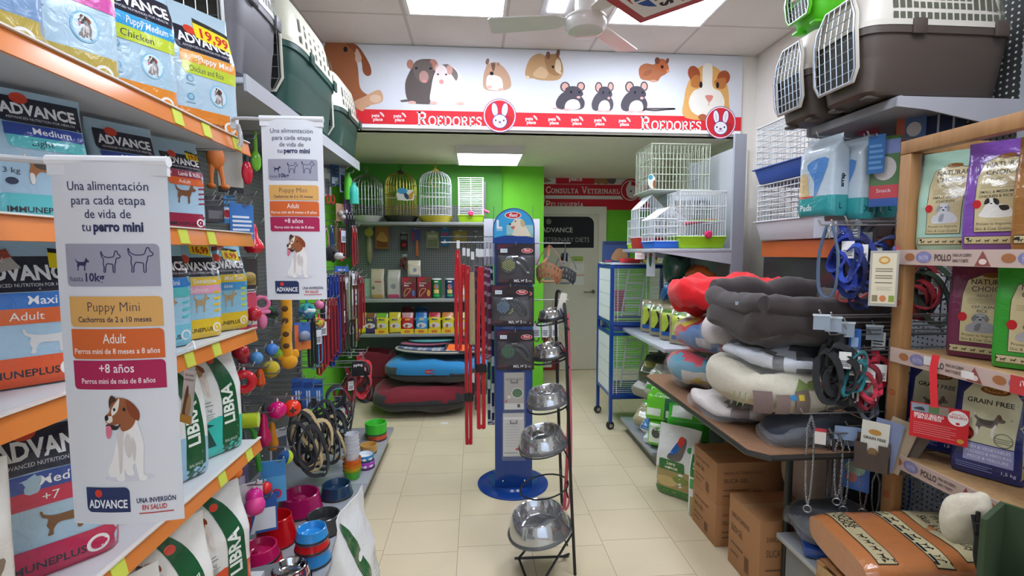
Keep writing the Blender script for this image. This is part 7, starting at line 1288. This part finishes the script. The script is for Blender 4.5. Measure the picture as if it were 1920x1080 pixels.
sanicat('taller cardboard box standing nearest the camera by the table', (1.262, 2.01, .002), .30, .265, .35)
lump('white sack of bedding slumped under the near end of the table', (1.64, 2.21, .004), (.26, .28, .3), ['#c6b2a6'], 95, 'bedding_sack', 'sack', wr=.05, kind='c'); lump('second pale sack standing deeper under the table', (1.64, 2.21, .3), (.24, .27, .34), ['#b8a498'], 96, 'bedding_sack', 'sack', wr=.05, kind='c')
# wall switch and cable trunk on the cream pillar
m = MB(); a = aY(1381, 435, 3.95); m.box((0, -.015, 0), (.075, .03, .13), '#eeece4:', .005); m.box((-.012, -.034, .02), (.02, .012, .02), '#dcdad2:', .003); tag(m.build('wall_switch', origin=(0, 0, 0)), 'white wall switch box on the cream pillar', 'switch').location = (2.20, 3.953, a.z)
m = MB(); m.bx(2.215, 2.235, 3.93, 3.954, .8, 2.4, '#ece8de:'); tag(m.build('cable_trunking', origin=(2.2, 3.95, .8)), 'white vertical cable trunking on the cream pillar', 'cable trunk')
# ---------------------------------------------------------------- right wall: hook bay with the carrier shelf
pegmat('peg dots', '#3a3b3a', '#d9dcd6', 40)  # pale holes: light from behind the board painted into the colour
def rbay():
    t = thing('hook_shelving', 'pegboard shelving of collars and chains with a steel carrier shelf behind the wooden display', 'shelving', (2.0, 1.7, 0)); inv = Mx.Translation(-t.location); mk = lambda: MB(inv)
    mk().bx(2.14, 2.16, .75, 2.32, .02, 2.08, 'peg light').build('back_panel', t); mk().bx(2.14, 2.16, .75, 2.32, 2.085, 2.75, 'peg dots').build('upper_panel', t)
    for y in (.765, 1.775, 2.305): mk().bx(2.10, 2.14, y - .014, y + .014, 0, 2.75, '#9c9fa3:').build('upright', t)
    s = mk().bx(1.62, 2.10, 1.79, 2.30, 2.120, 2.140, '#b3b3b8:g', .003).bx(1.61, 1.622, 1.79, 2.30, 2.105, 2.141, '#9d9da4:').build('carrier_shelf', t)
    for y in (1.792, 2.298): mk().prism([(1.60, 2.138), (2.1, 2.138), (2.1, 2.02), (1.72, 2.09), (1.60, 2.10)], y - .004, y + .004, '#a6a6ac:', M=Mx(((1, 0, 0, 0), (0, 0, 1, 0), (0, 1, 0, 0), (0, 0, 0, 1)))).build('bracket', s)
    mk().bx(1.30, 2.12, .75, 1.955, .31, .335, '#a9adb0:g', .004).bx(1.335, 2.12, .78, 1.935, 0, .31, '#7d8184:').build('base_deck', t)
rbay()
TA, BR = '#cbc4b8:', '#4d423b:'
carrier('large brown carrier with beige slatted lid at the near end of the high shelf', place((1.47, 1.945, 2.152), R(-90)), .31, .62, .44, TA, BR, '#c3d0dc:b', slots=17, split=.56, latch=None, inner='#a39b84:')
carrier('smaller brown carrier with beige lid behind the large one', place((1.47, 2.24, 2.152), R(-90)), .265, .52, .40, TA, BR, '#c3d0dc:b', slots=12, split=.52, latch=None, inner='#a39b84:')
carrier('small lime green carrier on top of the smaller brown one', place((1.50, 2.24, 2.585), R(-90)), .22, .36, .26, '#5fd61e:', '#58cc1c:', '#d8e0e0:b', slots=7)
# cages on the wall shelf over the dark cabinet
def cab():
    t = thing('dark_cabinet', 'tall dark panelled cabinet with an orange top band behind the pet beds', 'cabinet', (2.08, 2.8, 0)); inv = Mx.Translation(-t.location)
    MB(inv).bx(1.91, 2.28, 2.36, 3.12, 0, 1.515, '#3b3a3c:g').build('body', t); MB(inv).bx(1.895, 2.28, 2.355, 3.125, 1.518, 1.618, '#c7642c:').build('top_band', t)
cab()
cgw = lambda label, x, y0, y1, z, th, h, tc, **k: boxcage(label, (x, (y0 + y1) / 2, z), y1 - y0, .38, h, '#dfe4ea:', tc, th, 20, 8, k.pop('nz', 7), rz=R(-90), name='rodent_cage', **k)
cgw('wide white wire cage with pale grey tray on the dark cabinet', 1.86, 2.46, 3.14, 1.622, .125, .355, '#c9c9cf:')
cgw('wide white wire cage with royal blue tray, stacked on the grey trayed cage', 1.84, 2.46, 3.14, 1.985, .10, .36, '#24489c:')
q = MB(); q.lathe([(.03, 0), (.03, .003)], '#d8dfe4:', 18, place((1.83, 2.56, 2.03), ry=R(-90))); tag(q.build('round_sticker', origin=(1.83, 2.56, 2.03)), 'round sticker with a small animal on the blue cage tray', 'sticker')
carton('white plastic litter tray standing in front of the grey trayed cage', (1.79, 2.40, 1.622), .12, .05, .11, '#dde2ee', [], cat='tray', name='litter_tray', rz=-70)
# puppy pads and other packs on the upper hooks
R_ = lambda px, py, X: aY(px, py, 1.79 + (X - 1.6) * .3) if py > 410 and px < 1665 and X < 1.9 else aX(px, py, X)
def pads(label, px, py, X, size, sd):
    p = R_(px, py, X); W, D, H = .2, .105, .36; z0 = p.z - H; peg(V((X, p.y, p.z)), 'R', label.split(' hang')[0]); 
    m = bagmesh(W, D, H, '#c3d2dc', [('r', -.02, .0, 1.02, .46, '#3a9ea0'), ('p', [(.55, .46), (.9, 1.25), (.3, 1.2), (.5, .8)], '#5a8ed0', 1), ('p', [(.1, .46), (.05, .8), (.15, 1.0), (.3, .95), (.35, .6), (.4, .46)], '#d8bc8c', 1), ('t', 'Pads', .3, .15, .14, '#dff0f0', 'c', .02), ('r', .0, .44, .5, .48, '#c84a4a')], [('r', -.22, 0, .22, .46, '#3a9ea0'), ('t', size, .0, .16, .13, '#1f4a50', 'c', .03), ('g', [('t', 'arrap', 0, 0, .1, '#26292c', 'c', .03, .45)], .05, .78, 1, 0, R(90))], seed=sd, top=.8, wr=.008, sside=1)
    o = m.build('puppy_pads', sharp=60); o.matrix_world = place((X, p.y, z0), R(-84)); tag(o, label, 'puppy pads')
pads('teal footed puppy pad pack size L hanging outermost', 1548, 258, 1.60, 'L', 101); pads('teal footed puppy pad pack size XL hanging beside the outermost', 1598, 262, 1.70, 'XL', 102); pads('teal footed puppy pad pack size L hanging against the wooden post', 1637, 262, 1.82, 'L', 103)
RB_ = lambda label, px, py, X, w, h, c, ops=(), **k: blister(label, R_(px, py, X), 'R', w, h, c, ops, **k)
RB_('green dog treat pack with a white poodle and red label by the wooden post', 1662, 262, 1.74, .10, .28, '#4c7a3a', [('r', 0, 2.2, 1, 2.8, '#8a9ad0'), ('e', .5, 1.6, .4, .5, '#e4dcd8'), ('r', 0, .35, 1, .9, '#d2303c'), ('r', 0, 0, 1, .35, '#2c5aa8'), ('t', 'Snack', .5, .6, .16, '#f0e4e4', 'c', 0, .8)], film=.03)
RB_('blue rubber scoop card beside the green treat pack', 1645, 258, 1.70, .06, .15, '#3a72b0', lines(5, .1, .9, .3, 2.2, '#6aa0d4', .5))
RB_('red and grey toothbrush pack high above the treat pack', 1628, 235, 1.85, .08, .14, '#b8485a', [('r', .1, .3, .9, 1.2, '#9aa8c0')]); RB_('blue and orange pack with a dog behind the display beam', 1712, 180, 1.86, .1, .2, '#4a6aa0', [('r', 0, 0, .3, 2, '#c8603a'), ('e', .6, .6, .25, .3, '#d8d2ca')], film=.02); RB_('navy striped pack behind the mint food bag top', 1775, 180, 1.95, .12, .2, '#2c3a58', [('r', .3, 0, .36, 1.6, '#c8ccd4'), ('r', .7, 0, .76, 1.6, '#c8ccd4')])
# collars and harnesses
HR = lambda label, px, py, X, L, cols, sd, **k: harness(label, R_(px, py, X), 'R', L, cols, seed=sd, rz=-35, **k)
def bandloop(label, px, py, X, L, c, w=.026, lp=.06): strapthing(label, R_(px, py, X), 'R', L, w, c, loop=lp, thick=.005, name='dog_collar', cat='dog collar')
bandloop('slate blue broad collar loop hanging outermost', 1556, 425, 1.58, .27, '#4a6484', .03, .075)
HR('royal blue dog harness beside the slate collar', 1580, 425, 1.62, .26, ['#1d3aa4', '#15307e', '#2a48b0'], 31, n=4)
HR('navy dog harness with white tag above the red collar', 1606, 425, 1.68, .30, ['#1b2f78', '#1a2458', '#203c94'], 34, n=4)
HR('dark blue dog harness next to the wooden post', 1632, 425, 1.76, .34, ['#1a2a60', '#243c84', '#16204a'], 37, n=4)
def redcollar():
    p = R_(1640, 470, 1.66); t = start('dog_collar', 'red leather collar stretched sideways below the blue harnesses', 'dog collar', p, 'R', rz=-20); MB().strap([V((-.045 + .075 * cos(a) - .02 * sin(a), .0, -.14 + .035 * sin(a) + .05 * cos(a))) for a in [j * pi / 10 for j in range(20)]], .024, .005, (0, 1, .1), '#b8303a:', True).build('band', t); MB().strap([(0, 0, .004), (0, 0, -.06), (.01, 0, -.10)], .012, .002, (1, 0, 0), '#2a2c34:c').build('hang_loop', t)
redcollar()
RB_('grey price card above the blue harnesses', 1605, 418, 1.64, .03, .06, '#6a6e70', lines(3, .2, .8, .3, 1.4, '#d0d2d0', .4)); RB_('black hang card above the navy harness', 1627, 424, 1.74, .06, .09, '#26262a', [('r', .2, .3, .8, 1.1, '#7a7c7c')])
for i, (px, py, lb) in enumerate(((1541, 592, 'outermost'), (1563, 596, 'second outermost'), (1587, 606, 'third outermost'), (1640, 612, 'innermost'))):
    p = R_(px, py, 1.60 + .03 * i); t = thing('label_holder', 'clear plastic price holder, %s of four on the middle hooks' % lb, 'price holder', p, R(-25)); MB().bx(-.028, .028, -.002, .001, -.055, .0, '#8f9aa6:').bx(-.03, .03, -.004, .004, -.002, .006, '#c8d0d8:').build('plate', t); peg(V((p.x, p.y, p.z - .004)), 'R', ('outermost', 'second', 'third', 'innermost')[i] + ' clear price holder', .0)
for i, (px, py, lb) in enumerate(((1590, 800, 'upper clear price holder over the chains'), (1608, 812, 'lower clear price holder over the chains'))): p = R_(px, py, 1.62); t = thing('label_holder', lb, 'price holder', p, R(-25)); MB().bx(-.045, .045, -.002, .001, -.055, .0, '#8fa4c4:').build('plate', t); peg(V((p.x, p.y, p.z - .004)), 'R', lb, .0)
HR('black padded dog harness hanging lowest toward the beds', 1572, 630, 1.66, .26, ['#191a1d', '#202124', '#151518'], 41, n=5, w=.026); HR('black dog harness with chrome ring behind the padded one', 1590, 632, 1.74, .30, ['#1d1e21', '#17181b', '#232427'], 43, n=4, w=.024)
HR('teal dog harness with thin straps', 1598, 655, 1.62, .19, ['#1f7a82', '#2a8c94', '#176a72'], 44, n=3, w=.012); HR('red dog harness hanging against the wooden post', 1640, 660, 1.66, .22, ['#c41f3a', '#d82a48', '#8a1a2c'], 46, n=4, w=.02); HR('coral red dog harness with grey padding', 1622, 668, 1.64, .19, ['#d23a50', '#6a6c72', '#c22a40'], 47, n=4, w=.014); HR('grey dog harness below the red ones', 1625, 700, 1.68, .2, ['#6c7078', '#565a62'], 49, n=3, w=.014)
strapthing('white cord lead between the teal and red harnesses', R_(1608, 660, 1.62), 'R', .2, .008, '#d8d4ca', loop=.02, r=.004); RB_('blue and silver card with barcode over the teal harness', 1604, 622, 1.66, .04, .11, '#2f62a8', [('r', .1, .2, .9, .9, '#d6dade'), ('r', .2, 1.0, .8, 2.2, '#9ab4d8')]); RB_('white barcode card by the wooden post', 1648, 628, 1.70, .045, .06, '#dcdee0', lines(3, .1, .9, .2, 1.0, '#44464a', .4))
def chain(label, px, pyt, pyb, X, rr=.006, c=CH, clip=0):
    p = R_(px, pyt, X); L = p.z - R_(px, pyb, X).z; t = start('chain_collar', label, 'chain collar', p, 'R', rz=-30); m = MB(); n = max(4, int(L / (rr * 1.7)))
    for s_ in (-1, 1):
        for i in range(n): z = -L * i / n; x = s_ * .012 * min(1, i / 5) * (1 - (i / n) ** 6); A = Mx.Translation((x, 0, z)) @ Mx.Rotation(R(90) * (i % 2) + .4, 4, 'Z'); m.tube([A @ V((rr * .55 * cos(a), 0, rr * 1.15 * sin(a))) for a in [q * pi / 4 for q in range(8)]], rr * .26, c, 4, True)
    m.build('chain_links_pattern', t); MB().tube([(.014 * cos(a), 0, -L - .012 + .014 * sin(a)) for a in [q * pi / 6 for q in range(12)]], .003, c, 6, True).build('ring', t); q = MB(); q.bx(.012, .05, -.008, -.006, -.11, -.06, '#d4ccc4:p').bx(.012, .05, -.009, -.005, -.06, -.048, '#b8303a:p').build('hang_tag', t) if clip else None
chain('steel choke chain with red tag hanging nearest the table', 1522, 778, 948, 1.60, clip=1); chain('steel choke chain under the clear holders, nearer the table', 1575, 815, 935, 1.62); chain('steel choke chain under the clear holders, nearer the post', 1588, 820, 950, 1.66); chain('fine steel chain with leather handle beside the blue pack', 1622, 868, 955, 1.64, .005, '#a8928a:b'); chain('thin steel chain touching the wooden post', 1644, 885, 965, 1.70, .005); chain('steel chain behind the lowest display shelf', 1722, 900, 950, 1.90, .008); chain('small chain beside the one behind the lowest display shelf', 1760, 912, 945, 1.95, .006)
strapthing('blue nylon lead seen under the lowest display shelf', R_(1698, 870, 1.95), 'R', .22, .02, '#1f4a9c', loop=.05); strapthing('black studded collar strip under the clear holders', R_(1560, 815, 1.72), 'R', .26, .022, '#1b1b1e', loop=.02)
RB_('blue pack with a green ring picture above the chains', 1606, 828, 1.72, .10, .2, '#3164b0', [('e', .5, .9, .35, .3, '#8aa88c'), ('e', .4, .5, .2, .2, '#b85a4a'), ('r', .1, 1.4, .9, 1.7, '#2a4a8c')], film=.02); RB_('white card with black dog print above the leaflet box', 1624, 840, 1.70, .05, .05, '#dcd6d0', [('r', .2, .4, .8, .7, '#3a3634')])
HR('camouflage and red dog harness behind the middle display shelf', 1745, 482, 1.98, .30, ['#3c4a34', '#b02430', '#2b3326'], 52, n=5, w=.024); strapthing('black lead with a long curved handle on the light pegboard', R_(1780, 520, 2.0), 'R', .24, .016, '#1f2022', loop=.05)
HR('red dog harness behind the wooden display post', 1722, 500, 1.96, .26, ['#a81f2c', '#2a2a2e', '#8a1a26'], 53, n=4, w=.022); HR('dark leads bundle behind the lower display shelf', 1715, 690, 1.96, .2, ['#2a2c34', '#24428c', '#3a3a3e'], 54, n=4, w=.018)
# ---------------------------------------------------------------- wooden display with premium food bags
WD = '#b98856:w'; FX0, FY1, FY0 = 1.575, 1.735, 1.08
def display():
    t = thing('wooden_display', 'pine display rack with printed shelf strips holding small dog food bags', 'display rack', (1.8, 1.4, 0)); inv = Mx.Translation(-t.location); mk = lambda: MB(inv)
    for x in (FX0, 2.02):
        for y in (FY1 - .045, FY0): mk().bx(x, x + .045, y, y + .045, 0.337, 1.905, WD, .002).build('post', t)
    for x in (FX0, 2.02): mk().bx(x, x + .045, FY0, FY1, 1.907, 1.955, WD, .002).build('top_beam', t)
    for y in (FY1 - .045, FY0): mk().bx(FX0 + .047, 2.018, y, y + .045, 1.907, 1.955, WD, .002).build('side_rail', t)
    for i, z in enumerate((1.553, 1.187, .795)):
        s = mk().bx(FX0 + .002, 2.06, FY0 + .047, FY1 - .047, z - .024, z, '#c29a68:w', .002).build('shelf', t)
        q = mk(); q.bx(FX0 - .006, FX0 - .002, FY0 + .0, FY1 - .012, z - .05, z + .004, '#c5aca0:p'); o = []
        for k in range(2):
            x0 = .03 + k * .33; o += [('e', x0 + .03, .028, .02, .014, '#a5683c'), ('e', x0 + .085, .028, .03, .02, '#7a7aa4'), ('r', x0 + .065, .012, x0 + .105, .044, '#8a86b0'), ('t', 'NUTRI', x0 + .085, .02, .014, '#c8c4d4', 'c', 0, .035), ('t', 'POLLO', x0 + .125, .017, .022, '#4a3e3c', 'l', .03, .06), ('t', 'PARA UN CUERPO', x0 + .19, .031, .010, '#4a3e3c', 'l', .02, .062), ('t', 'SANO Y FUERTE', x0 + .19, .013, .010, '#4a3e3c', 'l', .02, .052), ('p', [(x0 + .262, .002), (x0 + .285, .05), (x0 + .312, .002)], '#8e4a42'), ('e', x0 + .287, .016, .012, .009, '#e0cdc4')]
        if i == 1: o += [('r', .42, .0, .55, .054, '#c23a38'), ('t', '¡YA ESTÁ', .485, .03, .014, '#f4e4e0', 'c', .02), ('t', 'AQUÍ!', .485, .01, .014, '#f4e4e0', 'c', .02), ('r', .14, .02, .2, .05, '#e6e2de'), ('r', .275, .008, .315, .032, '#e6e2de')]
        pprint(q, flat((FX0 - .006, FY1 - .012, z - .05), (0, -1, 0), (0, 0, 1)), o, maxlen=9); q.build('strip', s)
    q = mk()
    for z in (1.36, 1.02, .62): pprint(q, flat((FX0, FY1 - .003, z), (0, -1, 0), (0, 0, 1)), [('e', .02, .0, .017, .011, '#a4522e'), ('t', 'Nutro', .02, -.005, .012, WD[:7], 'c', 0, .028)], maxlen=9)
    q.build('brand_stamp', t)
display()
def nb_(label, px, py, X, z, a, W, H, c, lab, txt, pic, sd, D=.085, n_=None):
    p = aX(px, py, X); h = H / W; bag(label, (X, p.y, z + .004), a, W, D, H, c, n_(h) if n_ else nchoice(h, txt, pic(h), lab), [('r', -.2, .1, .2, h * .62, '#a89a74')] + lines(9, -.18, .18, .14, h * .58, '#8a7c58', .22), seed=sd, top=.5, wr=.007, sside=1)
nb_('mint green small dog food bag with a white puppy under the top beam', 1772, 455, 1.67, 1.553, -64, .155, .345, '#a9cdb8', '#c9b98e', 'PUPPY|SMALL BREED|CHICKEN', lambda h: pup(h, '#d2d4d8', '#a0a2aa'), 110)
nb_('purple food bag with a black and white puppy picture', 1866, 460, 1.67, 1.553, -64, .155, .345, '#7d4fa6', '#c9b98e', 'PUPPY|SMALL & MEDIUM|CHICKEN & RICE', shih, 111)
nb_('brown food bag cut by the picture edge on the top display shelf', 1968, 462, 1.67, 1.553, -64, .155, .335, '#9a6a38', '#cdbf98', 'ADULT|LAMB|RICE', lambda h: pup(h, '#b8b6b8', '#6a686c'), 112)
nb_('maroon chicken food bag with a reclining setter picture', 1835, 690, 1.72, 1.187, -58, .17, .33, '#74324e', '#cfc092', 'ADULT|CHICKEN|RICE', lambda h: pup(h, '#a4a2a8', '#7c7a80'), 113)
nb_('bright green lamb food bag beside the maroon one', 1930, 705, 1.70, 1.187, -56, .17, .322, '#3a9e34', '#cfc092', 'ADULT|LAMB|MEAL', lambda h: pup(h, '#b0aeb2', '#7c7a80'), 114)
def gfree(h): return [('p', [(.14, h * .34), (.86, h * .34), (.9, h * .8), (.74, h * .95), (.3, h * .95), (.12, h * .8)], '#cfcda8'), ('e', .55, h * .86, .2, .07, '#7a4a24'), ('e', .55, h * .865, .16, .045, '#c08a4a'), ('t', 'Nutro', .55, h * .852, .06, '#5a2f16', 'c', .02, .26), ('t', 'GRAIN FREE', .5, h * .725, .085, '#2a2622', 'c', .02, .64), ('r', .2, h * .15, .86, h * .33, '#9a9cc8'), ('t', 'FISH & VEGETABLES', .53, h * .28, .055, '#e4e4f0', 'c', 0, .58), ('t', 'PESCADO & VERDURAS', .53, h * .23, .055, '#e4e4f0', 'c', 0, .6), ('t', 'PESCE & VERDURE', .53, h * .18, .055, '#e4e4f0', 'c', 0, .54)] + fit(dog_stand('#6e6460', '#544c48'), .3, h * .42, .42, h * .24) + [('e', .22, h * .42, .11, .13, '#7a1f24'), ('e', .22, h * .42, .07, .07, '#c84a2a'), ('o', .72, h * .41, .12, .012, '#6a6458')] + lines(3, .6, .84, h * .38, h * .44, '#6a6458', .25) + lines(3, .1, .6, h * .07, h * .13, '#8a92c4', .3) + [('t', '1,5 kg', .8, h * .08, .06, '#c8cce4', 'c', 0)]
nb_('navy grain free food bag half hidden by the red gift card', 1752, 850, 1.76, .795, -60, .18, .33, '#27306a', '', '', None, 115, n_=gfree)
nb_('navy grain free food bag with a running dog picture, fully visible', 1850, 905, 1.72, .795, -60, .185, .34, '#262f68', '', '', None, 116, n_=gfree)
def fcard(name, label, cat, p, ux, w, h, col, ops, t=.002, film=0):
    ux = V(ux).normalized(); n = ux.cross(V((0, 0, 1))); m = MB(); m.add([p + ux * a + V((0, 0, b)) - n * c for c in (0, t) for b in (-h, 0) for a in (0, w)], [(0, 1, 3, 2), (4, 6, 7, 5), (0, 2, 6, 4), (1, 5, 7, 3), (0, 4, 5, 1), (2, 3, 7, 6)], col + ':p'); pprint(m, flat(p - V((0, 0, h)), ux, (0, 0, 1)), [('g', ops, 0, 0, w)], maxlen=9); return tag(m.build(name, origin=p), label, cat)
UXD = (.62, -.78, 0); p = aX(1708, 752, 1.553); fcard('gift_card', 'red gift card with white round seal hanging from the middle display shelf', 'sign', p, UXD, .155, .125, '#cf1f27', [('r', .02, .6, .66, .79, '#8a93a0'), ('p', [(.05, .66), (.2, .72), (.25, .64)], '#3a3a44', 1), ('r', .32, .61, .5, .78, '#5a7a4a'), ('r', .5, .61, .66, .78, '#9a8a7a'), ('e', .82, .6, .17, .17, '#f0ece8'), ('t', 'SEGURO', .82, .59, .055, '#c8282e', 'c', .02), ('t', 'REGALO', .82, .66, .04, '#c8282e', 'c'), ('e', .82, .48, .035, .03, '#c8282e'), ('t', 'REGALO SEGURO', .07, .52, .06, '#f6e4e2', 'l', .04, .52), ('t', 'Y SIN SORTEOS', .07, .45, .06, '#f6e4e2', 'l', .04, .48), ('e', .88, .1, .06, .05, '#c8963a')] + lines(6, .07, .8, .1, .4, '#e89a98', .2))
p = aX(1752, 676, 1.558); m = MB(); m.strap([V((1.563, p.y, 1.2)), V((1.555, p.y, 1.15)), aX(1752, 764, 1.55)], .02, .002, V(UXD), '#cf1f27:p'); tag(m.build('red_ribbon', origin=p), 'red paper strap holding the gift card on the shelf strip', 'strap')
p = aY(1647, 470, 1.72); fcard('laminated_notice', 'laminated beige notice hanging on the wooden display post', 'sign', V((p.x - .03, p.y - .0, p.z)), (.8, -.6, 0), .085, .205, '#a9a69e', [('r', .08, .12, .92, 2.3, '#d9cfb4'), ('e', .5, 2.0, .2, .17, '#c8924a'), ('e', .5, 2.0, .13, .1, '#e0c48a')] + [('r', .2, y, .8, y + .05, '#8a7a64') for y in (1.6, 1.5, 1.3, 1.2, 1.0)] + lines(3, .25, .8, .7, .88, '#a59880', .3) + [('r', .12, .2, .32, .48, '#8a7a5a'), ('e', .5, .34, .12, .14, '#c87a4a'), ('r', .7, .2, .9, .48, '#8a9a3a')])
p = aY(1662, 462, 1.76); fcard('colour_tag', 'small red white and blue paper tag behind the laminated notice', 'tag', V((p.x, p.y - .03, p.z)), (.8, -.6, 0), .05, .11, '#5a64a8', [('r', .3, .2, 1, 1.2, '#e4dcd4'), ('r', .2, 1.5, 1, 2.2, '#d83a3a'), ('r', .5, .4, .9, .6, '#d8943a')])
def leaflets():
    p = aX(1628, 825, 1.50); t = thing('leaflet_holder', 'dark brown cardboard holder on the post with grain free leaflets', 'leaflet holder', (1.512, p.y - .01, p.z - .105), R(-48)); BRN = '#4d3f36:p'
    m = MB(); m.bx(-.055, .055, -.03, -.026, 0, .06, BRN).bx(-.055, -.015, -.031, -.027, .06, .1, BRN).bx(.02, .055, -.031, -.027, .06, .1, BRN).bx(-.055, -.051, -.03, .03, 0, .1, BRN).bx(.051, .055, -.03, .03, 0, .11, BRN).bx(-.055, .055, .026, .03, 0, .12, BRN).bx(-.055, .055, -.03, .03, -.004, 0, BRN); m.build('box', t)
    for i in range(4):
        m = MB(Mx.Translation((.004 + .018 * i, -.018 + .012 * i, .0)) @ Mx.Rotation(R(2 + 7 * i), 4, 'Y')); m.bx(-.045, .04, -.001, .001, .004, .185 + .012 * i, ('#d3cfc0', '#7c86a4', '#a8957c', '#5f5248')[i] + ':p')
        if i == 0: pprint(m, flat((-.045, -.0012, 0), (1, 0, 0), (0, 0, 1)), [('e', .042, .145, .02, .011, '#b8843a'), ('t', 'GRAIN FREE', .042, .115, .011, '#2c2824', 'c', .02, .07), ('p', [(.02, .03), (.06, .03), (.055, .075), (.03, .08)], '#8a6a44', 1)], maxlen=9)
        m.build('leaflet', t)
leaflets()
# ---------------------------------------------------------------- lower right: crate, lying food bag, canvas bag, green box, packed blankets
ZD2 = .337
lump('navy blanket packed in clear plastic on the low grey deck', (1.47, 1.83, ZD2 + .05), (.34, .24, .08), ['#33363e'], 120, 'packed_blanket', 'blanket', 1, 3.4, .03, R(-20), None, 'c')
m = MB(); m.box((0, 0, .02), (.26, .2, .04), '#2c4f9c:g', .008); o_ = m.build('blue_folder'); o_.matrix_world = place((1.46, 1.80, ZD2 + .003), R(-28)); tag(o_, 'flat royal blue folder under the packed blanket', 'folder')
def crate():
    t = thing('wooden_crate', 'small pine crate under the lying orange food bag', 'crate', (1.42, 1.46, ZD2)); 
    for x in (-.16, .16):
        for y in (-.15, .15): MB().box((x, y, .045), (.035, .035, .09), WD).build('corner_post', t)
    for z in (.018, .062):
        MB().bx(-.18, -.17, -.16, .16, z - .016, z + .016, '#c49c66:w').bx(.17, .18, -.16, .16, z - .016, z + .016, '#c49c66:w').bx(-.17, .17, .16, .17, z - .016, z + .016, '#c49c66:w').bx(-.17, .17, -.17, -.16, z - .016, z + .016, '#c49c66:w').build('slat', t)
    MB().bx(-.17, .17, -.16, .16, .09, .1, '#a8764a:w').build('lid', t)
crate()
def ob(h): return [('r', .06, h * .07, .94, h * .17, '#3a342c'), ('r', .07, h * .075, .93, h * .165, '#bcae86'), ('t', 'NATURAL', .28, h * .128, .065, '#2c2620', 'c', .03, .3), ('t', 'CHOICE', .28, h * .088, .065, '#2c2620', 'c', .03, .26), ('r', .03, h * .34, .97, h * .43, '#3a342c'), ('r', .04, h * .345, .96, h * .425, '#cfc49a')] + [q for i in range(6) for q in fit(dog_stand('#26282e')[:1], .08 + i * .15, h * .37, .09, h * .045) + [('r', .07 + i * .15, h * .35, .19 + i * .15, h * .366, '#26282e')]] + [q for i in range(4) for q in fit(dog_stand('#33302a')[:1], .52 + i * .1, h * .1, .08, h * .045)] + [('p', [(.08, h * .5), (.92, h * .5), (.96, h * .88), (.1, h * .88)], '#3a342c'), ('p', [(.09, h * .505), (.91, h * .505), (.95, h * .875), (.11, h * .875)], '#c2b68e'), ('t', 'Proven to Improve', .5, h * .62, .075, '#3a342c', 'c', .01, .6), ('t', 'Skin & Coat Quality', .5, h * .555, .075, '#3a342c', 'c', .01, .64), ('p', [(.15, h * .7), (.4, h * .78), (.9, h * .7), (.92, h * .86), (.2, h * .86)], '#c9ccd2', 1), ('p', [(.3, h * .75), (.6, h * .8), (.8, h * .74), (.7, h * .84)], '#8f939c', 1)]
bag('large orange brown food bag lying on the crate with its picture side up', (1.25, 1.55, ZD2 + .172), -99, .36, .13, .60, '#b87444', ob(.62 / .36), None, seed=121, rx=-87, top=.75, wr=.012, n0=4)
bag('green food bag with cream label slipped under the orange bag', (1.15, 1.31, ZD2 + .15), -100, .15, .06, .25, '#1f7a3c', [('p', [(.1, .3), (.9, .3), (.8, .75), (.2, .75)], '#cfc89c', 1), ('t', 'NATURAL', .5, .56, .13, '#3a6a8a', 'c', .03, .6), ('t', 'CHOICE', .5, .4, .13, '#3a6a8a', 'c', .03, .55), ('e', .2, .65, .14, .1, '#c86a2a')], None, seed=122, rx=-86, top=.75)
0 and bag('olive grey food bag lying under the orange bag', (1.38, 1.14, ZD2 + .065), -95, .3, .08, .42, '#7b7658', lines(7, .1, .9, .3, 1.2, '#5d5940', .2), None, seed=123, rx=-80, top=.8)
def canvas():
    pc = aX(1806, 1028, 1.46); t, f = pillow('cream canvas bag with a black buckle strap beside the green box', pc, .12, .10, .145, ['#ddd3bc'], R(-20), 'canvas_bag', 'bag', 2.6, 125, .06)
    MB().strap(smoothpath([V((-.03, -.052, .135)), V((-.032, -.066, .08)), V((-.03, -.066, .02)), V((-.01, -.07, -.03)), V((.05, -.08, -.05))]), .02, .003, (1, 0, 0), '#18181a:c').build('strap', t); MB().box((-.03, -.066, .105), (.026, .01, .03), '#151517:', .004).box((-.03, -.062, .135), (.01, .01, .03), '#151517:', .003).build('buckle', t)
canvas()
def gbox():
    t = thing('green_box', 'dark green open cardboard box standing at the corner of the display', 'box', (1.27, 1.10, ZD2 + .002), R(-62)); g = '#33452a:p'
    m = MB(); m.bx(0, .012, 0, .16, 0, .54, g).bx(.012, .4, 0, .01, .012, .30, g).bx(.012, .4, .15, .16, .012, .54, g).bx(0, .4, 0, .16, 0, .012, g); m.build('box', t); MB().tube([(.07, -.004, .30), (.07, -.004, .1)], .006, '#c9ccca:', 6).build('clip', t); MB().bx(.1, .36, .06, .07, .05, .44, '#9aa8b0:p').build('leaflet', t)
gbox()
